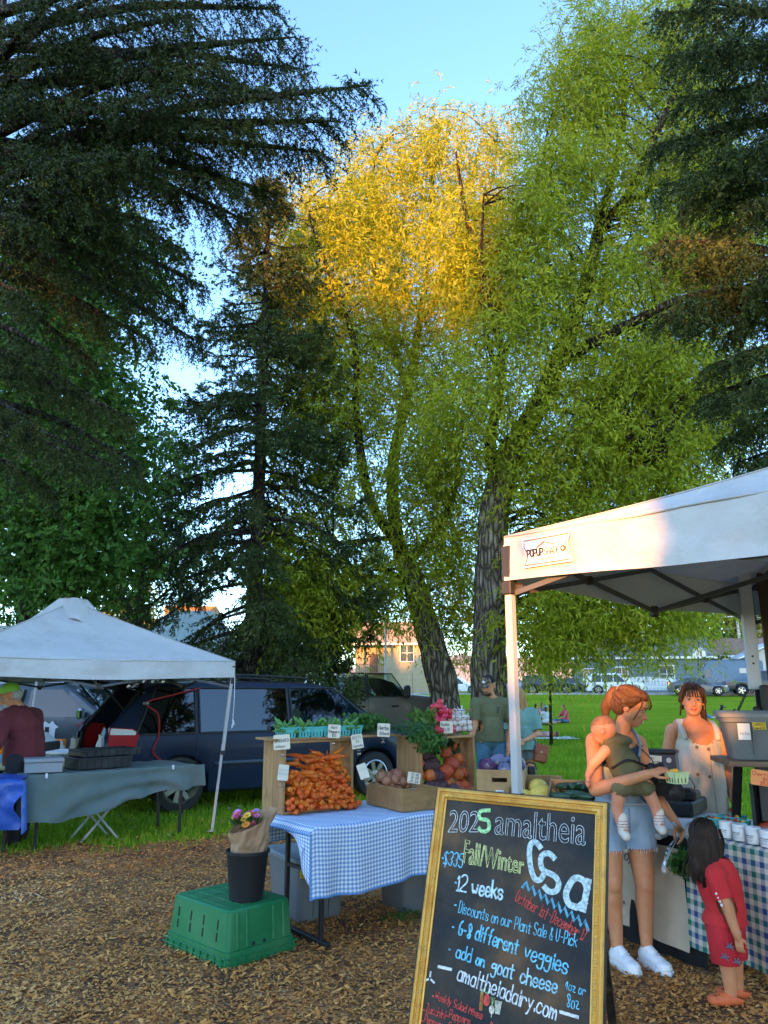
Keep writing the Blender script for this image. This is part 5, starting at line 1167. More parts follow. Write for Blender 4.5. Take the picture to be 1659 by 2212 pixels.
def open_box(label,M,yaw,w_,d_,h,th=.016,name='wooden_box',handle=False,m1=wood_h):
 """origin: near left bottom corner; x along front"""
 t=thing(name,label,'crate',M,yaw)
 for(y,nm)in((th/2,'front_board'),(d_-th/2,'back_board')):
  g=G()
  if handle and y<.1:
   hz,hw,hh=h*.76,.11,.03;x0,x1=w_*.48-hw/2,w_*.48+hw/2
   for(a,b,c,d)in((0,w_,0,hz-hh/2),(0,w_,hz+hh/2,h),(0,x0,hz-hh/2,hz+hh/2),(x1,w_,hz-hh/2,hz+hh/2)):g.box(((a+b)/2,y,(c+d)/2),(b-a,th,d-c))
  else:g.box((w_/2,y,h/2),(w_,th,h),b=.003)
  g.out(nm,m1,t)
 for x in(th/2,w_-th/2):g=G();g.box((x,d_/2,h/2),(th,d_-2*th-.002,h-.002),b=.003);g.out('side_board',wood_h,t)
 g=G();g.box((w_/2,d_/2,.008),(w_-2*th-.002,d_-2*th-.002,.012));g.out('bottom_board',wood_h,t)
 return t
open_box('low pine box of onions lying between the two upended crates',T(.80,.1),TY-R(6),.31,.5,.155)
# carrots
car_m=mat('carrot_skin',(.64,.105,.008),.5,(.74,.175,.018),5,(.3,.7),bump=.35,bscale=30,bdist=.004,stretch=(1,1,6),rnd=.16,spec=.35,dirt=(.3,.13,.05),dscale=9)
def carrot_mesh(L,r,sd):
 random.seed(sd);g=G();b1,b2=random.uniform(-.02,.02),random.uniform(-.02,.02);P=[];rr=[]
 for t in(0,.015,.05,.12,.25,.42,.6,.76,.88,.96,1):P.append((b1*math.sin(t*3.1),b2*math.sin(t*3.1),t*L));rr.append(r*(.35 if t==0 else .75 if t<.03 else 1 if t<.2 else(1-((t-.2)/.8)**1.35*.9))*(1+random.uniform(-.05,.05)))
 g.tube(P,rr,9);g.tube([(b1*.0,0,-.012),(0,0,.004)],[r*.28,r*.3],6);g.tube([P[-1],(P[-1][0]+.01,P[-1][1],L*1.12)],[r*.1,r*.02],4);return g.out('carrot',car_m,None,True)
protos=[carrot_mesh(random.uniform(.13,.175),random.uniform(.0165,.021),40+k)for k in range(6)]
random.seed(9);nc=0
for o in protos:o.location=(0,0,-5)
def put_carrot(p,d,roll=0,s=1):
 global nc
 src=protos[nc%6];o=src if nc<6 else src.copy()
 if nc>=6:SC.collection.objects.link(o)
 q=Vector(d).to_track_quat('Z','Y')@Quaternion((0,0,1),roll);o.rotation_mode='QUATERNION';o.rotation_quaternion=q;o.location=p;o.scale=(s,s,s)
 tag(o,'orange carrot lying in the heap inside the upended crate','carrot','carrots heaped in the upended crate');nc+=1
Rz=Matrix.Rotation(TY,3,'Z')
for row in range(12):
 z=ZC+.03+row*.0265
 for i in range(20):
  u=.105+(i+random.uniform(-.35,.35)+(row%2)*.5)*.033
  if u>.64:continue
  topz=.27+.06*math.sin((u-.1)*5.2)-.05*math.exp(-((u-.22)/.05)**2)+.02*math.sin(u*40)
  if z-ZC>topz:continue
  f=.05*(row/11)+random.uniform(-.03,.035)
  v=.47+f-(.05 if row<4 else 0)*random.random()
  # crown end towards the crowd for most, tips outward for some
  d=Vector((random.gauss(-.15,.35+.05*row),1,random.gauss(.05,.16+.02*row)))
  if u<.2:d.x=abs(d.x)
  if u>.52:d.x=-abs(d.x)
  flip=random.random()<.13;p=TM@Vector((u,v,z+random.uniform(-.006,.006)))
  dd=(Rz@d).normalized()
  if flip:p=p+dd*.17;dd=-dd
  put_carrot(p,dd,random.uniform(0,6),random.uniform(.85,1.12))
for k in range(16):
 u=random.uniform(.24,.48);v=random.uniform(.52,.64);z=ZC+.285+.06*math.sin((u-.1)*5.2)+random.uniform(-.01,.025)
 put_carrot(TM@Vector((u,v,z)),Rz@Vector((random.choice((-1,1))*random.uniform(.1,.6),random.uniform(-.9,.9),random.uniform(-.05,.25))),random.uniform(0,6),random.uniform(.85,1.1))
for k in range(5):
 put_carrot(T(.58+.035*k,.40+.02*k,ZC+.022+.004),Rz@Vector((-.15,.95,.03)),k,1)
# roots
def root_veg(name,m,r,sd,flat=.92,tail=.16,top=True,tm=None):
 g=G();g.ell((0,0,0),(r,r,r*flat),14,9,wob=.12,seed=sd);random.seed(sd)
 g.tube([(0,0,-r*flat*.9),(.15*r,0,-r*flat*1.2),(random.uniform(-.6,.6)*r,random.uniform(-.5,.5)*r,-r*flat-tail*.5),(random.uniform(-1.2,1.2)*r,random.uniform(-1,1)*r,-r*flat-tail)],[r*.22,r*.09,r*.05,r*.02],5)
 if top:
  for a in(0,2.1,4.2):g.tube([(.1*r*math.cos(a),.1*r*math.sin(a),r*flat*.9),(.22*r*math.cos(a),.22*r*math.sin(a),r*flat*1.2)],r*.1,5)
 return g.out(name,m,None,True)
def scatter(protos_,spots,label,cat,group,dirs=None,rnd=1.0):
 for i,(p,s)in enumerate(spots):
  src=protos_[i%len(protos_)];o=src if i<len(protos_)else src.copy()
  if i>=len(protos_):SC.collection.objects.link(o)
  o.location=p;o.scale=(s,s,s);o.rotation_euler=(random.uniform(-1.2,1.2)*rnd,random.uniform(-1.2,1.2)*rnd,random.uniform(0,6.28))if dirs is None else dirs(i)
  tag(o,label,cat,group)
gold_b=mat('golden_beet_skin',(.46,.07,.018),.55,(.58,.13,.03),4,bump=.3,bscale=18,rnd=.18,dirt=(.25,.08,.03),dscale=10)
dark_b=mat('red_beet_skin',(.06,.022,.028),.6,(.12,.05,.055),4,bump=.35,bscale=18,rnd=.2,dirt=(.13,.09,.075),dscale=10)
# positions measured along the crate opening (u, z above the board, v)
GB=[(1.15,.245,.33,.045),(1.14,.155,.3,.04),(1.205,.16,.27,.046),(1.135,.06,.27,.042),(1.16,.03,.27,.04),(1.395,.17,.30,.062),(1.47,.215,.32,.068),(1.46,.31,.37,.05),(1.55,.345,.38,.042),(1.57,.255,.34,.05),(1.52,.145,.29,.046),(1.59,.15,.31,.044),(1.42,.085,.29,.046),(1.49,.06,.26,.042),(1.555,.055,.26,.046),(1.47,-.0+.03,.24,.05),(1.57,.02,.22,.04),(1.6,.09,.33,.04),(1.53,.2,.4,.05),(1.44,.13,.38,.05)]
DB=[(1.255,.29,.4,.05),(1.3,.335,.42,.055),(1.235,.22,.34,.05),(1.3,.225,.34,.06),(1.27,.15,.3,.05),(1.33,.14,.3,.05),(1.205,.085,.27,.048),(1.265,.075,.28,.046),(1.34,.075,.28,.05),(1.24,.02,.26,.05),(1.32,.02,.24,.05),(1.38,.03,.2,.07),(1.35,.26,.42,.05),(1.37,.2,.4,.05),(1.31,.39,.45,.045),(1.21,.15,.4,.05)]
random.seed(21)
scatter([root_veg('golden_beet',gold_b,1,s,.95,1.6)for s in(1,2,3)],[(T(u,v,ZC+.05+z),r)for u,z,v,r in GB],'golden orange beet heaped in the right hand upended crate','beet','golden beets in the crate',lambda i:(R(random.uniform(30,120)),R(random.uniform(-50,50)),TY+random.uniform(-.8,.8)))
scatter([root_veg('red_beet',dark_b,1,s,.95,2.4)for s in(4,5,6)],[(T(u,v,ZC+.05+z),r)for u,z,v,r in DB],'dark red beet heaped in the middle of the right hand upended crate','beet','dark beets in the crate',lambda i:(R(random.uniform(30,120)),R(random.uniform(-50,50)),TY+random.uniform(-.8,.8)))
on_m=mat('onion_skin',(.42,.17,.08),.35,(.55,.3,.16),6,stretch=(4,4,1),rnd=.25,spec=.5,bump=.2,bscale=12);ro_m=mat('red_onion_skin',(.27,.085,.05),.4,(.42,.19,.1),6,stretch=(4,4,1),rnd=.2,dirt=(.3,.2,.15))
ONB=Matrix.Translation(T(.80,.1))@Matrix.Rotation(TY-R(6),4,'Z')
sp=[]
for i in range(4):
 for j in range(5):
  z=.05+.075*(j/7)+random.uniform(0,.02);sp.append((ONB@Vector((.06+i*.062+random.uniform(-.012,.012),.07+j*.085,z+(.04 if j>2 else 0))),random.uniform(.034,.044)))
sp2=[(ONB@Vector((.06+i*.068,.3+j*.075,.16+.03*j+random.uniform(-.015,.025))),random.uniform(.036,.05))for i in range(3)for j in range(2)]
scatter([root_veg('onion',on_m,1,s,1.05,.9)for s in(7,8,9)],sp,'yellow brown onion lying in the low pine box','onion','onions in the low box')
scatter([root_veg('red_onion',ro_m,1,s,1.0,.9)for s in(10,11)],sp2,'purple red onion at the back of the low pine box','onion','red onions in the low box')
# turquoise pulp baskets with peppers
pulp=mat('turquoise_pulp',(.08,.43,.4),.85,(.12,.5,.46),5,bump=.3,bscale=60);pepm=mat('green_pepper_skin',(.05,.16,.02),.3,(.1,.25,.035),6,rnd=.25,spec=.5);stem_m=mat('pepper_stem',(.06,.13,.02),.6);greenp=mat('pale_green_pulp',(.38,.56,.3),.85,(.44,.62,.36),5,bump=.3,bscale=60)
def basket_parts(root,m,w=.11,h=.068):
 tp,bt=w/2,w/2*.8
 for k in range(4):
  g=G();Mx=Matrix.Rotation(k*math.pi/2,4,'Z');n=12
  def f(a,b):
   hw=bt+(tp-bt)*b;x=(2*a-1)*hw;rib=.0025*math.cos(a*math.pi*8)*(1-b*.6);return Mx@Vector((x,-hw-rib+0,h*b))
  g.grid(f,24,4);g.out('basket_wall',m,root,True)
  for x in(-.5,0,.5):
   g=G();g.box((x*tp*.95,-(bt+(tp-bt)*.32)-.0035,h*.33),(.0045,.004,h*.42),M=Mx);g.out('slot',black_pl,root)
 g=G();g.tube([(s1*tp*1.03,s2*tp*1.03,h)for s1,s2 in((-1,-1),(1,-1),(1,1),(-1,1),(-1,-1))],.004,5);g.out('rim',m,root)
 g=G();g.box((0,0,.004),(bt*2,bt*2,.006));g.out('base',m,root)
def pepper_mesh(sd):
 random.seed(sd);g=G();k=random.uniform(-.02,.02);g.tube([(0,0,0),(k*.2,0,.012),(k*.6,0,.035),(k,.004,.06),(k*1.3,.01,.085)],[.004,.0125,.0135,.011,.003],8);o=g.out('pepper',pepm,None,True)
 g=G();g.tube([(0,0,.002),(.004,.0,-.012),(.012,.004,-.03)],[.004,.003,.003],5);g.out('stem',stem_m,o);return o
pep=[pepper_mesh(s)for s in(1,2,3,4)];npep=0;random.seed(31)
bask=None;ZT=ZC+.49+.018
spots=[(.115,.555),(.235,.56),(.35,.565),(.465,.56),(.585,.565),(.7,.575),(.18,.70),(.31,.70),(.44,.705),(.57,.70),(.69,.70)]
order=['leftmost','second','third','fourth','fifth','rightmost']
for i,(u,v)in enumerate(spots):
 lab=('turquoise pulp basket of green peppers, %s of the front row on the plank'%order[i])if i<6 else('turquoise pulp basket of green peppers, %s of the back row on the plank'%['leftmost','second','middle','fourth','rightmost'][i-6])
 p=TM@Vector((u,v-.012*u,ZT))
 if bask is None:
  bask=thing('berry_basket',lab,'basket',p,TY+.05,'turquoise baskets on the plank');basket_parts(bask,pulp);b=bask
 else:b=copy_tree(bask);b.location=p;b.rotation_euler=(0,0,TY+random.uniform(-.2,.2));b['label']=lab
 for k in range(8):
  src=pep[npep%4];o=src if npep<4 else copy_tree(src);npep+=1
  o.location=p+Vector((random.uniform(-.035,.035),random.uniform(-.035,.035),.045+.028*random.random()));o.rotation_euler=(random.uniform(.4,2.2),random.uniform(-.6,.6),random.uniform(0,6.28));o.scale=(1,1,1)
  tag(o,'small green pepper in a turquoise pulp basket on the plank','pepper','peppers in the turquoise baskets')
# bunches of herbs and greens
herb_m=leaf_mat('herb_leaf',[(0,(.02,.07,.012)),(.5,(.045,.13,.02)),(1,(.1,.22,.04))],trans=.25,rough=.5);dill_m=leaf_mat('dill_frond',[(0,(.02,.075,.035)),(.6,(.04,.13,.06)),(1,(.08,.19,.09))],trans=.2);rad_leaf=leaf_mat('radish_leaf',[(0,(.05,.13,.015)),(.5,(.1,.2,.03)),(1,(.24,.33,.09))],trans=.3);beet_leaf=leaf_mat('beet_leaf',[(0,(.015,.05,.012)),(1,(.05,.1,.03))])
def bunch(name,label,cat,c,n,spread,ln,wd,m,dirn,up=.5,nst=14,stm=None,fall=0.):
 t=thing(name,label,cat,c,0);d0=Vector(dirn);P=np.clip(RS.randn(n,3),-2,2)*np.array(spread);P[:,2]=np.abs(P[:,2]);P[:,2]-=fall*np.maximum(0,P[:,:2]@np.array([d0.x,d0.y]))**1.0
 D=RS.randn(n,3)*.7+np.array(dirn)+np.array([0,0,up]);s=.6+.7*RS.rand(n)
 leaf_mesh('leaves',P,D,ln*s,wd*s,m,t)['kind']='stuff'
 g=G()
 for k in range(nst):a=Vector(P[k]);g.tube([a-d0*.1-Vector((0,0,.02)),a],.0022,4)
 g.out('stems',stm or stem_m,t);return t
fw=Rz@Vector((0,-1,0));rt=Rz@Vector((1,0,0))
bunch('herb_bunch','leafy bunch of parsley behind the herbs price card','herbs',T(.84,.62,ZT+.02),420,(.075,.06,.055),.034,.03,herb_m,(0,0,.6))
bunch('herb_bunch','leafy bunch of basil between the pepper baskets and the parsley','herbs',T(.95,.66,ZT+.02),380,(.07,.06,.05),.036,.03,herb_m,(0,0,.6))
bunch('dill_bunch','feathery blue green dill lying on the crate top beside the parsley','herbs',T(1.12,.36,ZT+.015),900,(.08,.07,.04),.055,.0035,dill_m,tuple(fw*.5+rt*.7+Vector((0,0,-.3))),.0)
bunch('celery_leaf_bunch','big bunch of flat green leaves hanging over the beet crate front','herbs',T(1.16,.25,ZT-.03),420,(.065,.04,.04),.045,.032,herb_m,tuple(fw*.5+rt*.35+Vector((0,0,-.8))),-.2,fall=.6)
bunch('celery_leaf_bunch','lower tuft of flat green leaves hanging beside the beet crate end','herbs',T(1.15,.215,ZT-.1),170,(.04,.02,.035),.045,.03,herb_m,tuple(fw*.3+rt*.3+Vector((0,0,-1))),-.3)
bunch('radish_greens','pale crumpled radish leaves left of the pile of red radishes','greens',T(1.28,.38,ZT+.04),260,(.05,.05,.05),.07,.042,rad_leaf,tuple(-rt*.6+Vector((0,0,.3))),.2)
bunch('beet_greens','dark beet leaves behind the beets in the crate','greens',T(1.36,.5,ZC+.33),160,(.12,.03,.05),.07,.05,beet_leaf,(0,0,.4))
radm=mat('radish_skin',(.5,.012,.045),.3,(.6,.03,.07),4,rnd=.15,spec=.5)
random.seed(44);sp=[]
for k in range(44):
 t_=k/43;row=int((1-t_)*6);u=1.36+random.uniform(-.095,.095)*(1-.45*row/6)+.01*row;sp.append((T(u,.27+random.uniform(-.03,.08)+.012*row,ZT+.03+row*.034+random.uniform(-.006,.006)),random.uniform(.024,.03)))
scatter([root_veg('radish',radm,1,s,1.05,2.6)for s in(12,13,14)],sp,'bright red radish piled on top of the beet crate','radish','radishes piled on the crate')
garm=mat('garlic_skin',(.66,.6,.55),.5,(.74,.68,.62),5,stretch=(5,5,1),rnd=.08,dirt=(.45,.35,.32),dscale=9)
def garlic(sd):
 g=G();V0=len(g.v);g.ell((0,0,0),(1,1,.85),18,9)
 for i,v in enumerate(g.v):a=math.atan2(v.y,v.x);k=1+.09*abs(math.cos(a*3+sd))-.05;g.v[i]=Vector((v.x*k,v.y*k,v.z if v.z<.5 else .5+(v.z-.5)*1.5))
 g.tube([(0,0,.8),(.08,0,1.4),(.2,.1,2.3)],[.3,.17,.12],7);return g.out('garlic_bulb',garm,None,True)
sp=[(T(1.475+i*.05+random.uniform(-.012,.012),.33+j*.05+random.uniform(-.01,.01),ZT+.03+k*.042),random.uniform(.024,.03))for k in range(4)for i in range(5)for j in range(3)if not(k==3 and j!=1)]
scatter([garlic(s)for s in(1,2,3)],sp,'white garlic bulb in the wire basket on the beet crate','garlic','garlic bulbs in the wire basket')
def wire_basket():
 t=thing('wire_basket','dark wire basket with wooden grip holding white garlic bulbs','basket',T(1.46,.31,ZT),TY);g=G();w_,d_,h=.25,.15,.17;wire=mat('dark_wire',(.03,.028,.025),.4,metal=.7)
 for z,k in((.004,.96),(.06,.98),(.115,1),(h,1.02)):g.tube([(w_/2+s1*w_/2*k,d_/2+s2*d_/2*k,z)for s1,s2 in((-1,-1),(1,-1),(1,1),(-1,1),(-1,-1))],.0022,5)
 for i in range(5):
  for y in(0,d_):g.tube([(w_*i/4,y,0),(w_*i/4,y,h)],.0018,4)
 g.out('wire_frame',wire,t)
 for x in(.03,.2):g=G();g.tube([(x-.03,0,h+.004),(x+.03,0,h+.004)],.008,7);g.out('wooden_grip',wood_h,t)
wire_basket()
# price cards on clear clip stands
card_m=mat('cream_card',(.66,.58,.44),.7,(.7,.62,.48),4);ink=mat('marker_ink',(.03,.03,.035),.7);fade=mat('faded_ink',(.4,.42,.45),.7);clear_p=glass_mat('clear_plastic',(.92,.92,.92),.08,.12);orange_c=mat('orange_card',(.8,.3,.1),.7);red_ink=mat('red_ink',(.55,.05,.04),.7)
def price_card(label,px,py,D,w_,h,lines,yaw,roll=0,tilt=0,vert=False,cm=card_m,im=ink,clip=True):
 p=at(px,py,D);t=thing('price_card',label,'price card',p,yaw);Mx=Matrix.Rotation(roll,4,'Y')@Matrix.Rotation(tilt,4,'X')
 g=G();c=.007;P=[]
 for(sx,sz)in((-1,-1),(1,-1),(1,1),(-1,1)):
  for k in range(4):a={(-1,-1):math.pi,(1,-1):1.5*math.pi,(1,1):0,(-1,1):.5*math.pi}[sx,sz]+k*math.pi/6;P.append(Mx@Vector((sx*(w_/2-c)+c*math.cos(a),0,sz*(h/2-c)+c*math.sin(a))))
 g.prism(P,Mx.to_3x3()@Vector((0,.002,0)));cd=g.out('card',cm,t)
 def fr(x,y,l):return Mx@(Vector((x,-l-.0004,y))if not vert else Vector((-y,-l-.0004,x)))
 g=G();cw=w_ if not vert else h;chh=h if not vert else w_
 for(txt,x0,x1,y,hh,wd)in lines:write(g,txt,fr,-cw/2+x0*cw,-chh/2+y*chh,-cw/2+x1*cw,-chh/2+y*chh,hh*chh,wd,.04)
 if lines:g.out('lettering',im,cd)
 if clip:
  g=G();g.box(Mx@Vector((.0,.004,-h/2-.006)),(.035,.008,.02),b=.003);g.tube([Mx@Vector((.0,.006,-h/2-.012)),Mx@Vector((.0,.012,-h/2-.035))],.005,6);g.box(Mx@Vector((0,.014,-h/2-.04)),(.03,.02,.012),b=.003);g.out('clip',clear_p,t)
k2=lambda x,y:((750+x*.5425)*.6636,(2100+y*.5425)*.6636)
price_card('cream price card lettered SHISHITO clipped at the left crate top',*k2(308,582),5.6,.114,.1,[('SHISHITO',.08,.92,.5,.2,.0032),('$5.00/pint',.12,.7,.14,.13,.002)],.08,R(-4),R(-6))
price_card('cream price card about flowers hanging on the left crate edge',*k2(317,765),5.58,.072,.105,[('Flowers',.06,.94,.62,.14,.002),('$15/bunch',.08,.94,.36,.14,.002)],.15,R(6),R(-8),im=fade)
price_card('cream price card lettered Hot Peppers above the pepper baskets',*k2(623,517),5.8,.09,.094,[('Hot',.25,.7,.68,.22,.003),('Peppers',.08,.92,.38,.2,.003),('$5',.35,.65,.1,.2,.003)],.1,R(3),R(-6))
price_card('cream price card lettered Beets and Carrots at the crate corner',*k2(761,578),5.85,.084,.1,[('BEETS',.12,.85,.68,.2,.0022),('$4',.4,.65,.42,.18,.0022),('Carrots',.12,.92,.1,.18,.003)],.05,R(-9),R(-8),im=ink)
price_card('cream price card lettered Herbs in front of the parsley',*k2(920,510),5.95,.094,.096,[('Herbs',.1,.9,.52,.3,.0036),('$3/bunch',.18,.95,.16,.2,.0028)],.1,R(3),R(-5))
price_card('cream price card lettered Radish before the garlic basket',*k2(1297,492),6.18,.1,.09,[('Radish',.08,.72,.58,.28,.0026),('$4.00',.25,.75,.18,.26,.0024)],.12,R(1),R(-5))
price_card('cream price card about onions with its lettering turned sideways',*k2(1102,797),5.72,.092,.074,[('Onions',.08,.92,.56,.26,.0024),('$2.50/lb',.08,.92,.16,.24,.0024)],.1,R(9),R(-10),True)
price_card('blank tilted cream price card at the left rim of the onion box',*k2(796,757),5.75,.07,.105,[('Onions',.1,.9,.6,.14,.0014)],.35,R(-16),R(-18),im=mat('pale_ink',(.5,.5,.46),.7))
# ------------------------------------------------------------- things standing on the ground near the gingham table
green_pl=mat('green_plastic',(.01,.16,.052),.42,(.022,.21,.075),2.2,(.4,.7),bump=.08,bscale=6,spec=.4,dirt=(.07,.2,.09),dscale=4)
def green_crate():
 a=Vector((-.924,4.969,0));yaw=math.atan2(.72,.69);t=thing('harvest_crate','green plastic harvest crate turned upside down under the bucket','crate',a,yaw);W_,D_,H_=.535,.68,.305
 def wall(k0,k1,z0,z1,name,gg=None):
  g=gg or G()
  i0,i1=k0,k1;A=[(i0,i0),(W_-i0,i0),(W_-i0,D_-i0),(i0,D_-i0)];B=[(i1,i1),(W_-i1,i1),(W_-i1,D_-i1),(i1,D_-i1)];c=.035
  def ring(P,z):
   out=[]
   for i in range(4):
    p=Vector((*P[i],z));q=Vector((*P[i-1],z));r=Vector((*P[(i+1)%4],z))
    for s in(0,.33,.66,1):e=(p+(q-p).normalized()*c).lerp(p+(r-p).normalized()*c,s);out.append(e.lerp(p,.35*math.sin(math.pi*s)))
   return out
  r0,r1=ring(A,z0),ring(B,z1);n=len(r0);g.add(r0+r1,[(i,(i+1)%n,n+(i+1)%n,n+i)for i in range(n)]);return g,r1
 g,_=wall(0,.004,.004,.085,'skirt');wall(.004,.014,.085,.088,'',g);g.out('rim_skirt',green_pl,t,True,auto=30)
 g,r1=wall(.014,.03,.088,H_-.012,'wall');g2,r2=wall(.03,.041,H_-.012,H_,'',g);g.add(r2,[tuple(range(len(r2)))]);body=g.out('tub',green_pl,t,True,auto=30)
 # inset levels
 def inset(z):return .014+(.03-.014)*(z-.088)/(H_-.1)
 g=G()
 for z in(.03,.058):g.tube([(x,y,z)for x,y in((-.004,-.004),(W_+.004,-.004),(W_+.004,D_+.004),(-.004,D_+.004),(-.004,-.004))],.004,4)
 for i in range(9):g.box((W_*(i+.5)/9,-.004,.032),(.006,.01,.056));g.box((-.004,D_*(i+.5)/9,.032),(.01,.006,.056))
 g.out('rim_rib',green_pl,t)
 for y in(.13,.28,.42,.56):
  for(z0,z1)in((.125,.175),(.19,.245)):
   zm=(z0+z1)/2;s=G();s.bar((inset(z0)-.0015,y,z0),(inset(z1)-.0015,y,z1),.012,.006,b=.002,up=(1,0,0));s.out('slot',black_pl,body)
 for x in(.09,.16,.36,.44):g=G();g.bar((x,inset(.09)-.004,.09),(x,inset(H_)-.004,H_-.014),.022,.014,b=.005,up=(0,1,0));g.out('end_rib',green_pl,body)
 for x in(.2,.28):s=G();s.lathe([(.011,-.004),(.011,.0)],10,M=Matrix.Translation((x,.0,.105))@Matrix.Rotation(R(90),4,'X'));s.out('drain_hole',black_pl,body)
 g=G()
 for x in np.linspace(.08,W_-.08,5):g.box((x,D_/2,H_+.001),(.006,D_-.14,.005))
 for y in np.linspace(.1,D_-.1,4):g.box((W_/2,y,H_+.0005),(W_-.14,.006,.004))
 g.out('base_rib',green_pl,body)
 return Matrix.Translation(a)@Matrix.Rotation(yaw,4,'Z')
GC=green_crate()
BK=Vector((-.875,5.3,.307))
def bucket():
 t=thing('bucket','black plastic flower bucket standing on the green crate','bucket',BK);m=mat('black_bucket',(.014,.014,.016),.55,bump=.05,bscale=20)
 g=G();g.lathe([(.0001,.004),(.098,.004),(.104,.0),(.106,.01),(.132,.27),(.134,.275),(.142,.276),(.142,.292),(.134,.293),(.128,.285),(.1,.02),(.0001,.018)],40);g.out('pail',m,t,True,auto=40)
 g=G();g.lathe([(.0001,.17),(.117,.17)],30,cap=False);g.out('water',mat('bucket_water',(.02,.025,.02),.05),t)
bucket()
def bouquet():
 o=BK+Vector((.0,0,.12));t=thing('flower_bouquet','bouquet of pink and orange flowers wrapped in brown kraft paper','bouquet',o);pm=mat('kraft_paper',(.36,.21,.11),.8,(.42,.26,.15),5,bump=.2,bscale=14)
 lean=Vector((-.03,0,0))
 def f(u,v):
  a=u*2*math.pi*1.04;r=.05+.085*v**.8;cr=.010*mnoise.noise(Vector((math.cos(a)*3,math.sin(a)*3,v*4.5)))*(1.6-abs(v-.4))*1.9+.006*mnoise.noise(Vector((a*3,v*11,4)))
  hgt=.37+.07*math.cos(a-.5);return Vector(((r+cr)*math.cos(a)*1.08+.01*v,(r+cr)*math.sin(a)*.8,hgt*v-.02))+Vector((.015*v,0,0))
 g=G();g.grid(f,60,26);g.out('paper_wrap',pm,t,False)
 cols=[('magenta',(.5,.02,.12)),('orange',(.75,.25,.02)),('lilac',(.38,.2,.55)),('crimson',(.3,.01,.06)),('pink',(.65,.12,.3)),('gold',(.8,.5,.05))]
 random.seed(3)
 lv=leaf_mat('bouquet_leaf',[(0,(.03,.08,.02)),(1,(.12,.22,.05))])
 for k in range(24):
  nm,c=cols[k%6];m=mat(nm+'_petal',c,.6,tuple(min(1,x*1.5+.02)for x in c),30)
  p=Vector((random.uniform(-.115,.06),random.uniform(-.08,.05),.33+random.uniform(0,.075)));ax=Vector((p.x*3-.2,p.y*4-.5,1)).normalized();q=ax.to_track_quat('Z','Y').to_matrix();g=G();r=random.uniform(.018,.032)
  for ring,kk in((1,11),(.68,9),(.4,6)):
   for j in range(kk):
    a=6.283*j/kk+ring;d=Vector((math.cos(a),math.sin(a),.25+.8*(1-ring)));s=Vector((-math.sin(a),math.cos(a),0))*r*.24*ring
    g.add([p+q@(d*r*.1),p+q@(d*r*ring*.7+s),p+q@(d*r*ring),p+q@(d*r*ring*.7-s)],[(0,1,2,3)])
  f_=g.out('flower',m,t);g=G();g.ell(p+ax*r*.28,r*.22,7,5);g.out('flower_eye',mat('flower_eye',(.5,.3,.03),.8),f_)
 P=np.array([[random.uniform(-.1,.07),random.uniform(-.05,.05),.32]for _ in range(90)]);leaf_mesh('foliage',P,RS.randn(90,3)*.5+np.array([-.1,-.1,1]),.075,.014,lv,t)
bouquet()
tote_m=mat('grey_tote',(.13,.145,.155),.5,(.16,.175,.185),2,bump=.05,bscale=12,dirt=(.2,.18,.15),dscale=3);lid_m=mat('grey_tote_lid',(.2,.22,.235),.45,(.24,.26,.27),3)
yel=mat('yellow_label',(.75,.5,.03),.6);wlab=mat('white_label',(.75,.75,.73),.6)
def tote(label,loc,yaw,W_,D_,H_,lid=True,lab=None,s=1):
 t=thing('storage_tote',label,'storage tote',loc,yaw)
 g=G();k=.04;n=16
 def ring(i,z,c=.05):
  P=[(i,i),(W_-i,i),(W_-i,D_-i),(i,D_-i)];out=[]
  for j in range(4):
   p=Vector((*P[j],z));a=Vector((*P[j-1],z));b=Vector((*P[(j+1)%4],z))
   for q in(0,.33,.66,1):e=(p+(a-p).normalized()*c).lerp(p+(b-p).normalized()*c,q);out.append(e.lerp(p,.4*math.sin(math.pi*q)))
  return out
 rs=[ring(k,0),ring(k-.003,.012),ring(k*.25,H_-.06),ring(-.004,H_-.055),ring(-.004,H_-.03)];m=len(rs[0])
 for a,b in zip(rs,rs[1:]):g.add(a+b,[(i,(i+1)%m,m+(i+1)%m,m+i)for i in range(m)])
 g.add(rs[0],[tuple(range(m))[::-1]]);body=g.out('tub',tote_m,t,True,auto=32)
 for x in(W_*.36,W_*.64)if W_>.4 else():
  g=G();g.prism([(x-.004,.035,.03),(x+.004,.035,.03),(x+.004,.006,H_-.08),(x-.004,.006,H_-.08)],(0,-.012,0));g.out('moulded_rib',tote_m,body)
 if lid:
  g=G();r1,r2,r3,r4=ring(-.016,H_-.028),ring(-.018,H_-.006),ring(-.008,H_+.004),ring(.03,H_+.005)
  r5=ring(.05,H_-.008)
  for a,b in zip((r1,r2,r3,r4),(r2,r3,r4,r5)):g.add(a+b,[(i,(i+1)%m,m+(i+1)%m,m+i)for i in range(m)])
  g.add(r5,[tuple(range(m))]);g.out('lid',lid_m,t,True,auto=32)
 return t,body
def tote_label(body,x,z,w_,h,m,lines,inset=.03,im=ink,y=None,wd=.003):
 g=G();y=-.002 if y is None else y;g.box((x,y,z),(w_,.002,h));l=g.out('label',m,body)
 def fr(a,b,l_):return Vector((x+a,y-.0012-l_,z+b))
 g=G();[write(g,tx,fr,-w_/2+x0*w_,-h/2+yy*h,-w_/2+x1*w_,-h/2+yy*h,hh*h,wd)for tx,x0,x1,yy,hh in lines]
 if lines:g.out('lettering',im,l)
p=onz(636,2000,0)
t,b=tote('grey lidded storage tote with yellow label under the gingham table',p,TY-R(8),.43,.6,.42)
tote_label(b,.085,.335,.1,.07,yel,[('CARROT',.08,.95,.55,.3),('6/25',.1,.6,.12,.28)],y=.001)
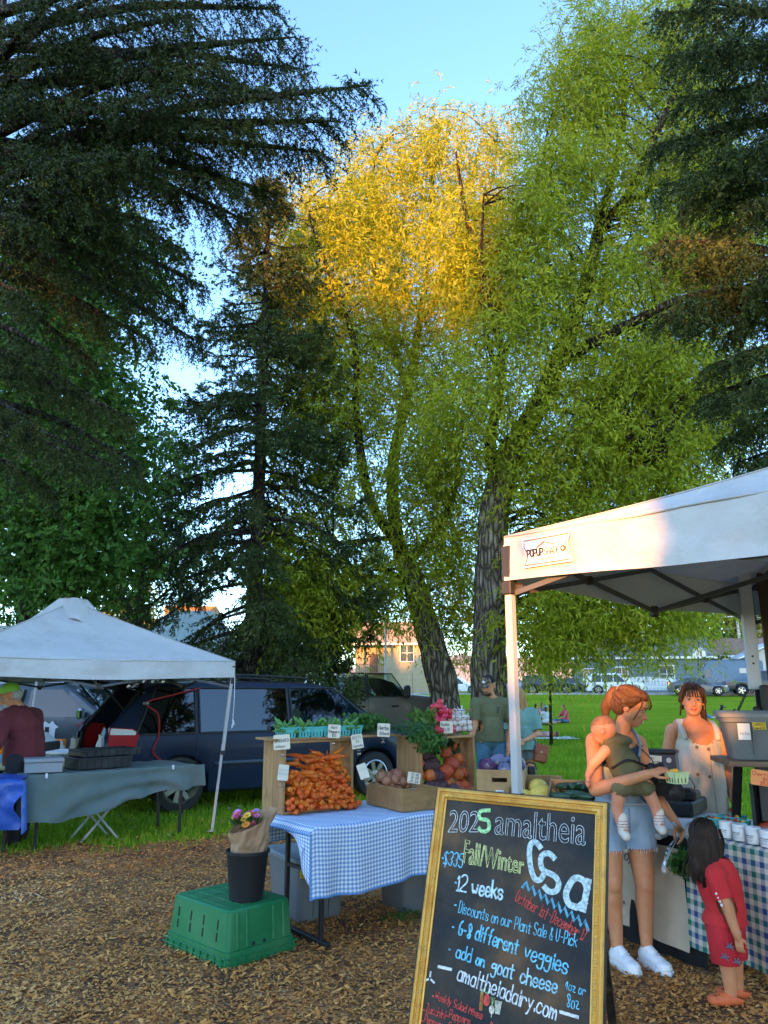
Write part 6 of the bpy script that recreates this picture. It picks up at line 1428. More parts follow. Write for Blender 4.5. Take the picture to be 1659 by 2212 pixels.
t,b=tote('dark grey storage tote deeper under the gingham table near the chalkboard',T(1.02,.35,0),TY-R(4),.6,.42,.38)
def dry_bits():
# a sprig of green tops fallen under the table
 bunch('wilted_greens','wilted green carrot tops lying on the chips under the table','greens',T(.95,.28,.015),120,(.07,.07,.012),.04,.008,herb_m,(0,0,.1))
dry_bits()
# ------------------------------------------------------------- grey cloth table under the left canopy
grey_cl=mat('grey_green_cloth',(.10,.135,.125),.9,(.135,.175,.16),2.2,bump=.25,bscale=30,dirt=(.17,.2,.18),dscale=2)
LA,LB=Vector((-3.56,8.36,0)),Vector((-2.33,9.4,0));LU=(LB-LA).normalized();LY=math.atan2(LU.y,LU.x)
LO=LA-LU*.12-Vector((-LU.y,LU.x,0))*.06;LM=Matrix.Translation(LO)@Matrix.Rotation(LY,4,'Z')
t=thing('folding_table','long folding table with black legs under the grey green cloth','table',LO,LY)
g=G();g.box((.92,.38,.72),(1.82,.74,.035),b=.006);g.out('tabletop',lam,t)
for x in(.14,1.72):
 for y in(.08,.66):g=G();g.bar((x,y,0),(x,y,.71),.03,b=.003);g.out('leg',blk_steel,t)
 g=G();g.bar((x,.08,.5),(x,.66,.5),.02);g.out('leg_brace',blk_steel,t)
def grey_cloth():
 t=thing('tablecloth','grey green cloth sagging in folds over the long table','tablecloth',LO,LY)
 def fn(a,b):
  u=-.1+2.05*a;s=b*1.5;hem=.43-.22*a**2+.05*math.sin(a*7)
  if b<.42:
   k=1-b/.42;sw=.035*math.sin(u*9+1.5*math.sin(u*4))*k+.02*math.sin(u*23)*k*k+.018*math.sin(14*k*(1-(2*a-1)**2)+3*a)*k**.5
   return(u,-.02-sw-.03*k,.745-hem*k+.012*math.sin(u*14)*k)
  v=(b-.42)/.58;y=-.01+.8*v;z=.746+.004*math.sin(u*25+y*11)
  if u<.0:z-=.5*(-u)*1.5
  if u>1.84:z-=(u-1.84)*2.2
  return(u,y,z)
 uvgrid('cloth',fn,lambda a,b:(a*2,b*1.4),110,60,grey_cl,t)
 def flap(a,b):return(1.93+.03*math.sin(a*9)+.1*b*a,.02+.66*a,.7-b*(.14+.22*math.sin(math.pi*min(1,a*1.15))**2))
 uvgrid('end_flap',flap,lambda a,b:(a,b),20,10,grey_cl,t)
 def flap2(a,b):return(-.12-.04*b-.03*math.sin(a*8)*b,.0+.7*a,.66-b*(.42-.15*a))
 uvgrid('end_flap',flap2,lambda a,b:(a,b),20,10,grey_cl,t)
 for u in(.16,1.55):g=G();g.box((u,-.03,.735),(.02,.03,.05),b=.005);g.out('cloth_clip',wlab,t)
grey_cloth()
def black_tray(label,M,yaw,W_,D_,H_):
 t=thing('plastic_crate',label,'crate',M,yaw);bm_=mat('black_crate_plastic',(.016,.017,.018),.5,dirt=(.05,.055,.055),dscale=5)
 for(c,s)in(((W_/2,.01,H_/2),(W_,.02,H_)),((W_/2,D_-.01,H_/2),(W_,.02,H_)),((.01,D_/2,H_/2),(.02,D_-.042,H_)),((W_-.01,D_/2,H_/2),(.02,D_-.042,H_))):g=G();g.box(c,s,b=.004);g.out('crate_wall',bm_,t)
 g=G();g.box((W_/2,D_/2,.012),(W_-.044,D_-.044,.012));g.out('crate_floor',bm_,t)
 g=G();g.tube([(x,y,H_)for x,y in((0,0),(W_,0),(W_,D_),(0,D_),(0,0))],.012,5);[g.box((W_*(i+.5)/8,-.002,H_*.5),(.012,.012,H_*.9))for i in range(8)];g.out('crate_rim',bm_,t)
black_tray('black plastic crate with a second stacked on it on the grey cloth',LM@Vector((.52,.1,.757)),LY+R(2),.6,.4,.11)
black_tray('topmost black plastic crate on the grey cloth table',LM@Vector((.6,.16,.88)),LY+R(5),.66,.4,.06)
t=thing('lidded_box','grey metal box with lid at the left end of the grey cloth','box',LM@Vector((-.02,.1,.757)),LY+R(-14))
gmb=mat('grey_box_paint',(.24,.27,.29),.5,dirt=(.3,.3,.3));g=G();g.box((.18,.13,.05),(.36,.26,.1),b=.006);g.out('box_body',gmb,t);g=G();g.box((.18,.13,.122),(.38,.28,.04),b=.008);g.out('box_lid',gmb,t)
# X legged stool under it
t=thing('folding_stool','folding stool with crossed pale legs under the grey cloth table','stool',LM@Vector((.85,.35,0)),LY)
for y in(-.16,.16):
 for sg in(-1,1):g=G();g.bar((-.2*sg,y+.012*sg,0),(.2*sg,y+.012*sg,.44),.022,b=.003);g.out('leg',mat('pale_steel',(.35,.35,.34),.5),t)
g=G();g.box((0,0,.45),(.42,.34,.02),b=.006);g.out('seat',lam,t)
# blue tarp table at far left
t=thing('folding_table','table covered by a blue tarpaulin at the left edge','table',(-4.55,7.62,0),R(14))
g=G();g.box((.3,.3,.7),(1.3,.6,.03));g.out('tabletop',lam,t)
for x in(-.2,.85):
 for y in(.06,.54):g=G();g.bar((x,y,0),(x,y,.69),.03);g.out('leg',blk_steel,t)
tarp=mat('blue_tarp',(.015,.07,.34),.35,(.03,.11,.45),3,bump=.5,bscale=9,bdist=.03,spec=.5)
t=thing('tarpaulin','crumpled blue tarpaulin draped over the table at the left edge','tarpaulin',(-4.55,7.62,0),R(14))
def tarpf(a,b):
 u=-.45+1.5*a;
 n=.03*mnoise.noise(Vector((u*5,b*6,0)))
 if b<.5:k=1-b*2;return(u+.04*math.sin(9*k),-.03-.06*k*math.sin(u*11)+n,.74-.36*k-.1*a*k)
 return(u,(b-.5)*1.3,.745+n*.6)
uvgrid('sheet',tarpf,lambda a,b:(a,b),40,30,tarp,t)
def tarpe(a,b):return(1.05+.05*b+.03*math.sin(a*10),.0+.6*a,.74-b*(.5-.2*a)+.0)
uvgrid('sheet_end',tarpe,lambda a,b:(a,b),16,12,tarp,t)
t=thing('plastic_tub','bright blue plastic tub cut off by the left edge','tub',(-3.98,7.85,.76));g=G();g.lathe([(.14,0),(.17,.2),(.18,.2),(.18,.22),(.15,.22),(.13,.02),(.0001,.02)],20);g.out('tub_wall',mat('blue_tub',(.03,.2,.4),.4),t,True,auto=40)
# things in the open van
def van_load():
 bl_=mat('steel_blue_crate',(.06,.14,.19),.55);
 for k in range(6):
  p=VM@Vector((-2.38,-.62,.535+k*.088));t=thing('nested_crate','slate blue plastic crate, number %s from the bottom of the stack in the van'%['one','two','three','four','five','six'][k],'crate',p,VAN.root.rotation_euler.z,'blue crates stacked in the van')
  g=G();g.box((.2,.14,.04),(.4,.36,.076),b=.006);g.out('crate_body',bl_,t)
  g=G();[g.box((-.002,.0+.09*i,.055),(.02,.05,.03),b=.004)for i in range(4)];g.box((.2,.14,.079),(.42,.38,.012));g.out('crate_lug',mat('turquoise_lug',(.05,.25,.33),.5)if k>3 else bl_,t)
 t=thing('carrier_bag','crumpled white carrier bag beside the blue crates in the van','bag',VM@Vector((-2.36,-.18,.53)),VAN.root.rotation_euler.z)
 g=G()
 def f(u,v):
  a=u*6.283;r=(.1+.03*math.sin(v*3))*(1+.35*mnoise.noise(Vector((math.cos(a)*2,math.sin(a)*2,v*4))));return(r*math.cos(a)*.7,r*math.sin(a)*1.2,.46*v)
 g.grid(f,28,14);g.out('bag_skin',mat('white_poly',(.62,.62,.6),.5,trans=.2),t,False)
 t=thing('cloth_sack','tan cloth sack slumped at the van sill','sack',VM@Vector((-2.44,-.12,.54)));g=G();g.ell((0,0,.05),(.09,.11,.07),wob=.5,seed=4);g.out('sack_skin',mat('tan_sack',(.3,.25,.15),.9),t,True)
 t=thing('bundle','dark rolled bundle lying in the van beside the tan sack','bundle',VM@Vector((-2.44,-.36,.54)));g=G();g.ell((0,0,.05),(.1,.12,.06),wob=.5,seed=9);g.out('bundle_skin',MATS['dark_trim'],t,True)
 t=thing('folding_chair','folded tan metal chair leaning against the open van','chair',VM@Vector((-2.85,.25,.0)),VAN.root.rotation_euler.z)
 tan=mat('tan_metal',(.3,.25,.2),.5)
 for y in(-.2,.2):g=G();g.bar((0,y,0),(.2,y,.95),.022);g.out('leg',tan,t)
 g=G();g.bar((.15,-.19,.72),(.2,-.19,.95),.02);g.box((.17,0,.85),(.02,.38,.16),b=.01,rz=0);g.out('backrest',tan,t);g=G();g.box((.1,0,.5),(.03,.36,.36),b=.01);g.out('seat',tan,t)
 t=thing('white_tray','white plastic table top seen beyond the grey cloth table','table',(-4.55,12.2,0));g=G();g.box((0,0,.68),(1.0,.6,.04),b=.01);g.out('tabletop',wlab,t);[(lambda gg:gg.out('leg',frame_m,t))(G().bar((x,y,0),(x,y,.66),.03))for x in(-.4,.4)for y in(-.2,.2)]
 t=thing('plastic_bag','clear plastic bag of goods behind the grey metal box','bag',LM@Vector((.2,.62,.757)));g=G();g.ell((0,0,.1),(.14,.1,.12),20,12,wob=.5,seed=2);g.out('bag_skin',mat('grey_poly',(.35,.35,.36),.3,trans=.3),t,True)
van_load()
# ------------------------------------------------------------- chalkboard sign
def sign():
 O=Vector((.206,3,1.24));U=Vector((.908,-.4173,-.0334));Vd=Vector((-.1609,-.2743,-.9481));Nf=-U.cross(Vd).normalized()
 if Nf.y>0:Nf=-Nf
 root=thing('chalkboard_sign','gold framed black chalkboard with coloured chalk lettering leaning in front of the counter','sign',(.206,3,0));B=Vector((.206,3,0))
 def P(x,y,l=0.):return O+U*x-Vd*y+Nf*l-B
 Wd,Ht=.597,1.29;rot=Matrix((U,-Vd,Nf)).transposed()
 m,t,o=new_mat('blackboard');L=t.links.new;p=N(t,'BsdfPrincipled');tc=N(t,'TexCoord')
 n1=N(t,'TexNoise');n1.inputs['Scale'].default_value=3.2;n1.inputs['Detail'].default_value=7;n1.inputs['Roughness'].default_value=.6;L(tc.outputs['Object'],n1.inputs['Vector'])
 n2=N(t,'TexNoise');n2.inputs['Scale'].default_value=14;n2.inputs['Detail'].default_value=8;L(tc.outputs['Object'],n2.inputs['Vector'])
 a=ramp(t,n1.outputs['Fac'],[(.4,(.012,.013,.014)),(.52,(.045,.032,.02)),(.66,(.13,.07,.025))]);b=ramp(t,n2.outputs['Fac'],[(.35,(.7,.7,.7)),(.7,(1.5,1.45,1.4))])  # chalk smudges, plus brown glossy reflections painted into the board colour
 mx=N(t,'MixRGB',blend_type='MULTIPLY');mx.inputs[0].default_value=.7;L(a,mx.inputs[1]);L(b,mx.inputs[2]);L(mx.outputs[0],p.inputs['Base Color']);p.inputs['Roughness'].default_value=.5;p.inputs['Specular IOR Level'].default_value=.3;L(p.outputs[0],o.inputs[0])
 g=G();g.box(P(Wd/2,-Ht/2,-.012),(Wd-.01,Ht-.01,.02),rot=rot);board=g.out('board',m,root)
 gold=mat('gold_leaf',(.6,.27,.04),.38,(.8,.43,.08),14,metal=.35,bump=.5,bscale=60,bdist=.003,dirt=(.16,.08,.025),dscale=14)
 blk=mat('black_frame_edge',(.012,.011,.011),.5,dirt=(.12,.08,.03),dscale=22)
 def rail(a,b,inw,nm):
 # moulded bar from a to b (2-d), inw: inward normal
  prof=[(-.006,-.026),(-.006,.006),(.0,.012),(.006,.012),(.009,.006),(.012,.006),(.016,.01),(.025,.01),(.028,.004),(.033,.002),(.033,-.026)]
  av,bv=Vector((*a,0)),Vector((*b,0));d=(bv-av).normalized();iw=Vector((*inw,0));V=[]
  for e,s in((av,1),(bv,-1)):
   for(u,h)in prof:q=e+iw*u+d*s*u;V.append(P(q.x,q.y,h))
  n=len(prof);g=G();g.add(V,[(i,i+1,n+i+1,n+i)for i in range(n-1)]+[(n-1,0,n,2*n-1),tuple(range(n))[::-1],tuple(range(n,2*n))]);r=g.out(nm,gold,root)
  Ln=(bv-av).length;k=int((Ln-.07)/.0088);h=G()
  for i in range(k):
   c=av+d*(.035+.0088*(i+.5))+iw*.0205;h.box(P(c.x,c.y,.0105),(.0055 if abs(d.x)>.5 else .008,.008 if abs(d.x)>.5 else .0055,.005),b=.0015,rot=rot)
  o=h.out('bead',gold,r);o['kind']='stuff'
  h=G();c=(av+bv)/2-iw*.0075;s_=(Ln+.02,.004,.034)if abs(d.x)>.5 else(.004,Ln+.02,.034);h.box(P(c.x,c.y,-.012),s_,rot=rot);h.out('frame_side',blk,r)
 rail((0,0),(Wd,0),(0,-1),'top_rail');rail((Wd,0),(Wd,-Ht),(-1,0),'side_rail');rail((Wd,-Ht),(0,-Ht),(0,1),'bottom_rail');rail((0,-Ht),(0,0),(1,0),'side_rail')
 bk=P(Wd/2,-.1,-.03);
 for x in(.06,Wd-.06):
  a=P(x,-.08,-.035);g=G();g.bar(a,Vector((a.x+Nf.x*-.55,a.y+.55,.01)),.03,.02);g.out('back_leg',blk,root)
  # chalk
 CH=lambda n,c:mat('chalk_'+n,c,.95,tuple(x*.42 for x in c),110,(.42,.68),detail=6)
 white,sky_,pale,yl_,gr_,red,teal,pink=CH('white',(.78,.78,.76)),CH('sky',(.2,.62,.8)),CH('pale_blue',(.56,.68,.67)),CH('yellow',(.75,.74,.3)),CH('green',(.45,.8,.35)),CH('red',(.68,.09,.07)),CH('teal',(.13,.38,.5)),CH('cream',(.75,.68,.5))
 fr=lambda x,y,l:P(x,y,.0+l)
 def put(nm,mt,items):
  g=G()
  for(tx,x0,v0,x1,v1,h,w_)in items:write(g,tx,fr,x0,-v0,x1,-v1,h,w_,.03)
  g.out(nm,mt,board)
 def outline(tx,x0,v0,x1,v1,h0,h1,mt,nm,bev,sx=1):
  c=bpy.data.curves.new('txt','FONT');c.body=tx;c.size=1;c.fill_mode='NONE';c.bevel_depth=0;c.resolution_u=4;ob=bpy.data.objects.new('txt',c);SC.collection.objects.link(ob)
  bpy.context.view_layer.update();me=ob.to_mesh();co=[v.co.copy()for v in me.vertices];ed=[tuple(e.vertices)for e in me.edges]
  xa=min(v.x for v in co);xb=max(v.x for v in co);H_=.72
  adj={}
  for a,b in ed:adj.setdefault(a,[]).append(b);adj.setdefault(b,[]).append(a)
  seen=set();g=G()
  for s in adj:
   if s in seen:continue
   loop=[s];seen.add(s);cur=s
   while True:
    nx=[q for q in adj[cur]if q not in seen]
    if not nx:break
    cur=nx[0];seen.add(cur);loop.append(cur)
   loop.append(s);pts=[]
   for i in loop:
    v=co[i];u=(v.x-xa)/(xb-xa);hh=(h0+(h1-h0)*u)/H_;wob=.0012*mnoise.noise(Vector((v.x*4,v.y*4,1)))
    pts.append((x0+(x1-x0)*u+wob,-(v0+(v1-v0)*u)+v.y*hh+wob))
   _lift[0]=(_lift[0]+1)%40;ribbon(g,pts,bev,fr,.0004+.00004*_lift[0])
  ob.to_mesh_clear();bpy.data.objects.remove(ob);g.out(nm,mt,board)
 outline('202',.051,.143,.162,.131,.078,.072,white,'lettering',.0022)
 put('lettering',gr_,[('5',.166,.131,.203,.127,.07,.013)])
 outline('amaltheia',.222,.131,.534,.134,.088,.096,white,'lettering',.0016)
 outline('Fall/Winter',.119,.237,.333,.247,.08,.056,yl_,'lettering',.0026)
 put('lettering',sky_,[('$335',.047,.251,.117,.252,.044,.0036)])
 g=G();write(g,'C',fr,.364,-.263,.404,-.255,.118,.018);write(g,'S',fr,.412,-.294,.458,-.282,.118,.018);write(g,'a',fr,.473,-.316,.534,-.326,.15,.02);g.out('lettering',pale,board)
 g=G();zz=[]
 for i in range(21):u=i/20;zz.append((.334+(.551-.334)*u,-(.275+(.372-.275)*u)+(.011 if i%2 else-.011)))
 ribbon(g,zz,.011,fr,.0003);g.out('zigzag',teal,board)
 put('lettering',CH('ice',(.62,.78,.8)),[('12',.107,.327,.14,.328,.052,.005),('weeks',.16,.331,.268,.332,.052,.0065)])
 put('lettering',red,[('October 1st-December 17',.31,.331,.54,.416,.038,.0026)])
 put('lettering',sky_,[('Discounts on our Plant Sale & U-Pick',.12,.392,.517,.435,.036,.0026),('6-8',.128,.458,.17,.462,.042,.0055),('different',.186,.463,.33,.484,.046,.005),('veggies',.352,.49,.49,.514,.05,.0048),('add',.126,.525,.178,.53,.04,.0042),('on',.196,.533,.224,.536,.034,.0055),('4oz or',.486,.553,.548,.561,.026,.0026),('8oz',.494,.599,.531,.6,.034,.0028)])
 put('lettering',CH('aqua',(.4,.7,.8)),[('goat',.25,.546,.322,.555,.044,.0048),('cheese',.345,.56,.461,.57,.044,.0048)])
 put('lettering',white,[('amaltheiadairy.com',.138,.587,.462,.64,.048,.0045)])
 g=G();ribbon(g,[(.072,-.56),(.115,-.561)],.009,fr,.0004);g.out('chalk_dash',white,board);g=G();ribbon(g,[(.476,-.616),(.528,-.62)],.009,fr,.0004);g.out('chalk_dash',white,board);g=G()
 for k in range(3):a=R(90+120*k);ribbon(g,[(.046+.006*math.cos(a),-.598+.006*math.sin(a)),(.046+.018*math.cos(a),-.598+.018*math.sin(a))],.006,fr,.0004)
 g.out('chalk_petals',white,board)
 put('lettering',red,[('Weekly Salad Mixes',.07,.651,.233,.679,.022,.0026),('Zucchini',.045,.692,.112,.7,.024,.0026),('Peppers',.125,.694,.195,.702,.024,.0026),('Peppers',.043,.722,.11,.73,.024,.0026),('Eggplant',.125,.728,.2,.736,.024,.0026),('Beets',.262,.705,.31,.709,.024,.0026),('Carrots',.045,.76,.12,.77,.024,.0026)])
 [(ribbon(gb,[(x,-v),(x+.0035,-v-.0005)],.0045,fr,.0004),gb.out('bullet',red,board))for gb,x,v in((G(),x,v)for x,v in((.062,.645),(.036,.688),(.117,.69),(.034,.718),(.117,.722),(.252,.698),(.036,.756)))]
 [(ribbon(gb,[(x,-v),(x+.004,-v-.0005)],.005,fr,.0004),gb.out('bullet',sky_,board))for gb,x,v in((G(),x,v)for x,v in((.098,.302),(.105,.371),(.105,.438),(.101,.505),(.041,.23)))]
 g=G();ribbon(g,[(.226,-.611),(.226,-.64),(.2265,-.652)],.011,fr,.0004);g.out('drawn_carrot',CH('brown',(.45,.15,.04)),board)
 g=G();g.prism([P(.243+.0105*math.sin(a)*(1-.3*math.cos(a)),-.624+.017*math.cos(a),.0005)for a in np.linspace(0,5.9,14)][::-1],Nf*.0004);g.out('drawn_berry',red,board)
 g=G();g.prism([P(.262+.009*math.sin(a),-.648+.012*math.cos(a),.0005)for a in np.linspace(0,5.9,14)][::-1],Nf*.0004);ribbon(g,[(.262,-.66),(.262,-.668)],.002,fr,.0006);[ribbon(g,[(.281+.003*k,-.655),(.281+.005*k,-.622)],.003,fr,.0004+.0001*(k+3))for k in range(-2,3)];g.out('drawn_roots',pink,board)
 g=G();[ribbon(g,[(.262,-.636),(.262+.006*k,-.615)],.002,fr,.0004+.0001*(k+2))for k in(-1,0,1)];[ribbon(g,[(.226,-.611),(.226+.005*k,-.597)],.002,fr,.0004+.0001*(k+2))for k in(-1,0,1)];[ribbon(g,[(.243,-.609),(.243+.009*k,-.603)],.003,fr,.0004+.0001*(k+2))for k in(-1,0,1)];g.out('drawn_leaves',CH('leaf',(.3,.5,.2)),board)
sign()
# ------------------------------------------------------------- boxes, counter and the right hand stall
def k3(x,y):return((1480+x*.25316)*.6636,(2180+y*.25316)*.6636)
ply=mat('box_plywood',(.4,.23,.09),.6,(.52,.32,.14),3,(.3,.7),bump=.2,bscale=22,bdist=.004,stretch=(.9,8,8),rnd=.08,dirt=(.2,.1,.04),dscale=5)
CB=Vector((.675,5.9,.745))
by=R(-14)
open_box('square plywood box with hand hole full of purple cabbages',CB,by,.345,.4,.285,.015,'wooden_box',True,ply)
g=G();Mx=Matrix.Translation(CB)@Matrix.Rotation(by,4,'Z')
t=thing('barcode_label','small white barcode label stuck below the hand hole of the cabbage box','label',Mx@Vector((.165,-.002,.13)),by);g.box((0,0,0),(.055,.0015,.036),b=.0004);l=g.out('sticker',wlab,t);g=G();[g.box((-.018+.006*i,-.0015,0),(.0025+.0015*(i%3),.001,.016))for i in range(7)];g.out('barcode',ink,l)
cabm=mat('cabbage_leaf',(.06,.015,.06),.4,(.13,.05,.13),7,rnd=.2,spec=.5);cabw=mat('cabbage_bloom',(.13,.13,.22),.45,(.2,.2,.3),7,rnd=.2)
def cabbage(sd,m):
 g=G();g.ell((0,0,0),(1,1,.92),16,10,wob=.1,seed=sd);o=g.out('red_cabbage',m,None,True);random.seed(sd)
 for k in range(5):
  a=k*1.3+sd;g=G();c=Vector((math.cos(a),math.sin(a),random.uniform(-.2,.5))).normalized();x,y=frame_of(c)
  def f(u,v):p=(c+x*(u-.5)*1.5+y*(v-.5)*1.5).normalized()*(1.03+.05*mnoise.noise(Vector((u*5,v*5,k))));return p*(1+.12*max(0,abs(u-.5)-.3)*3)
  g.grid(f,8,8);g.out('outer_leaf',m,o,True)
 g=G();g.lathe([(.28,-.0),(.26,.08),(.0001,.08)],10,M=Vector((-.25,-.95,.15)).to_track_quat('Z','Y').to_matrix().to_4x4()@Matrix.Translation((0,0,.93)));g.out('cut_stem',mat('cut_stem',(.45,.36,.22),.7),o);return o
cbs=[((.075,.09,.30),.064),((.2,.1,.275),.06),((.14,.2,.32),.068),((.27,.12,.285),.062),((.27,.26,.3),.066),((.1,.3,.29),.066),((.2,.32,.3),.06)]
for i,((x,y,z),r)in enumerate(cbs):
 o=cabbage(i+1,cabm if i in(0,3,5)else cabw);o.location=Mx@Vector((x,y,z));o.scale=(r,)*3;o.rotation_euler=(.1*i,0,by+.2)
 tag(o,'purple red cabbage at the %s of the plywood box'%['near left corner','middle of the front','centre','near right corner','back right corner','back left corner','middle of the back'][i],'cabbage','cabbages in the plywood box')
def slope_box(label,x,y,z,yaw,w_,d_,h,name='wooden_box',tilt=R(10)):
 t=open_box(label,Vector((x,y,z)),yaw,w_,d_,h,.015,name,False,ply);t.rotation_euler=Euler((tilt,0,yaw));return Matrix.Translation((x,y,z))@Euler((tilt,0,yaw)).to_matrix().to_4x4()
S1=slope_box('shallow plywood box holding a yellow melon beside the canopy leg',.85,5.68,.76,R(-16),.36,.5,.13)
S2=slope_box('shallow plywood box full of dark green cucumbers left of the mother',1.05,5.3,.76,R(-16),.46,.52,.13)
mel=mat('melon_rind',(.7,.45,.05),.5,(.78,.58,.12),6,bump=.2,bscale=20)
for i,(x,y,s)in enumerate(((.25,.12,.075),(.12,.1,.06),(.2,.3,.07))):
 g=G();g.ell((0,0,0),(1.3,1,.9),18,11);o=g.out('yellow_melon',mel,None,True);o.location=S1@Vector((x,y,.03+s*.9));o.scale=(s,)*3;o.rotation_euler=(0,.1,i*.5);tag(o,'yellow melon at the %s of the shallow plywood box'%['near right','near left','back'][i],'melon','yellow melons in the box')
cuc=mat('cucumber_skin',(.012,.04,.016),.35,(.03,.075,.03),9,bump=.3,bscale=40,rnd=.2,spec=.5);random.seed(61);cps=[]
for s in range(3):
 g=G();P=[(-.085+.017*i,.012*math.sin(i*.33+s),0)for i in range(11)];g.tube(P,[.004,.018,.022,.024,.024,.024,.024,.024,.022,.017,.004],10);o=g.out('cucumber',cuc,None,True);g=G();g.tube([(.082,.0,0),(.1,.004,.004)],.005,5);g.out('stem',stem_m,o);cps.append(o)
for i in range(30):
 o=cps[i]if i<3 else copy_tree(cps[i%3]);k=i//10;o.location=S2@Vector((.1+(i%5)*.068+random.uniform(-.02,.02),.1+((i//5)%2)*.2+random.uniform(-.03,.03)+.04*k,.045+.04*k));o.rotation_euler=(0,random.uniform(-.15,.15),random.uniform(-.9,.9));tag(o,'dark green cucumber in the shallow plywood box','cucumber','cucumbers in the box')
t=folding_table('folding table under the cabbage, melon and cucumber boxes',Matrix.Translation((.62,5.82,0)),R(-38),1.35,.76)
g=G();bt_=thing('water_bottle','dark blue insulated water bottle with black cap behind the melon box','bottle',(1.13,6.2,.78));g.lathe([(.0001,0),(.038,0),(.041,.01),(.041,.17),(.036,.185),(.03,.19)],20,cap=False);g.out('body',mat('navy_steel',(.015,.035,.09),.35,metal=.3),bt_,True,auto=35)
g=G();g.lathe([(.034,.188),(.037,.192),(.037,.235),(.03,.245),(.0001,.246)],18);g.tube([(-.036,0,.21),(-.05,0,.245),(-.02,0,.275),(.03,0,.265),(.04,0,.22)],.007,6);g.out('cap',black_pl,bt_,True,auto=35)
# ---- counter: burlap banner table then the checked table
CU=Vector((.45,-.893,0)).normalized();CYAW=math.atan2(CU.y,CU.x);CO=Vector((1.42,5.86,0));CM=Matrix.Translation(CO)@Matrix.Rotation(CYAW,4,'Z')
for i,(lb,x0)in enumerate((('folding table under the white and burlap cloths of the pay counter',0),('folding table under the green and blue checked cloth',1.0))):
 t=thing('folding_table',lb,'table',CM@Vector((x0,0,0)),CYAW);Ln=.98 if i==0 else 1.8
 g=G();g.box((Ln/2,.38,.725),(Ln-.02,.72,.036),b=.006);g.out('tabletop',lam,t)
 for x in(.15,Ln-.15):
  for y in(.1,.64):g=G();g.bar((x,y,0),(x,y,.71),.03);g.out('leg',blk_steel,t)
white_cl=mat('white_cloth',(.66,.65,.62),.9,bump=.5,bscale=7,bdist=.03);burl=mat('burlap',(.42,.34,.24),.95,(.5,.41,.3),4,bump=.3,bscale=160,dirt=(.34,.26,.17),dscale=3);blk_cl=mat('black_cloth',(.012,.012,.013),.95)
t=thing('tablecloth','rumpled white cloth spread on the pay counter','tablecloth',CO,CYAW)
uvgrid('cloth',lambda a,b:(a*1.0,-.02+b*.78,.752+.012*mnoise.noise(Vector((a*7,b*5,0)))+.02*math.exp(-((a-.7)/.2)**2-((b-.3)/.15)**2)),lambda a,b:(a,b),30,24,white_cl,t)
uvgrid('front_drop',lambda a,b:(a*1.0,-.022-.006*math.sin(a*20)*(1-b),.75-.1*(1-b)),lambda a,b:(a,b),30,4,white_cl,t)
t=thing('tablecloth','black skirt cloth hanging to the ground behind the burlap banner','tablecloth',CO,CYAW)
uvgrid('cloth',lambda a,b:(a*1.06-.01,-.03-.012*math.sin(a*31)*(1-b),.02+.7*b),lambda a,b:(a,b),50,5,blk_cl,t)
def burlap():
 t=thing('banner','burlap banner printed ORGANIC hanging on the front of the pay counter','banner',CO,CYAW);y0=-.05
 def fn(a,b):return(-.02+.97*a+.015*(1-b)*math.sin(7*b),y0-.018*math.sin(a*9+2*b)*(1-b)-.008*math.sin(19*a),.12+.56*b-.03*a)
 c=uvgrid('sheet',fn,lambda a,b:(a,b),40,20,burl,t)
 def fr(x,y,l):b=(y-.12)/.56;a=(x+.02)/.97;p=fn(a,b);return Vector((p[0],p[1]-.004-l,p[2]))
 g=G();cx,cz,r=.36,.36,.2;word='ORGANIC'
 for i,ch in enumerate(word):
  a=R(58-i*13.5);px,pz=cx+r*math.cos(a),cz+r*math.sin(a);tx,tz=math.sin(a),-math.cos(a);write(g,ch,fr,px-tx*.015,pz-tz*.015,px+tx*.015,pz+tz*.015,.042,.0062)
 for i,ch in enumerate('MONTANA'):pass
 write(g,'DAIRY',fr,.2,.345,.41,.345,.042,.0062);write(g,'MONTANA',fr,.24,.25,.42,.25,.024,.004);g.out('lettering',ink,c)
burlap()
chk=check_mat('green_blue_check',[(.62,.56,.46),(.02,.15,.11),(.035,.07,.21)],.058,'plaid')
t=thing('tablecloth','green, blue and cream checked cloth on the right hand table','tablecloth',CM@Vector((.95,0,0)),CYAW)
def chf(a,b):
 x=1.9*a;s=b*1.35
 if s<.62:k=1-s/.62;return(x,-.025-.02*k*math.sin(x*13)-.03*k,.75-.62*k)
 return(x,(s-.62)-.02,.752)
uvgrid('cloth',chf,lambda a,b:(a*1.9,b*1.35),70,40,chk,t)
# pay terminal and till
t=thing('cash_register','black till with tall sloping screen back and taped note on the counter','cash register',CM@Vector((.27,.2,.765)),CYAW+R(28));tm=mat('till_black',(.014,.014,.015),.4,dirt=(.03,.028,.024),dscale=3)
g=G();g.box((.2,.22,.045),(.44,.4,.09),b=.01);g.out('cash_drawer',tm,t)
g=G();g.prism([(-.02,.05,.09),(.34,.05,.09),(.30,.14,.40),(.0,.14,.40)],(0,.07,.0));g.box((.15,.17,.405),(.32,.11,.03),b=.012);sc=g.out('screen_housing',tm,t)
sl=lambda x,z,o=0:Vector((x,.05+(z-.09)*.29-.004-o,z))
g=G();g.prism([sl(.03,.31),sl(.21,.3),sl(.21,.375),(sl(.03,.385))],(0,-.002,0));nt_=g.out('taped_note',mat('note_paper',(.6,.5,.36),.8),sc)
g=G();frn=lambda x,y,l:sl(x,y,.0025+l);write(g,'3% credit',frn,.045,.355,.16,.352,.016,.002);write(g,'charge on credit',frn,.045,.332,.2,.329,.014,.0018);write(g,'cards',frn,.1,.313,.15,.312,.012,.0018);g.out('lettering',ink,nt_)
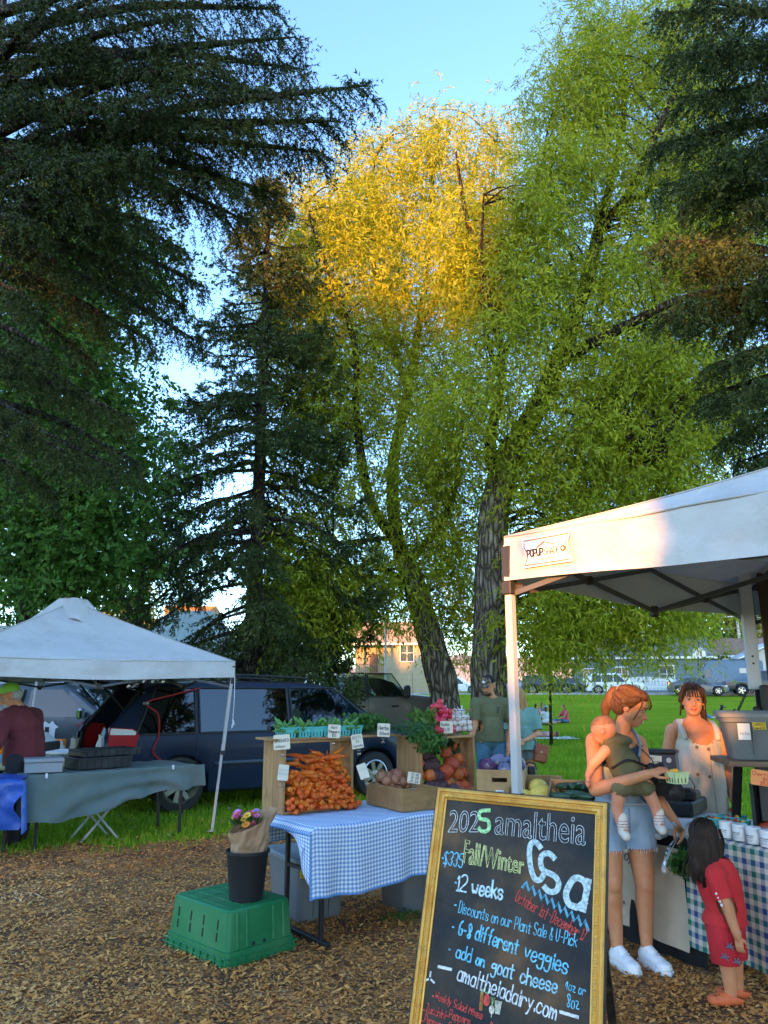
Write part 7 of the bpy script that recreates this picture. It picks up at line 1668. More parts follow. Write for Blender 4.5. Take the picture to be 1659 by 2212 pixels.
g=G();g.lathe([(.018,0),(.018,.002),(.0001,.002)],16,M=Matrix.Translation(sl(.26,.35))@Matrix.Rotation(R(74),4,'X'));g.out('round_sticker',mat('grey_sticker',(.3,.32,.33),.5),sc)
g=G();q=[sl(.1,.2),sl(.1,.2,.03),sl(.2,.2,.03),sl(.2,.2)];g.tube(q,.006,6);g.out('handle',chrome,sc)
g=G();g.box((.37,.2,.12),(.1,.14,.06),b=.01);g.box((.36,.16,.16),(.05,.06,.02),b=.004);g.out('card_reader',tm,t)
g=G();g.tube(smooth_path([(.31,.16,.2),(.36,.18,.24),(.4,.2,.18),(.38,.2,.14)],5),.004,5);g.out('cable',black_pl,t)
# baskets of cherry tomatoes, tray and jars on the checked table
tomm=[mat(n_+'_tomato',c,.25,tuple(x*.8 for x in c),5,spec=.6)for n_,c in(('red',(.5,.03,.02)),('yellow',(.72,.42,.03)),('purple',(.3,.03,.04)))]
tpro=[]
for m_ in tomm:g=G();g.ell((0,0,0),(1,1,.95),12,8);o=g.out('cherry_tomato',m_,None,True);tpro.append(o)
usedt=set();random.seed(77)
def tomatoes(Mx_,n,label,group,mix,spread=.036,z=.062,zz=.025):
 for k in range(n):
  j=random.choice(mix);o=tpro[j]if j not in usedt else tpro[j].copy()
  if j in usedt:SC.collection.objects.link(o)
  usedt.add(j);o.location=Mx_@Vector((random.uniform(-spread,spread),random.uniform(-spread,spread),z+zz*random.random()-.008));s=random.uniform(.0115,.0145);o.scale=(s,)*3;tag(o,label,'tomato',group)
for i,(x,y,lb)in enumerate(((1.14,.16,'turquoise basket of cherry tomatoes nearest the till'),(1.27,.17,'turquoise basket of cherry tomatoes beside the black crate'),(1.14,.3,'turquoise basket of cherry tomatoes at the back of the checked table'))):
 b=copy_tree(bask);b.location=CM@Vector((x-.1,y,.757));b.rotation_euler=(0,0,CYAW+.2);b.scale=(1.15,)*3;b['label']=lb;b['group']='tomato baskets on the checked table'
 tomatoes(Matrix.Translation(b.location),13,'cherry tomato heaped in a turquoise basket on the checked table','cherry tomatoes on the checked table',(0,0,1,1,2))
TRY=CM@Vector((1.27,.2,.757))
t=thing('display_crate','black shallow crate propped on its edge behind the white jars','crate',TRY,CYAW+R(28));bp_=MATS['black_crate_plastic']
for(c,s)in(((.3,.2,.15),(.6,.02,.3)),((.01,.1,.15),(.02,.22,.3)),((.59,.1,.15),(.02,.22,.3)),((.3,.1,.295),(.56,.2,.015)),((.3,.1,.01),(.56,.2,.015))):g=G();g.box(c,s,b=.003);g.out('crate_wall',bp_,t)
g=G();[g.lathe([(.006,0),(.006,.003),(.0001,.003)],8,M=Matrix.Translation((.06+.12*i+dx,.188,.24+dz))@Matrix.Rotation(R(90),4,'X'))for i in range(4)for dx,dz in((0,0),(.035,0),(.0,.03),(.035,.03))];o=g.out('rivet',MATS['grey_metal'],t);o['kind']='stuff'
drm=mat('dried_fruit',(.4,.05,.02),.3,(.55,.12,.04),12,spec=.6)
for i in range(4):g=G();g.ell((0,0,0),(.09,.07,.045),16,9,wob=.5,seed=i);o=g.out('bag_of_fruit',drm,None,True);o.location=TRY+Matrix.Rotation(CYAW+R(28),3,'Z')@Vector((.1+.14*i,.08,.05));tag(o,'red bag of dried fruit in the black crate, %s'%['nearest its left wall','second from its left wall','third from its left wall','nearest its right wall'][i],'bag','bags of dried fruit');
JM=mat('white_jar',(.78,.78,.77),.35,spec=.5)
jar=None
for i in range(5):
 p=CM@Vector((1.2+.098*i,.06-.01*i,.757));lb='white lidded jar with printed label, %s along the checked table edge'%['first','second','third','fourth','fifth'][i]
 if jar is None:
  jar=thing('jar',lb,'jar',p,CYAW,'white jars on the checked table');g=G();g.lathe([(.0001,0),(.038,0),(.041,.005),(.041,.06),(.039,.065)],22,cap=False);bd=g.out('jar_body',JM,jar,True,auto=35)
  g=G();g.lathe([(.042,.066),(.0425,.07),(.0425,.085),(.04,.088),(.0001,.088)],22);g.out('jar_lid',JM,jar,True,auto=35)
  def frj(x,y,l):a=x/.041-math.pi/2;r=.0414+l;return Vector((r*math.cos(a),r*math.sin(a),y))
  g=G();write(g,'amaltheia organic',frj,-.026,.042,.026,.042,.006,.0012);write(g,'goat cheese',frj,-.022,.032,.022,.032,.005,.001);ribbon(g,[(-.02+.004*k,.022)for k in range(11)],.001,frj,.0004);ribbon(g,[(-.016+.004*k,.016)for k in range(9)],.001,frj,.0004);g.out('jar_print',ink,bd)
 else:o=copy_tree(jar);o.location=p;o['label']=lb
# shelf with grey tote, scale and the orange card; trailer door post
SZ=1.19
def shelf():
 p=at(1574,1640,4.75);t=thing('shelf','dark wooden shelf board carrying the grey tote at the right edge','shelf',(p.x,p.y,SZ),R(-9));dkw=mat('weathered_board',(.14,.09,.06),.8,(.22,.15,.1),5,bump=.3,bscale=30,stretch=(1,8,8))
 g=G();g.box((.6,.22,-.018),(1.2,.46,.03),b=.004);g.out('board',dkw,t)
 g=G();g.bar((.2,.1,-.04),(.2,.1,-.34),.05,.05);g.bar((.1,.2,-.05),(.1,.42,-.5),.05,.02);g.out('bracket',black_pl,t)
 g=G();g.bar((.75,.3,-.03),(.75,.3,-SZ),.06);g.bar((1.1,.1,-.03),(1.1,.1,-SZ),.06);g.out('shelf_post',black_pl,t)
 Ms=Matrix.Translation((p.x,p.y,SZ))@Matrix.Rotation(R(-9),4,'Z')
 tt,b=tote('grey lidded storage tote with carrot label standing on the shelf',Ms@Vector((.0,.06,.0)),R(-9)+R(-8),.46,.36,.275)
 tote_label(b,.115,.165,.068,.095,wlab,[('tote',.1,.9,.3,.2)],wd=.0016,y=-.001);tote_label(b,.2,.2,.075,.045,yel,[('CARROTS',.06,.94,.5,.34),('case 6/25',.15,.9,.1,.26)],wd=.0018,y=-.001)
 sc_=thing('scale','red and white digital scale on the shelf before the tote','scale',Ms@Vector((.24,-.0,.0)),R(-9));g=G();g.prism([(0,0,0),(.24,0,0),(.22,0,.07),(.03,0,.07)],(0,.05,0));g.box((.12,.04,.08),(.2,.16,.012),b=.004);bb=g.out('scale_body',wlab,sc_);g=G();g.box((.12,-.002,.036),(.14,.003,.04));g.out('display',mat('red_panel',(.5,.03,.04),.4),bb)
 price_card('orange price card lettered Cherries hanging under the shelf',1648,1681,4.62,.13,.085,[('Cherries',.06,.94,.62,.26,.003),('$5',.5,.75,.34,.2,.003),('$5.00',.4,.9,.06,.2,.003)],R(-8),R(8),0,cm=orange_c,im=red_ink,clip=False)
 ds=mat('trailer_white',(.55,.56,.58),.5);q=at(1633,1500,5.6)
 t=thing('trailer','open trailer wall with white upper post and dark doors at the right edge','trailer',(q.x,q.y,0),R(-20))
 g=G();g.box((0,0,2.1),(.085,.1,1.0),b=.006);po=g.out('upper_post',ds,t);g=G();[g.lathe([(.008,0),(.008,.004),(.0001,.004)],8,M=Matrix.Translation((.0,-.052,1.78+.05*i))@Matrix.Rotation(R(90),4,'X'))for i in range(2)];g.out('bolt',black_pl,po)
 for i in range(5):g=G();g.box((.04+i*.085,.05+.01*(i%2),.8+.0),(.08,.05,1.6),b=.004);g.out('dark_plank',mat('dark_plank',(.022,.016,.012),.6,dirt=(.05,.03,.02)),t)
 g=G();g.box((.35,.12,2.1),(.5,.05,1.0),b=.004);g.out('door_panel',mat('brown_door_panel',(.08,.045,.02),.6),t);g=G();g.box((.0,-.06,1.42),(.07,.04,.13),b=.01);g.out('hinge',black_pl,t)
 g=G();g.box((.1,-.1,1.38),(.16,.1,.5),b=.01);g.out('hanging_panel',black_pl,t)
 cs=thing('chain','dark chain with a tied black strap slanting down to the grey tote lid','chain',(0,0,0));a,b=at(1612,1497,5.4),at(1578,1570,5.2);cm_=mat('dark_chain',(.05,.045,.04),.5,metal=.5)
 for i in range(9):
  c=a.lerp(b,i/14);d=(b-a).normalized();x,y=frame_of(d);
  if i%2:x,y=y,x
  g=G();g.tube([c+d*.016*math.sin(s)+x*.008*math.cos(s)for s in np.linspace(0,6.283,11)],.0035,5,False);g.out('link',cm_,cs)
 g=G();g.tube([a.lerp(b,.6),a.lerp(b,.8),b],[.014,.022,.02],8);[g.tube([a.lerp(b,.62),a.lerp(b,.62)+Vector((math.cos(k)*.035,0,math.sin(k)*.03))],.008,5)for k in range(6)];g.out('strap',blk_cl,cs)
shelf()
# ------------------------------------------------------------- people
def skin_mat(name,c,c2):
 if name in MATS:return MATS[name]
 m=mat(name,c,.58,c2,14,(.3,.7),bump=.1,bscale=90,spec=.3,dirt=tuple(k*f for k,f in zip(c,(.92,.62,.55))),dscale=6);p=[n for n in m.node_tree.nodes if n.type=='BSDF_PRINCIPLED'][0]
 p.inputs['Subsurface Weight'].default_value=.12;p.inputs['Subsurface Radius'].default_value=(.02,.008,.004);p.inputs['Subsurface Scale'].default_value=.5;return m
SKIN=skin_mat('skin',(.58,.26,.13),(.64,.31,.17));SKIN_T=skin_mat('tanned_skin',(.52,.22,.1),(.58,.26,.13));SKIN_B=skin_mat('baby_skin',(.58,.23,.13),(.64,.28,.17))
def blob(name,g,m,parent,voxel=.007,smooth=3,cuts=(),dec=None,wrinkle=0,wsc=9):
 """fuses the shapes in g into one continuous surface; cuts: (point, normal, centre, radius) trims cloth at a hem"""
 me=bpy.data.meshes.new(name);me.from_pydata(g.v,[],g.f);o=link(bpy.data.objects.new(name,me))
 r=o.modifiers.new('r','REMESH');r.mode='VOXEL';r.voxel_size=voxel;r.use_smooth_shade=True
 s=o.modifiers.new('s','SMOOTH');s.factor=.5;s.iterations=smooth
 if dec:d=o.modifiers.new('d','DECIMATE');d.ratio=dec
 dg=bpy.context.evaluated_depsgraph_get();m2=bpy.data.meshes.new_from_object(o.evaluated_get(dg));bpy.data.objects.remove(o);bpy.data.meshes.remove(me)
 if wrinkle or cuts:
  bm=bmesh.new();bm.from_mesh(m2)
  if wrinkle:
   bm.normal_update()
   for v in bm.verts:
    n=mnoise.noise(Vector((v.co.x*wsc,v.co.y*wsc,v.co.z*wsc*.55)))+.5*mnoise.noise(v.co*wsc*2.3);v.co+=v.normal*n*wrinkle
  for(pt,nr,ctr,rad)in cuts:
   ctr=Vector(ctr);fs=[f for f in bm.faces if(f.calc_center_median()-ctr).length<rad]
   geom=fs+list({e for f in fs for e in f.edges})+list({v for f in fs for v in f.verts})
   bmesh.ops.bisect_plane(bm,geom=geom,plane_co=pt,plane_no=nr);nr=Vector(nr);pt=Vector(pt)
   bmesh.ops.delete(bm,geom=[f for f in bm.faces if(f.calc_center_median()-pt).dot(nr)>1e-5 and(f.calc_center_median()-ctr).length<rad],context='FACES')
  bm.to_mesh(m2);bm.free()
 m2.materials.clear();m2.materials.append(m);m2.polygons.foreach_set('use_smooth',[True]*len(m2.polygons));m2.name=name
 return link(bpy.data.objects.new(name,m2),parent)
def lm(a,b,t):return Vector(a).lerp(Vector(b),t)
def hand(g,wr,d,palm_n,s=1.,curl=.6,spread=.35,thumb_side=1):
 """wrist point, direction of the fingers, palm normal; five bent fingers"""
 d=Vector(d).normalized();n=Vector(palm_n);n=(n-d*n.dot(d)).normalized();x=d.cross(n)*thumb_side;wr=Vector(wr)
 k=wr+d*.085*s
 g.cap(wr-d*.012*s,wr+d*.03*s,.024*s,.026*s,8)
 for q in(-.024,-.008,.008,.024):g.cap(wr+d*.015*s+x*q*s*.7,k+x*q*s,.0155*s,.0125*s,8)
 for q,L in((.027,.07),(.009,.08),(-.009,.075),(-.027,.058)):
  a=k+x*q*s;dd=(d+x*q*spread*6).normalized();p=a
  for f,(sg,r)in enumerate(((.42,.0092),(.32,.0085),(.26,.0078))):
   dd=(dd*math.cos(curl*(.5+.35*f))+n*math.sin(curl*(.5+.35*f))).normalized();e=p+dd*L*sg*s;g.cap(p,e,r*s,r*.92*s,7);p=e
 a=wr+d*.025*s+x*.024*s;t1=a+(d*.6+x*.75+n*.35).normalized()*.04*s;t2=t1+(d*.9+n*.45*curl+x*.1).normalized()*.033*s;t3=t2+(d*.9+n*.6*curl-x*.25).normalized()*.024*s
 g.cap(a,t1,.013*s,.0115*s,7);g.cap(t1,t2,.011*s,.0098*s,7);g.cap(t2,t3,.0098*s,.0085*s,7)
def head(g,c,rot,s=1.,ear=True):
 """c: centre of the skull; local -y faces forward"""
 T_=lambda x,y,z:c+rot@(Vector((x,y,z))*s);e=lambda p,r:g.ell(T_(*p),[k*s for k in r],18,12,rot)
 e((0,.012,.02),(.074,.093,.09));e((0,-.02,-.035),(.064,.07,.085));e((0,-.052,-.088),(.034,.033,.028));e((0,-.055,.03),(.058,.035,.045))
 g.cap(T_(0,-.084,.0),T_(0,-.108,-.036),.008*s,.0125*s,8);e((-.011,-.097,-.04),(.009,.01,.007));e((.011,-.097,-.04),(.009,.01,.007))
 e((-.036,-.06,-.028),(.024,.024,.022));e((.036,-.06,-.028),(.024,.024,.022));e((0,-.08,-.066),(.026,.016,.014))
 if ear:
  for sx in(-1,1):e((sx*.076,.012,-.012),(.01,.02,.032))
 return T_
def face(root,T_,rot,s,brow=(.05,.025,.012),lip=(.42,.12,.1),smile=0,eyes=True):
 ew,ir,bm_,lp=mat('eye_white',(.42,.38,.35),.3),mat('eye_iris',(.03,.02,.012),.15),mat('brow_%d'%int(brow[0]*999),brow,.8),mat('lip_%d'%int(lip[0]*999),lip,.4)
 for sx in(-1,1):
  if eyes:
   g=G();g.ell(T_(sx*.031,-.0805,.0),(.0125*s,.008*s,.0062*s),12,8,rot);o=g.out('eye',ew,root,True);g=G();g.ell(T_(sx*.031,-.0868,.0),(.0058*s,.003*s,.0058*s),10,6,rot);g.out('iris',ir,o,True)
   g=G();g.tube([T_(sx*(.019+.024*t),-.0855+.007*t,.0045+.003*math.sin(math.pi*t))for t in(0,.33,.66,1)],.0019*s,5);g.out('eyelash',ir,root)
  g=G();g.tube([T_(sx*(.014+.036*t),-.0905+.016*t*t,.0185+.006*math.sin(math.pi*t*.8))for t in(0,.3,.6,1)],[.003*s,.0036*s,.0032*s,.0015*s],5);g.out('eyebrow',bm_,root)
 for z,r in((-.0635,.0042),(-.071,.0052)):
  g=G();g.tube([T_(.024*t,-.096+.012*t*t,z+smile*.009*t*t)for t in(-1,-.6,-.2,0,.2,.6,1)],[r*.4*s,r*.8*s,r*s,r*.9*s,r*s,r*.8*s,r*.4*s],6);g.out('lip',lp,root,True)
 if smile>.8:g=G();g.ell(T_(0,-.0965,-.0668),(.016*s,.004*s,.0034*s),10,6,rot);g.out('teeth',mat('teeth',(.75,.72,.66),.3),root,True)
def hair_mat(name,c,c2):return mat(name,c,.6,c2,5,(.3,.7),bump=.8,bscale=30,bdist=.006,stretch=(9,9,.8),spec=.2)
def strands(root,pts_list,m,r=.004,name='hair_strand'):
 g=G();[g.tube(smooth_path(p,5),[r]*(5*(len(p)-1))+[r*.4],5)for p in pts_list];o=g.out(name,m,root,True);o['kind']='stuff'
def hair_lines(root,T_,s,ends,n,cols,r=.0032,lift=1.0):
 """fine locks over the skull: each from a start to an end on the head, in local head coordinates"""
 m=leaf_mat('hair_locks_%d'%int(cols[0][0]*9999),[(0,cols[0]),(.6,cols[1]),(1,cols[2])],trans=0,rough=.5,spec=.25);g=G();c=Vector((0,.03,.03));ax=Vector((.089,.1,.093))*lift
 for k in range(n):
  (a0,a1),(b0,b1)=random.choice(ends);u=random.random();S=Vector(a0).lerp(Vector(a1),u);E_=Vector(b0).lerp(Vector(b1),u+random.uniform(-.1,.1));P=[];q=random.uniform(1,1.05)
  for t in np.linspace(0,1,8):
   p=S.lerp(E_,t);d=p-c;e=Vector((d.x/ax.x,d.y/ax.y,d.z/ax.z));l=e.length
   if p.z>-.06 and l>1e-4:e=e/l*max(1,l if t>.7 else 1)*q;p=c+Vector((e.x*ax.x,e.y*ax.y,e.z*ax.z))
   P.append(T_(*p))
  g.tube(P,[r*.5]+[r]*6+[r*.4],4)
 o=g.out('hair_lock',m,root,True);o['kind']='stuff'
def torso(g,P,w=1.,d=1.,grow=0.,bust=0):
 """P: pelvis, waist, chest, neck base; then shoulders L, R"""
 pel,wai,che,nek,sl,sr=[Vector(p)for p in P];ax=(sr-sl).normalized();up=(che-pel).normalized();ay=up.cross(ax).normalized();rot=Matrix((ax,ay,up)).transposed();e=lambda c,r:g.ell(c,[k+grow for k in r],20,12,rot)
 e(pel,(.165*w,.115*d,.13));e(wai,(.135*w,.098*d,.16));e(lm(wai,che,.5),(.142*w,.102*d,.15));e(che,(.158*w,.11*d,.16));e(lm(che,nek,.55),(.14*w,.085*d,.09));g.cap(lm(sl,sr,.12),lm(sl,sr,.88),.058*d+grow,.058*d+grow)
 g.cap(lm(sl,nek,.15),nek,.045+grow,.05+grow);g.cap(lm(sr,nek,.15),nek,.045+grow,.05+grow)
 if bust:
  for s in(-1,1):g.ell(che+ax*.07*s-ay*(.075 if ay.y>0 else-.075)*1-up*.0,[.062+grow,.06+grow,.062+grow],14,9,rot)
denim=mat('denim',(.2,.28,.37),.85,(.32,.4,.48),4,bump=.3,bscale=240,dirt=(.13,.2,.3),dscale=5);jean=mat('blue_jeans',(.035,.1,.16),.85,(.07,.16,.23),4,bump=.3,bscale=200)
# ---- mother with baby
def mother():
 f=Vector((1.49,5.08,0));root=thing('person','woman in denim overall shorts and white trainers carrying a baby and a basket of tomatoes','person',f)
 V=Vector;g=G();hd=V((.085,-.03,1.495));rot=(Matrix.Rotation(R(62),3,'Z')@Matrix.Rotation(R(22),3,'X'))
 T_=head(g,hd,rot,1.0);nek=V((.0,.02,1.33));g.cap(nek-V((0,0,.03)),hd+V((-.025,.02,-.06)),.052,.05)
 pel,wai,che=V((-.01,.03,.84)),V((-.025,.03,1.0)),V((-.02,.03,1.18));sl,sr=V((-.165,-.01,1.285)),V((.15,.07,1.27))
 TP=(pel,wai,che,nek,sl,sr);torso(g,TP,.96,.98)
 eL,wL=V((-.205,-.16,1.01)),V((.05,-.375,1.12));g.cap(sl,eL,.05,.044);g.cap(eL,wL,.045,.028);hand(g,wL,(.85,-.15,.28),(.2,.3,-1),.95,.75,thumb_side=-1)
 eR,wR=V((.185,.02,1.0)),V((.26,-.15,.83));g.cap(sr,eR,.046,.04);g.cap(eR,wR,.04,.026);hand(g,wR,(.3,-.5,-.8),(-.7,-.3,-.4),.95,1.0,thumb_side=1)
 hips=[V((-.095,.02,.8)),V((.085,.03,.8))];knees=[V((-.105,-.03,.455)),V((.095,-.02,.455))];ank=[V((-.09,.0,.085)),V((.085,.0,.085))]
 for h,k,a in zip(hips,knees,ank):
  g.cap(h,k,.092,.06,16);g.cap(k,lm(k,a,.35)+V((0,.018,0)),.056,.056,14);g.cap(lm(k,a,.3)+V((0,.015,0)),a,.054,.034,14);g.ell(k-V((0,.02,0)),(.05,.045,.06));g.cap(a,a+V((.015,-.06,-.035)),.036,.03)
 blob('body',g,SKIN_T,root,.006,3,dec=.5);face(root,T_,rot,1.,(.12,.06,.03),(.45,.13,.1),1.0)
 # overall shorts
 g=G();torso(g,(pel,wai,lm(wai,che,.35),lm(wai,che,.75),lm(wai,che,.6)+V((-.11,0,0)),lm(wai,che,.6)+V((.11,0,0))),1.0,1.02,.016)
 for h,k in zip(hips,knees):g.cap(h+V((0,0,.02)),lm(h,k,.62),.112,.1,18)
 cuts=[(V((0,0,.645+.01)),(.05,0,-1),(0,0,.6),.4),(V((0,0,1.19)),(0,0,1),(0,0,1.3),.3)]
 ov=blob('overall_shorts',g,denim,root,.007,3,cuts,.5,.006,11)
 sd=mat('denim_seam',(.16,.22,.3),.9)
 g=G();g.tube([V((x,-.135+.5*x*x+.02,.915+.03*abs(x)))+V((-.01,.0,0))for x in np.linspace(-.15,.15,11)],.010,6,squash=.5);g.out('waistband',mat('denim_belt',(.42,.45,.44),.9,bump=.4,bscale=70),ov)
 g=G();g.tube([V((.0,-.118,.93)),V((-.005,-.105,1.0)),V((-.01,-.115,1.08))],.004,5);g.tube([V((0,-.12,.9)),V((.0,-.12,.8)),V((0,-.085,.72))],.004,5);g.out('seam',sd,ov)
 fr_=G()
 for h,k in zip(hips,knees):
  for i in range(34):a=6.283*i/34;c=lm(h,k,.44);p=V((c.x+.101*math.cos(a),c.y+.101*math.sin(a),.66));fr_.tube([p,p+V((random.uniform(-.006,.006),random.uniform(-.006,.006),random.uniform(-.03,-.012)))],.0016,3)
 o=fr_.out('frayed_hem',mat('denim_fray',(.6,.64,.68),.95),ov);o['kind']='stuff'
 for x0,y0 in((-.12,1),(.12,1)):g=G();g.tube(smooth_path([V((x0*.8,-.07,1.19)),V((x0*.95,-.055,1.27)),V((x0*.8,.02,1.35)),V((x0*.7,.1,1.28)),V((x0*.5,.13,1.1))],4),.02,8,squash=.3);g.out('strap',denim,ov,True)
 g=G();torso(g,TP,.98,1.0,.008);blob('tank_top',g,mat('navy_top',(.03,.05,.09),.85),root,.009,2,[(V((0,-.05,1.24)),(0,-.25,1),(0,0,1.4),.3),(V((0,0,1.0)),(0,0,-1),(0,0,.8),.35)],.5)
 # hair: pulled back with loose strands
 hm=hair_mat('auburn_hair',(.06,.026,.012),(.15,.075,.035));g=G();Hh=lambda x,y,z:T_(x,y,z)
 g.ell(Hh(0,.03,.045),(.086,.094,.086),18,12,rot);g.ell(Hh(0,.06,.0),(.08,.075,.085),18,12,rot);g.ell(Hh(0,-.03,.085),(.07,.06,.04),14,9,rot)
 for sx in(-1,1):g.cap(Hh(sx*.07,-.035,.06),Hh(sx*.078,.04,.02),.022,.026)
 g.ell(Hh(0,.125,.055),(.032,.032,.03),12,8,rot);g.cap(Hh(0,.135,.05),Hh(.0,.15,-.06),.03,.034);g.cap(Hh(0,.15,-.06),Hh(.01,.12,-.16),.034,.014)
 blob('hair',g,hm,root,.007,2,dec=.6);strands(root,[[Hh(s*.066,-.06,.08),Hh(s*.086,-.07,.03),Hh(s*.085,-.06,-.03),Hh(s*.08,-.05,-.07)]for s in(-1,1,.9,-.9)]+[[Hh(s,-.085,.085),Hh(s*1.4,-.105,.05),Hh(s*2,-.1,.015)]for s in(-.03,.02,.035)]+[[Hh(.09,.09,-.08),Hh(.1,.05,-.17),V((.16,-.06,1.2)),V((.2,-.05,1.13))]],hm)
 hair_lines(root,T_,1,[(((-.07,-.06,.05),(-.08,.0,-.03)),((-.01,.13,.07),(-.02,.13,.04))),(((.07,-.06,.05),(.08,.0,-.03)),((.01,.13,.07),(.02,.13,.04))),(((-.06,-.075,.075),(.06,-.075,.075)),((-.02,.13,.075),(.02,.13,.075)))],170,[(.035,.015,.007),(.09,.042,.018),(.26,.14,.06)])
 g=G();g.ell(Hh(-.082,-.0,-.045),.006,8,6);g.ell(Hh(.082,-.0,-.045),.006,8,6);[None];g2=G();g2.ell(Hh(.083,.0,-.045),.006,8,6);g2.out('earring',wlab,root,True)
 g=G();g.tube([Hh(.033*math.cos(a),.11,.055+.033*math.sin(a))for a in np.linspace(0,6.283,13)],.008,6,False);g.out('hair_tie',wlab,root,True)
 # trainers
 wm=mat('white_leather',(.75,.75,.76),.5,bump=.1,bscale=40)
 for a,tw in zip(ank,(.25,.3)):
  Rm=Matrix.Rotation(tw,3,'Z');g=G();q=lambda x,y,z:V((a.x,a.y,0))+Rm@V((x,y,z))
  g.ell(q(0,.0,.06),(.042,.055,.055),rot=Rm);g.cap(q(0,.02,.05),q(.0,-.12,.042),.044,.04,14);g.ell(q(.0,-.15,.036),(.046,.062,.034),rot=Rm);g.cap(q(0,.0,.09),q(0,-.06,.075),.036,.03)
  sh=blob('trainer',g,wm,root,.006,2,[(V((0,0,.012)),(0,0,-1),(a.x,-.05,0),.3)],.7)
  g=G();g.prism([q(x,y,.0)for x,y in((-.038,.05),(.038,.05),(.047,-.05),(.05,-.14),(.035,-.2),(0,-.218),(-.035,-.2),(-.05,-.14),(-.047,-.05))],V((0,0,.026)));g.out('sole',wlab,sh)
  g=G();[g.tube([q(-.03,-.05-.02*i,.088-.009*i),q(0,-.055-.02*i,.096-.009*i),q(.03,-.06-.02*i,.086-.009*i)],.0035,5)for i in range(4)];g.out('lace',wm,sh)
  # things she holds
 hp=f+wL+V((.07,-.03,.02));b=thing('berry_basket','pale green pulp basket of yellow tomatoes held up by the woman with the baby','basket',hp+V((.075,-.02,-.065)),.25,s=.9);basket_parts(b,greenp)
 tomatoes(Matrix.Translation(b.location),11,'yellow cherry tomato in the basket the woman holds','yellow tomatoes in the held basket',(1,1,1),.028,.056,.02)
 bp=f+wR+V((.02,-.05,-.09));t=thing('produce_bag','clear plastic bag of green herbs hanging from the hand of the woman','bag',bp);pl=glass_mat('clear_film',(.95,.97,.95),.35,-.07);g=G()
 def bf(u,v):
  a=u*6.283;r=(.012+.11*math.sin(min(1,v*1.15)*1.75)**1.1)if v<.9 else .1*(1-(v-.9)/.1)**.5;r*=1+.13*mnoise.noise(Vector((math.cos(a)*3,math.sin(a)*3,v*3)))+.05*math.sin(a*9)*(1-v);return V((r*math.cos(a)*1.05,r*math.sin(a)*.75,-.25*v+.03))
 g.grid(bf,36,18);g.out('film',pl,t,False);g=G();g.grid(lambda u,v:V(((.012+.035*v)*math.cos(u*6.283)*(1+.4*math.sin(u*25)),(.012+.03*v)*math.sin(u*6.283),.03+.06*v)),24,4);g.out('knotted_top',pl,t)
 P=RS.randn(520,3)*np.array([.042,.032,.033])+np.array([0,0,-.135]);P[:,2]=np.maximum(P[:,2],-.2);leaf_mesh('leaves',P,RS.randn(520,3),.032,.022,herb_m,t)['kind']='stuff'
 # the baby on her shoulder in a carrier
 b0=f+V((-.03,-.17,1.12));br=thing('person','baby in olive romper and striped socks carried against the chest of the woman','person',b0);g=G();bh=V((-.115,-.02,.245));brot=Matrix.Rotation(R(-125),3,'Z')@Matrix.Rotation(R(25),3,'X')
 g.ell(bh,(.072,.08,.072),18,12,brot);g.ell(bh+brot@V((0,-.04,-.03)),(.05,.045,.045),rot=brot);g.ell(bh+V((-.028,-.076,-.012)),(.014,.01,.02));g.cap(bh,V((-.05,0,.14)),.04,.045);g.cap(V((-.05,0,.13)),V((.05,-.01,-.06)),.075,.085)
 g.cap(V((-.115,-.04,.12)),V((-.195,-.03,.04)),.034,.03);g.cap(V((-.195,-.03,.04)),V((-.225,-.01,-.03)),.028,.02);hand(g,V((-.225,-.01,-.03)),(-.25,.1,-.9),(1,0,0),.48,.6)
 for p in((V((-.06,-.08,-.1)),V((-.075,-.06,-.22)),V((-.05,-.07,-.33))),(V((.1,-.07,-.08)),V((.155,-.06,-.2)),V((.17,-.06,-.3)))):g.cap(V((.03,-.02,-.06)),p[0],.055,.05);g.cap(p[0],p[1],.044,.034);g.cap(p[1],p[2],.034,.026);g.cap(p[2],p[2]+V((.0,-.045,-.01)),.026,.022)
 blob('body',g,SKIN_B,br,.006,3,dec=.6);ol=mat('olive_romper',(.1,.09,.04),.9,(.15,.13,.065),4,bump=.4,bscale=120)
 g=G();g.cap(V((-.06,0,.15)),V((.05,-.01,-.06)),.08,.088,16);g.ell(V((-.0,-.02,.03)),(.095,.075,.12),18,12,Matrix.Rotation(R(-25),3,'Y'));g.ell(V((-.04,-.02,.175)),(.1,.07,.04));g.cap(V((.03,-.02,-.07)),V((-.055,-.08,-.09)),.06,.06);g.cap(V((.04,-.02,-.07)),V((.1,-.07,-.09)),.06,.058);blob('romper',g,ol,br,.007,3,dec=.6,wrinkle=.006,wsc=16)
 g=G();g.ell(bh+V((.0,.005,.012)),(.074,.08,.068),18,12,brot);blob('hair',g,hair_mat('baby_hair',(.34,.14,.06),(.45,.2,.1)),br,.007,1,[(bh+V((-.02,-.02,-.0)),(-.35,-.4,-.9),bh,.2)],.6)
 for p in(V((-.052,-.075,-.335)),V((.168,-.065,-.305))):
  g=G();g.cap(p+V((0,.005,.075)),p,.035,.031,12);g.cap(p,p+V((.0,-.055,-.018)),.03,.026,12);sk=blob('sock',g,mat('cream_sock',(.66,.58,.5),.95,bump=.3,bscale=90),br,.006,2,dec=.6)
  for k in range(4):g2=G();g2.tube([p+V((.0352*math.cos(a),.004+.0352*math.sin(a),.012+.016*k))for a in np.linspace(0,6.283,15)],.0025,4,False);g2.out('sock_stripe',mat('pink_stripe',(.5,.25,.25),.9),sk)
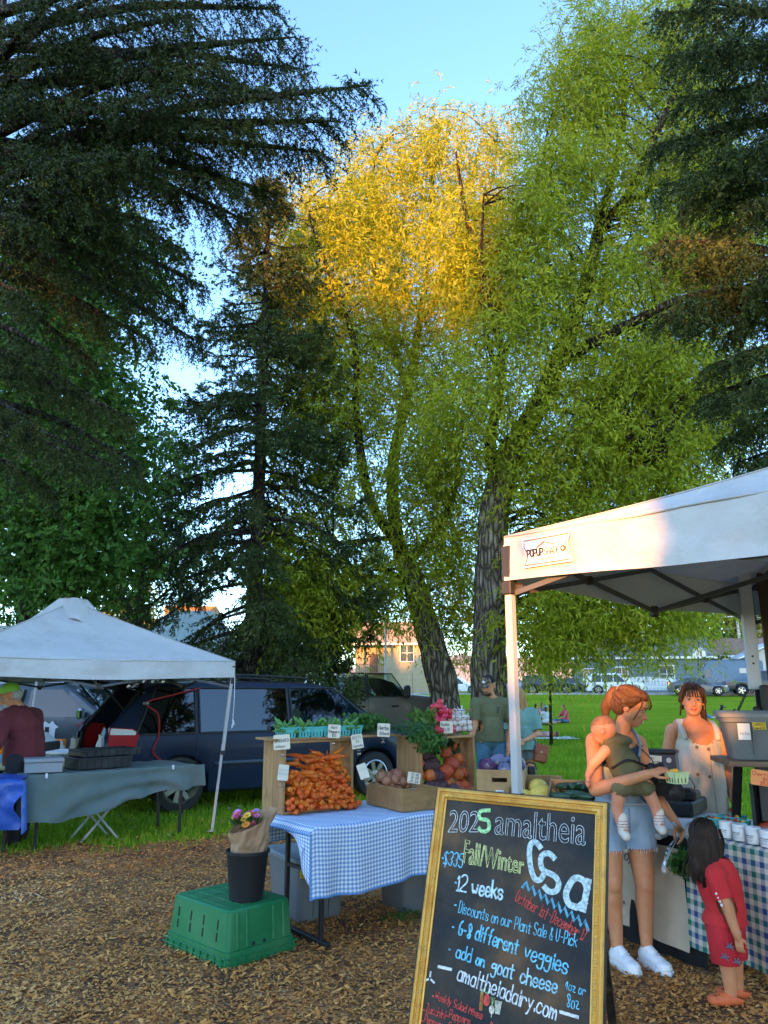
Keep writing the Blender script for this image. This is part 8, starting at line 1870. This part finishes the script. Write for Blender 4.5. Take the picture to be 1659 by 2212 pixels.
 cr=thing('baby_carrier','black buckled baby carrier pouch at the side of the woman','baby carrier',b0+V((.2,-.04,-.03)));bk_=mat('black_nylon',(.012,.012,.014),.6,bump=.3,bscale=30);g=G();g.ell((0,0,-.02),(.075,.07,.1),wob=.3,seed=3);g.ell((.075,.0,-.085),(.07,.06,.06),wob=.3,seed=5);g.cap((-.05,-.02,.04),(.02,-.03,-.02),.04,.05);blob('pouch',g,bk_,cr,.008,2,dec=.6,wrinkle=.005,wsc=20)
 for k in range(2):g=G();g.box((-.02+.06*k,-.072,-.02-.06*k),(.035,.016,.025),b=.005);g.out('buckle',black_pl,cr)
 g=G();g.tube(smooth_path([(-.08,-.02,.06),(-.2,-.06,.1),(-.29,-.02,.05)],4),.018,6,squash=.4);g.out('strap',bk_,cr,True)
mother()
# ---- the seller in a linen dress
def seller():
 f=Vector((2.33,6.0,0));V=Vector;root=thing('person','smiling woman in a cream linen button dress behind the till','person',f);g=G();hd=V((-.0,-.02,1.525));rot=Matrix.Rotation(R(-16),3,'Z')@Matrix.Rotation(R(3),3,'Y')
 T_=head(g,hd,rot,1.02);nek=V((.01,.0,1.365));g.cap(nek-V((0,0,.03)),hd+V((0,.02,-.06)),.054,.05);pel,wai,che=V((.02,.02,.88)),V((.02,.02,1.03)),V((.015,.02,1.2));sl,sr=V((-.165,.0,1.3)),V((.185,.0,1.275));TP=(pel,wai,che,nek,sl,sr);torso(g,TP,1,1)
 eL,wL=V((-.215,.05,1.03)),V((-.19,-.02,.82));g.cap(sl,eL,.052,.044);g.cap(eL,wL,.043,.028);hand(g,wL,(0,-.15,-1),(1,0,0),.95,.5)
 eR,wR=V((.235,.04,.99)),V((.215,-.1,.80));g.cap(sr,eR,.056,.048);g.cap(eR,wR,.046,.03);hand(g,wR,(-.1,-.1,-1),(-1,0,0),1.,.5)
 for s in(-1,1):h,k,a=V((.02+s*.09,.02,.82)),V((.02+s*.09,.02,.46)),V((.02+s*.09,.03,.09));g.cap(h,k,.09,.058);g.cap(k,a,.055,.034);g.cap(a,a+V((0,-.13,-.05)),.036,.03)
 blob('body',g,SKIN,root,.0065,3,dec=.5);face(root,T_,rot,1.02,(.06,.03,.015),(.42,.1,.08),.7)
 lin=mat('cream_linen',(.55,.49,.39),.95,(.62,.56,.46),5,bump=.35,bscale=160,stretch=(1,1,.4));g=G();torso(g,TP,1.06,1.08,.02);g.cap(che,V((.02,.02,.55)),.165,.2,20);g.cap(pel,V((.02,.02,.6)),.17,.2,20)
 cuts=[(V((.02,0,.52)),(0,0,-1),(.02,0,.35),.35),(V((-.145,0,1.3)),(-1,0,.12),(-.22,.0,1.28),.135),(V((.165,0,1.3)),(1,0,.12),(.24,.0,1.26),.135),(V((.01,-.05,1.24)),(0,-.72,.7),(.01,-.13,1.34),.135),(V((.01,.0,1.385)),(0,0,1),(.01,.0,1.45),.16),(V((.01,-.03,1.27)),(0,-.55,.83),(.01,-.06,1.42),.105)]
 dr=blob('dress',g,lin,root,.008,4,cuts,.5,.007,8)
 bm_=mat('horn_button',(.22,.14,.07),.4)
 for x,z in((-.05,1.19),(.035,1.175),(-.06,1.0),(.025,.985)):g=G();g.lathe([(.0125,0),(.0125,.004),(.006,.003),(.0001,.003)],12,M=Matrix.Translation((x,-.152,z))@Matrix.Rotation(R(90),4,'X'));g.out('button',bm_,dr)
 for x,s in((-.14,-1),(.155,1)):g=G();g.tube(smooth_path([V((x*.8,-.125,1.24)),V((x*.86,-.07,1.335)),V((x*.85,.02,1.365)),V((x*.8,.09,1.3))],4),.019,8,squash=.35);g.out('strap',lin,dr,True)
 g=G();g.tube([V((.045,-.152,1.2)),V((.04,-.165,1.0)),V((.045,-.19,.7))],.003,4);g.out('placket',mat('dark_linen',(.4,.34,.26),.95),dr)  # placket line in a darker linen tone than the dress
 tt=mat('tattoo_ink',(.14,.1,.08),.7)
 g=G();c=lm(sr,eR,.62)
 for k in range(9):a=random.uniform(-2.6,-.8);z=random.uniform(-.05,.05);rr=.0535;P=[c+V((rr*math.cos(a+t)*1.0,rr*math.sin(a+t),z+.02*math.sin(5*t+k)))for t in np.linspace(-.25,.25,6)];g.tube(P,.0035,4)
 g.out('upper_arm_tattoo',tt,root)
 g=G();a,b=lm(eR,wR,.25),lm(eR,wR,.75);o_=V((-.0,-.042,0));g.tube(smooth_path([a+o_,lm(a,b,.5)+V((-.018,-.037,0)),b+V((0,-.035,0)),lm(a,b,.5)+V((.012,-.038,0)),a+o_],4),.0022,4);g.out('forearm_tattoo',tt,root)
 hm=hair_mat('brown_hair',(.026,.014,.009),(.07,.04,.024));g=G();H=T_
 g.ell(H(0,.032,.045),(.088,.092,.086),18,12,rot);g.ell(H(0,.06,-.01),(.08,.07,.09),18,12,rot);g.cap(H(.05,.08,-.03),H(.085,.06,-.14),.034,.022);g.ell(H(0,-.025,.09),(.07,.055,.036),14,9,rot)
 for s in(-1,1):g.cap(H(s*.066,-.045,.075),H(s*.08,.01,-.01),.02,.022)
 blob('hair',g,hm,root,.007,2,dec=.6)
 strands(root,[[H(x,-.07,.108),H(x*1.25,-.103,.075),H(x*1.5+.006,-.102,.04),H(x*1.6+.008,-.096,.018+.012*abs(x)*10)]for x in(-.05,-.04,-.03,-.02,-.008,.004,.014,.026,.036,.046)]+[[H(s*.068,-.055,.085),H(s*.085,-.06,.02),H(s*.084,-.045,-.05),H(s*.092,-.02,-.12)]for s in(-1,-.95,1,.96)]+[[H(.085,.05,-.1),H(.1,.02,-.17),H(.095,.0,-.22)]],hm,.0045)
 hair_lines(root,T_,1,[(((0,-.07,.1),(0,.03,.12)),((-.085,.03,-.06),(-.06,.1,-.08))),(((0,-.07,.1),(0,.03,.12)),((.085,.03,-.06),(.07,.1,-.1)))],150,[(.012,.007,.004),(.035,.02,.011),(.09,.05,.026)])
 g=G();g.ell(H(.086,.01,-.055),(.008,.006,.018),8,6);g.out('earring',mat('bone',(.6,.55,.45),.5),root,True)
seller()
# ---- the child in red
def child():
 f=Vector((1.82,4.5,0));V=Vector;root=thing('person','small child in red tee and red shorts with long dark hair facing the counter','person',f);g=G();rot=Matrix.Rotation(R(128),3,'Z');hd=V((-.045,.03,.80));s=.86
 T_=head(g,hd,rot,s);nek=V((-.01,.02,.69));g.cap(nek-V((0,0,.03)),hd,.036,.04);pel,wai,che=V((.01,.02,.36)),V((.015,.0,.46)),V((-.005,.01,.57));sl,sr=V((-.06,-.085,.635)),V((.07,.1,.635))
 TP=(pel,wai,che,nek,sl,sr);torso(g,TP,.62,.86,-.012)
 eL,wL=V((-.03,-.135,.49)),V((-.0,-.15,.365));g.cap(sl,eL,.034,.03);g.cap(eL,wL,.03,.022);hand(g,wL,(.1,-.05,-1),(.4,.6,0),.6,.6)
 eR,wR=V((.12,.14,.52)),V((.1,.12,.41));g.cap(sr,eR,.034,.03);g.cap(eR,wR,.03,.022);hand(g,wR,(-.5,.3,-.7),(-1,0,0),.6,.6)
 for k_,(x,y)in enumerate(((-.025,-.04),(.05,.05))):h,k,a=V((x,y+.02,.34)),V((x+.005,y-.005,.2)),V((x+.01,y,.055));g.cap(h,k,.062,.046);g.cap(k,a,.045,.029);g.cap(a,a+V((-.05,.0,-.025)),.028,.024)
 blob('body',g,SKIN_T,root,.0055,3,dec=.6)
 red_=mat('red_cotton',(.5,.018,.022),.9,(.58,.03,.03),5,bump=.25,bscale=60);g=G();torso(g,TP,.68,.95,.008);g.cap(wai,V((.015,.01,.35)),.1,.108);g.cap(sl,lm(sl,eL,.85),.05,.05);g.cap(sr,lm(sr,eR,.85),.05,.05)
 ax=(eL-sl).normalized();c1=lm(sl,eL,.72);c2=lm(sr,eR,.72);ax2=(eR-sr).normalized()
 ts=blob('tee_shirt',g,red_,root,.006,3,[(V((0,0,.385)),(0,0,-1),(.01,0,.3),.16),(c1,ax,c1+ax*.05,.075),(c2,ax2,c2+ax2*.05,.075),(nek+V((0,0,.012)),(0,0,1),nek+V((0,0,.05)),.08)],.6,.005,14)
 pr=mat('white_print',(.7,.66,.64),.9);g=G();[g.ell(c1+V((-.045+.006*i,-.012-.004*i,.03-.018*i)),(.006,.012,.008))for i in range(4)];o=g.out('sleeve_print',pr,ts,True);o['kind']='stuff'
 g=G();g.ell(pel+V((0,0,-.0)),(.105,.1,.09))
 for x,y in((-.025,-.04),(.05,.05)):g.cap(V((x,y+.02,.35)),V((x+.0,y,.21)),.078,.076,16)
 sh=blob('shorts',g,mat('red_shorts',(.42,.012,.02),.85,(.5,.02,.025),5),root,.006,3,[(V((0,0,.205)),(0,0,-1),(.01,0,.15),.16)],.6,.004,14)
 pm_=mat('palm_print',(.16,.14,.19),.9)
 for(px_,py_,pz)in((-.03,-.112,.3),(.035,-.07,.36),(.0,-.112,.23),(-.06,-.105,.25)):
  g=G();[g.tube([V((px_,py_-.006,pz)),V((px_+.022*math.cos(a),py_-.007,pz+.022*math.sin(a)))],.004,4)for a in(.2,1.2,2.2,3.1,-.6)];g.out('palm_motif',pm_,sh)
 hm=hair_mat('dark_hair',(.014,.008,.006),(.05,.028,.018));g=G();H=T_;g.ell(H(0,.03,.035),(.09*s,.1*s,.092*s),18,12,rot);g.ell(H(0,.06,-.04),(.088*s,.075*s,.1*s),18,12,rot)
 for x,y,z,r in((-.06,.05,-.15,.04),(0,.085,-.16,.05),(.06,.05,-.15,.04),(.03,.09,-.2,.04),(-.04,.08,-.2,.038),(.075,.0,-.1,.03),(-.075,.0,-.1,.03)):g.cap(H(x*.8,y,-.03),H(x,y,z),.05*s,r*s)
 blob('hair',g,hm,root,.006,2,dec=.6,wrinkle=.006,wsc=22);random.seed(15)
 strands(root,[[H(x,.09,-.1),H(x*1.2+random.uniform(-.02,.02),.11,-.18),H(x*1.3+random.uniform(-.03,.03),.1+random.uniform(-.02,.02),-.25)]for x in np.linspace(-.08,.08,14)]+[[H(s_*.07,-.05,.06),H(s_*.09,-.05,-.02),H(s_*.085,-.02,-.12),H(s_*.1,.0,-.17)]for s_ in(-1,1,-.9)],hm,.005)
 hair_lines(root,T_,s,[(((-.01,-.06,.11),(0,.08,.1)),((-.1,-.02,-.2),(-.03,.12,-.27))),(((.01,-.06,.11),(0,.08,.1)),((.1,-.02,-.2),(.03,.12,-.27)))],190,[(.006,.004,.003),(.018,.01,.007),(.06,.034,.02)],.0034,1.04)
 cm_=mat('orange_foam',(.62,.13,.04),.6)
 for x,y in((-.015,-.04),(.06,.05)):
  g=G();g.cap(V((x+.03,y,.04)),V((x-.06,y,.032)),.036,.036,14);g.ell(V((x-.085,y,.03)),(.04,.04,.03));cl=blob('clog',g,cm_,root,.006,2,[(V((0,0,.006)),(0,0,-1),(x,y,0),.2),(V((x+.0,0,.055)),(.3,0,1),(x+.03,y,.08),.06)],.7)
  for i in range(6):g=G();g.lathe([(.005,0),(.005,.003),(.0001,.003)],7,c=(x-.07-.018*(i//3),y-.018+.018*(i%3),.059-.004*(i//3)));g.out('clog_hole',black_pl,cl)
child()
# ---- the man in the cap, the woman shopper, the man in maroon
def man():
 f=Vector((1.43,10.6,0));V=Vector;root=thing('person','man in olive tee, jeans and camouflage trucker cap standing behind the garlic basket','person',f,s=1.02);g=G();rot=Matrix.Rotation(R(-38),3,'Z')@Matrix.Rotation(R(18),3,'X');hd=V((-.03,-.05,1.62));T_=head(g,hd,rot,1.06);nek=V((.015,.0,1.46));g.cap(nek-V((0,0,.03)),hd+V((0,.02,-.05)),.062,.058)
 pel,wai,che=V((-.02,.02,.96)),V((-.005,.02,1.11)),V((.0,.02,1.3));sl,sr=V((-.195,-.03,1.4)),V((.215,.04,1.39));TP=(pel,wai,che,nek,sl,sr);torso(g,TP,1.12,1.1)
 eL,wL=V((-.235,-.1,1.12)),V((-.3,-.28,.98));g.cap(sl,eL,.06,.05);g.cap(eL,wL,.05,.033);hand(g,wL,(-.35,-.5,-.6),(.5,0,-.5),1.1,.6)
 eR,wR=V((.27,.05,1.1)),V((.2,-.08,.86));g.cap(sr,eR,.06,.05);g.cap(eR,wR,.05,.033);hand(g,wR,(-.15,-.2,-1),(-1,-.2,0),1.1,.5)
 blob('body',g,SKIN_T,root,.0075,3,dec=.5);face(root,T_,rot,1.06,(.05,.03,.02),(.35,.13,.11),0)
 g=G();g.ell(T_(0,-.048,-.085),(.05,.045,.04),rot=rot);g.ell(T_(0,-.085,-.055),(.032,.014,.008),rot=rot);bd=blob('beard',g,hair_mat('dark_beard',(.05,.025,.015),(.1,.05,.03)),root,.006,2,dec=.6)
 ol=mat('olive_cotton',(.1,.1,.048),.92,(.135,.135,.068),4,bump=.25,bscale=90);g=G();torso(g,TP,1.16,1.15,.014);g.cap(wai,V((-.015,.02,.93)),.17,.175);e1,e2=lm(sl,eL,.8),lm(sr,eR,.8);g.cap(sl,lm(sl,eL,.95),.08,.078);g.cap(sr,lm(sr,eR,.95),.08,.078);a1,a2=(eL-sl).normalized(),(eR-sr).normalized()
 ts=blob('tee_shirt',g,ol,root,.008,3,[(V((0,0,.915)),(0,0,-1),(0,0,.8),.27),(e1,a1,e1+a1*.07,.115),(e2,a2,e2+a2*.07,.115),(nek+V((0,0,.0)),(0,-.3,1),nek+V((0,0,.07)),.1)],.5,.008,9)
 g=G();fr_=lambda x,y,l:V((.085+x,-.137-.2*abs(x)*0-l,1.31+y));write(g,'F',fr_,-.022,-.025,.018,-.022,.055,.009);ribbon(g,[(-.035,-.03),(-.01,-.026)],.008,fr_,.0008);g.out('chest_print',ink,ts)
 g=G();g.ell(pel+V((0,0,-.03)),(.18,.135,.12))
 for s in(-1,1):h,k,a=V((s*.1-.01,.02,.85)),V((s*.11-.02,-.01,.5)),V((s*.12,.02,.06));g.cap(h,k,.105,.078,14);g.cap(k,a,.076,.06,14)
 blob('jeans',g,jean,root,.009,3,dec=.5,wrinkle=.006)
 for s in(-1,1):g=G();g.cap(V((s*.12,.03,.045)),V((s*.13,-.15,.04)),.05,.045);blob('shoe',g,MATS['brown_wood'],root,.01,2)
 camo=mat('camouflage',(.05,.04,.025),.85,(.2,.14,.08),26,(.48,.52));g=G();g.ell(T_(0,.01,.05),(.092,.104,.085),20,12,rot);cp=blob('cap_crown',g,MATS['black_cloth'],root,.007,2,[(T_(0,0,.035),-(rot@V((0,.12,1))),T_(0,0,-.02),.13)],.7)
 g=G();g.grid(lambda u,v:T_((2*u-1)*.075*(1-.25*v*v),-.085-.085*v*math.sqrt(max(0,1-(.8*(2*u-1))**2)),.045-.012*(2*u-1)**2-.012*v),12,5);g.grid(lambda u,v:T_((1-2*u)*.075*(1-.25*v*v),-.085-.085*v*math.sqrt(max(0,1-(.8*(2*u-1))**2)),.04-.012*(2*u-1)**2-.012*v),12,5);g.out('cap_brim',camo,cp,True)
 g=G();g.grid(lambda u,v:T_(.0935*math.sin((u-.5)*2.0)*(1-.35*v*v),-.1055*math.cos((u-.5)*2.0)*(1-.4*v*v)+.008,.04+.075*v),12,6);g.out('cap_front',camo,cp,True);g=G();g.ell(T_(-.0,-.103,.075),(.024,.006,.018),rot=rot);g.out('cap_patch',wlab,cp,True)
 g=G();g.ell(T_(0,.03,-.0),(.08,.085,.06),rot=rot);blob('hair',g,hair_mat('dark_beard',(.05,.025,.015),(.1,.05,.03)),root,.008,1,[(T_(0,-.01,0),rot@V((0,-1,0)),T_(0,-.06,0),.1)],.6)
 g=G();c=lm(eL,wL,.5);[g.tube([c+V((.047*math.cos(a+t),.03*math.sin(a+t)-.032,z+.02*t))for t in(0,.3,.6)],.004,4)for a,z in((3.4,0),(4.0,.03),(4.4,-.03),(3.8,-.05))];g.out('forearm_tattoo',MATS['tattoo_ink'],root)
man()
def shopper():
 f=Vector((1.93,11.2,0));V=Vector;root=thing('person','blonde woman in teal tee with brown shoulder bag, half hidden by the canopy leg','person',f);g=G();rot=Matrix.Rotation(R(-55),3,'Z')@Matrix.Rotation(R(12),3,'X');hd=V((-.05,-.03,1.5));T_=head(g,hd,rot,1.0);nek=V((-.01,0,1.34));g.cap(nek,hd,.05,.05)
 pel,wai,che=V((.02,.02,.86)),V((.02,.02,1.0)),V((.01,.02,1.18));sl,sr=V((-.14,-.05,1.27)),V((.16,.06,1.27));TP=(pel,wai,che,nek,sl,sr);torso(g,TP)
 eL,wL=V((-.19,-.1,1.0)),V((-.12,-.25,.96));g.cap(sl,eL,.048,.042);g.cap(eL,wL,.042,.028);hand(g,wL,(.5,-.3,-.4),(.3,.2,-1),.95,.8)
 eR,wR=V((.22,.0,1.0)),V((.02,-.23,.93));g.cap(sr,eR,.05,.045);g.cap(eR,wR,.045,.03);hand(g,wR,(-.8,-.1,0),(0,.3,-1),.95,.8)
 for s in(-1,1):g.cap(V((s*.09+.02,.02,.8)),V((s*.09+.02,.0,.46)),.088,.058);g.cap(V((s*.09+.02,0,.46)),V((s*.09+.02,.02,.08)),.055,.036)
 blob('body',g,SKIN,root,.0085,3,dec=.5);face(root,T_,rot,1.,(.2,.11,.05),(.42,.14,.12),0)
 te=mat('teal_cotton',(.13,.27,.23),.9,(.19,.34,.3),4,bump=.25,bscale=60);g=G();torso(g,TP,1.1,1.12,.018);g.cap(wai,V((.03,.02,.8)),.17,.185);e1,e2=lm(sl,eL,.85),lm(sr,eR,.85);a1,a2=(eL-sl).normalized(),(eR-sr).normalized();g.cap(sl,eL,.085,.09);g.cap(sr,eR,.09,.098)
 blob('tee_shirt',g,te,root,.009,3,[(V((0,0,.79)),(0,0,-1),(0,0,.68),.27),(e1,a1,e1+a1*.07,.12),(e2,a2,e2+a2*.07,.13),(nek,(0,0,1),nek+V((0,0,.06)),.09)],.5,.009,9)
 g=G();[g.cap(V((s*.09+.02,.02,.84)),V((s*.09+.02,0,.64)),.115,.115)for s in(-1,1)];blob('shorts',g,mat('grey_shorts',(.13,.14,.14),.9),root,.01,2,[(V((0,0,.66)),(0,0,-1),(0,0,.55),.25)],.6)
 hm=hair_mat('blonde_hair',(.3,.15,.05),(.48,.29,.12));g=G();g.ell(T_(0,.03,.04),(.088,.095,.088),rot=rot);g.cap(T_(0,.07,0),T_(.02,.08,-.22),.075,.05);g.cap(T_(-.06,.0,.02),T_(-.075,-.02,-.26),.035,.025);g.cap(T_(.06,.0,.02),T_(.07,-.02,-.24),.035,.025);blob('hair',g,hm,root,.008,2,dec=.6,wrinkle=.005,wsc=20)
 g=G();[g.tube([T_(sx*(.03+.02*math.cos(a)),-.097,.0+.017*math.sin(a))for a in np.linspace(0,6.283,12)],.003,5,False)for sx in(-1,1)];g.tube([T_(-.012,-.1,.004),T_(.012,-.1,.004)],.003,5);g.out('sunglasses',mat('tortoiseshell',(.2,.06,.03),.3),root)
 t=thing('shoulder_bag','rust brown leather bag hanging at the hip of the woman in teal','handbag',f+V((.235,-.12,.74)));lt=mat('rust_leather',(.27,.07,.03),.5,(.34,.1,.045),8,bump=.2,bscale=90);g=G();g.box((0,0,0),(.19,.07,.25),b=.028,rot=Matrix.Rotation(R(14),3,'Y'));g.out('bag_body',lt,t,True,auto=40);g=G();g.box((.01,-.038,.06),(.19,.012,.12),b=.005,rot=Matrix.Rotation(R(14),3,'Y'));fl=g.out('flap',lt,t);g=G();g.box((.0,-.047,.02),(.03,.006,.03),b=.002,rot=Matrix.Rotation(R(14),3,'Y'));g.out('clasp',chrome,fl);g=G();g.tube(smooth_path([(-.06,0,.12),(-.12,.06,.32),(-.3,.05,.59),(-.36,.1,.5)],5),.01,6,squash=.4);g.out('shoulder_strap',MATS['black_nylon'],t,True)
shopper()
def vendor():
 f=Vector((-3.98,8.75,0));V=Vector;root=thing('person','grey haired man in maroon shirt and lime green cap behind the blue tarpaulin','person',f);g=G();rot=Matrix.Rotation(R(-70),3,'Z')@Matrix.Rotation(R(20),3,'X');hd=V((-.1,-.12,1.53));T_=head(g,hd,rot,1.08);nek=V((-.03,-.05,1.4));g.cap(nek,hd,.065,.06);pel,wai,che=V((.05,.03,.9)),V((.05,.0,1.05)),V((.02,-.03,1.22));sl,sr=V((-.06,-.24,1.31)),V((.06,.16,1.31));TP=(pel,wai,che,nek,sl,sr);torso(g,TP,1.25,1.45)
 eL,wL=V((-.1,-.34,1.05)),V((-.32,-.36,.98));g.cap(sl,eL,.065,.055);g.cap(eL,wL,.052,.036);hand(g,wL,(-1,0,-.2),(0,.4,-1),1.05,.6);blob('body',g,SKIN_T,root,.009,3,dec=.5);face(root,T_,rot,1.08,(.25,.23,.2))
 g=G();torso(g,TP,1.3,1.5,.02);g.cap(wai,V((.06,.03,.82)),.21,.215);g.cap(sl,eL,.095,.085);g.cap(eL,lm(eL,wL,.85),.08,.065);g.cap(sr,V((.1,.2,1.05)),.095,.085);g.cap(V((.1,.2,1.05)),V((-.1,.2,.95)),.08,.06);blob('shirt',g,mat('maroon_cotton',(.1,.015,.02),.9,(.14,.025,.03),4,bump=.3,bscale=50),root,.01,3,[(V((0,0,.8)),(0,0,-1),(0,0,.65),.3),(nek+V((0,0,.03)),(0,0,1),nek+V((0,0,.1)),.11)],.5,.01,8)
 g=G();g.ell(pel,(.2,.2,.14));[g.cap(V((.05,s*.1,.85)),V((.06,s*.11,.08)),.13,.08)for s in(-1,1)];blob('trousers',g,mat('dark_trousers',(.015,.016,.02),.9),root,.011,3,dec=.6)
 g=G();g.ell(T_(0,.04,.0),(.085,.09,.075),rot=rot);g.ell(T_(0,-.05,-.08),(.055,.05,.05),rot=rot);blob('hair',g,hair_mat('grey_hair',(.3,.29,.27),(.45,.43,.4)),root,.009,2,[(T_(0,-.03,0),rot@V((0,-1,.6)),T_(0,-.08,.02),.09)],.6)
 g=G();g.ell(T_(0,.01,.055),(.094,.106,.088),20,12,rot);lime=mat('lime_cap',(.22,.5,.05),.8);cp=blob('cap_crown',g,lime,root,.008,2,[(T_(0,0,.04),-(rot@V((0,.1,1))),T_(0,0,-.03),.14)],.7);g=G();g.grid(lambda u,v:T_((2*u-1)*.07,-.09-.08*v,.048-.01*v),8,4);g.out('cap_brim',lime,cp,True)
vendor()
# ---- people sitting on the lawn
def sitter(label,px,py,col,hairc,yaw,leg,cap=None,lying=False,s=1.):
 o=onz(px,py,0);V=Vector;root=thing('person',label,'person',(o.x,o.y,0),yaw,s=s);m=mat('cloth_%s'%col[0],col[1],.9,tuple(min(1,k*1.25)for k in col[1]),4);lg=mat('cloth_%s'%leg[0],leg[1],.9);hm=hair_mat('hair_%d'%int(hairc[0]*999),hairc,tuple(k*2 for k in hairc))
 g=G();c=G();l=G();h=G()
 if lying:
  g.ell((-.75,0,.16),(.1,.09,.11));g.cap((-.62,0,.13),(-.68,0,.14),.05,.05);g.cap((-.5,-.18,.16),(-.72,-.3,.1),.045,.04);g.cap((.5,.1,.2),(.95,.1,.08),.06,.045);h.ell((-.8,0,.17),(.1,.11,.12));c.ell((-.35,0,.15),(.26,.19,.12));c.ell((.0,0,.14),(.26,.18,.12));l.cap((.1,.1,.14),(.45,.1,.38),.1,.08);l.cap((.45,.1,.38),(.75,.1,.08),.08,.06);l.cap((.1,-.1,.14),(.6,-.1,.12),.1,.07)
 else:
  g.ell((0,-.08,.76),(.075,.088,.105));g.cap((0,-.03,.58),(0,-.06,.7),.05,.05);g.cap((-.2,-.05,.52),(-.22,-.25,.3),.048,.042);g.cap((-.22,-.25,.3),(-.08,-.42,.32),.04,.032);g.cap((.2,-.05,.52),(.24,-.2,.28),.048,.042);g.cap((.24,-.2,.28),(.12,-.42,.2),.04,.032);g.cap((.3,-.5,.08),(.05,-.5,.05),.05,.04);g.ell((-.08,-.45,.32),(.035,.045,.03));g.ell((.12,-.45,.2),(.035,.045,.03))
  h.ell((0,-.05,.785),(.085,.095,.1));h.cap((0,.0,.74),(0,.03,.6),.06,.04);c.ell((0,.05,.15),(.2,.16,.15));c.ell((0,.03,.36),(.18,.13,.22));c.cap((-.15,-.0,.53),(.15,0,.53),.085,.085);c.cap((-.18,0,.52),(-.21,-.12,.38),.075,.07);c.cap((.18,0,.52),(.22,-.1,.38),.075,.07);l.ell((0,.04,.11),(.21,.17,.11));l.cap((-.12,-.02,.1),(-.38,-.35,.12),.1,.07);l.cap((-.38,-.35,.12),(.1,-.5,.06),.07,.05);l.cap((.12,-.02,.1),(.38,-.35,.12),.1,.07);l.cap((.38,-.35,.12),(-.1,-.52,.05),.07,.05)
 blob('body',g,SKIN,root,.018,2);blob('shirt',c,m,root,.018,2);blob('legwear',l,lg,root,.02,2);blob('hair',h,hm,root,.016,1,[((0,-.11,.8),(0,-1,-.25),(0,-.15,.74),.12)]if not lying else[])
 if cap:k=G();k.ell((0,-.06,.8),(.09,.1,.085));k.box((0,.06,.8),(.12,.1,.012),b=.005);k.out('cap',mat('cloth_%s'%cap[0],cap[1],.9),root,True)
jl,kh=('light_jeans',(.25,.36,.48)),('khaki',(.35,.28,.22))
sitter('dark haired woman seated on the lawn eating, left of the picnic group',1158,1556,('grey_green',(.2,.22,.2)),(.02,.012,.008),R(60),jl)
sitter('dark haired person seated on the lawn behind the one in the pale blue cap',1172,1553,('grey_check',(.16,.14,.15)),(.018,.012,.01),R(20),kh)
sitter('person in white shirt and pale blue cap seated on the lawn with back turned',1181,1566,('white',(.62,.66,.74)),(.05,.03,.02),R(165),kh,('pale_blue',(.36,.48,.62)))
sitter('person in coral red tee seated on the lawn at the right of the picnic group',1221,1562,('coral',(.6,.07,.1)),(.12,.06,.03),R(-70),('navy_jeans',(.06,.12,.22)))
sitter('person in floral top lying on a white blanket behind the woman in teal',1162,1594,('floral',(.55,.3,.32)),(.12,.06,.03),R(170),jl,lying=True,s=.8)
sitter('grey haired person in white seated on the lawn between the willow trunks',997,1565,('white',(.62,.66,.74)),(.32,.3,.28),R(-100),kh)
sitter('person in pink lying back on the lawn behind the seller',1538,1556,('pale_pink',(.55,.36,.34)),(.2,.1,.05),R(190),('royal_blue',(.08,.2,.5)),lying=True,s=.8)
for i,(px,py,w_,d_,lb)in enumerate(((1172,1596,2.2,1.3,'white blanket on the lawn under the person in the floral top'),(1544,1558,1.5,.8,'pale blanket on the lawn beside the black and white dog'))):
 o=onz(px,py,0);uvb=uvgrid('picnic_blanket',lambda a,b:(o.x+(a-.5)*w_,o.y+(b-.5)*d_,.035+.02*mnoise.noise(Vector((a*6,b*6,i)))),lambda a,b:(a,b),16,10,white_cl);tag(uvb,lb,'blanket')
def dog():
 o=onz(1557,1556,0);t=thing('dog','black and white dog sitting on the lawn behind the seller','dog',(o.x,o.y,0),R(15));g=G();V=Vector
 g.ell((0,.12,.2),(.15,.2,.19));g.cap((0,.06,.25),(0,-.1,.5),.15,.11);g.cap((0,-.1,.5),(.02,-.16,.66),.09,.075);g.ell((.03,-.19,.72),(.08,.1,.08));g.cap((.05,-.24,.7),(.08,-.36,.67),.045,.032)
 for s in(-1,1):g.cap((s*.08,-.1,.42),(s*.08,-.16,.2),.055,.04);g.cap((s*.08,-.16,.2),(s*.08,-.17,.03),.038,.034);g.ell((s*.08,-.2,.03),(.04,.06,.03));g.cap((s*.13,.12,.22),(s*.16,-.02,.16),.1,.06);g.cap((s*.16,-.02,.16),(s*.15,.08,.05),.05,.04);g.ell((s*.15,-.02,.03),(.04,.09,.03));g.cap((s*.06+.03,-.15,.78),(s*.09+.03,-.15,.74),.03,.015)
 g.cap((0,.3,.08),(.1,.55,.05),.04,.025);blob('body',g,mat('black_fur',(.012,.012,.013),.8,(.03,.03,.03),8,bump=.4,bscale=40),t,.015,2)
 g=G();g.ell((0,-.17,.38),(.095,.08,.16));g.ell((.055,-.28,.69),(.035,.06,.035));[g.cap((s*.08,-.165,.16),(s*.08,-.175,.04),.043,.04)for s in(-1,1)];o2=blob('white_bib',g,mat('white_fur',(.6,.58,.55),.9),t,.014,2);g=G();g.ell((.085,-.385,.685),(.016,.014,.012));g.out('nose',black_pl,t)
dog()
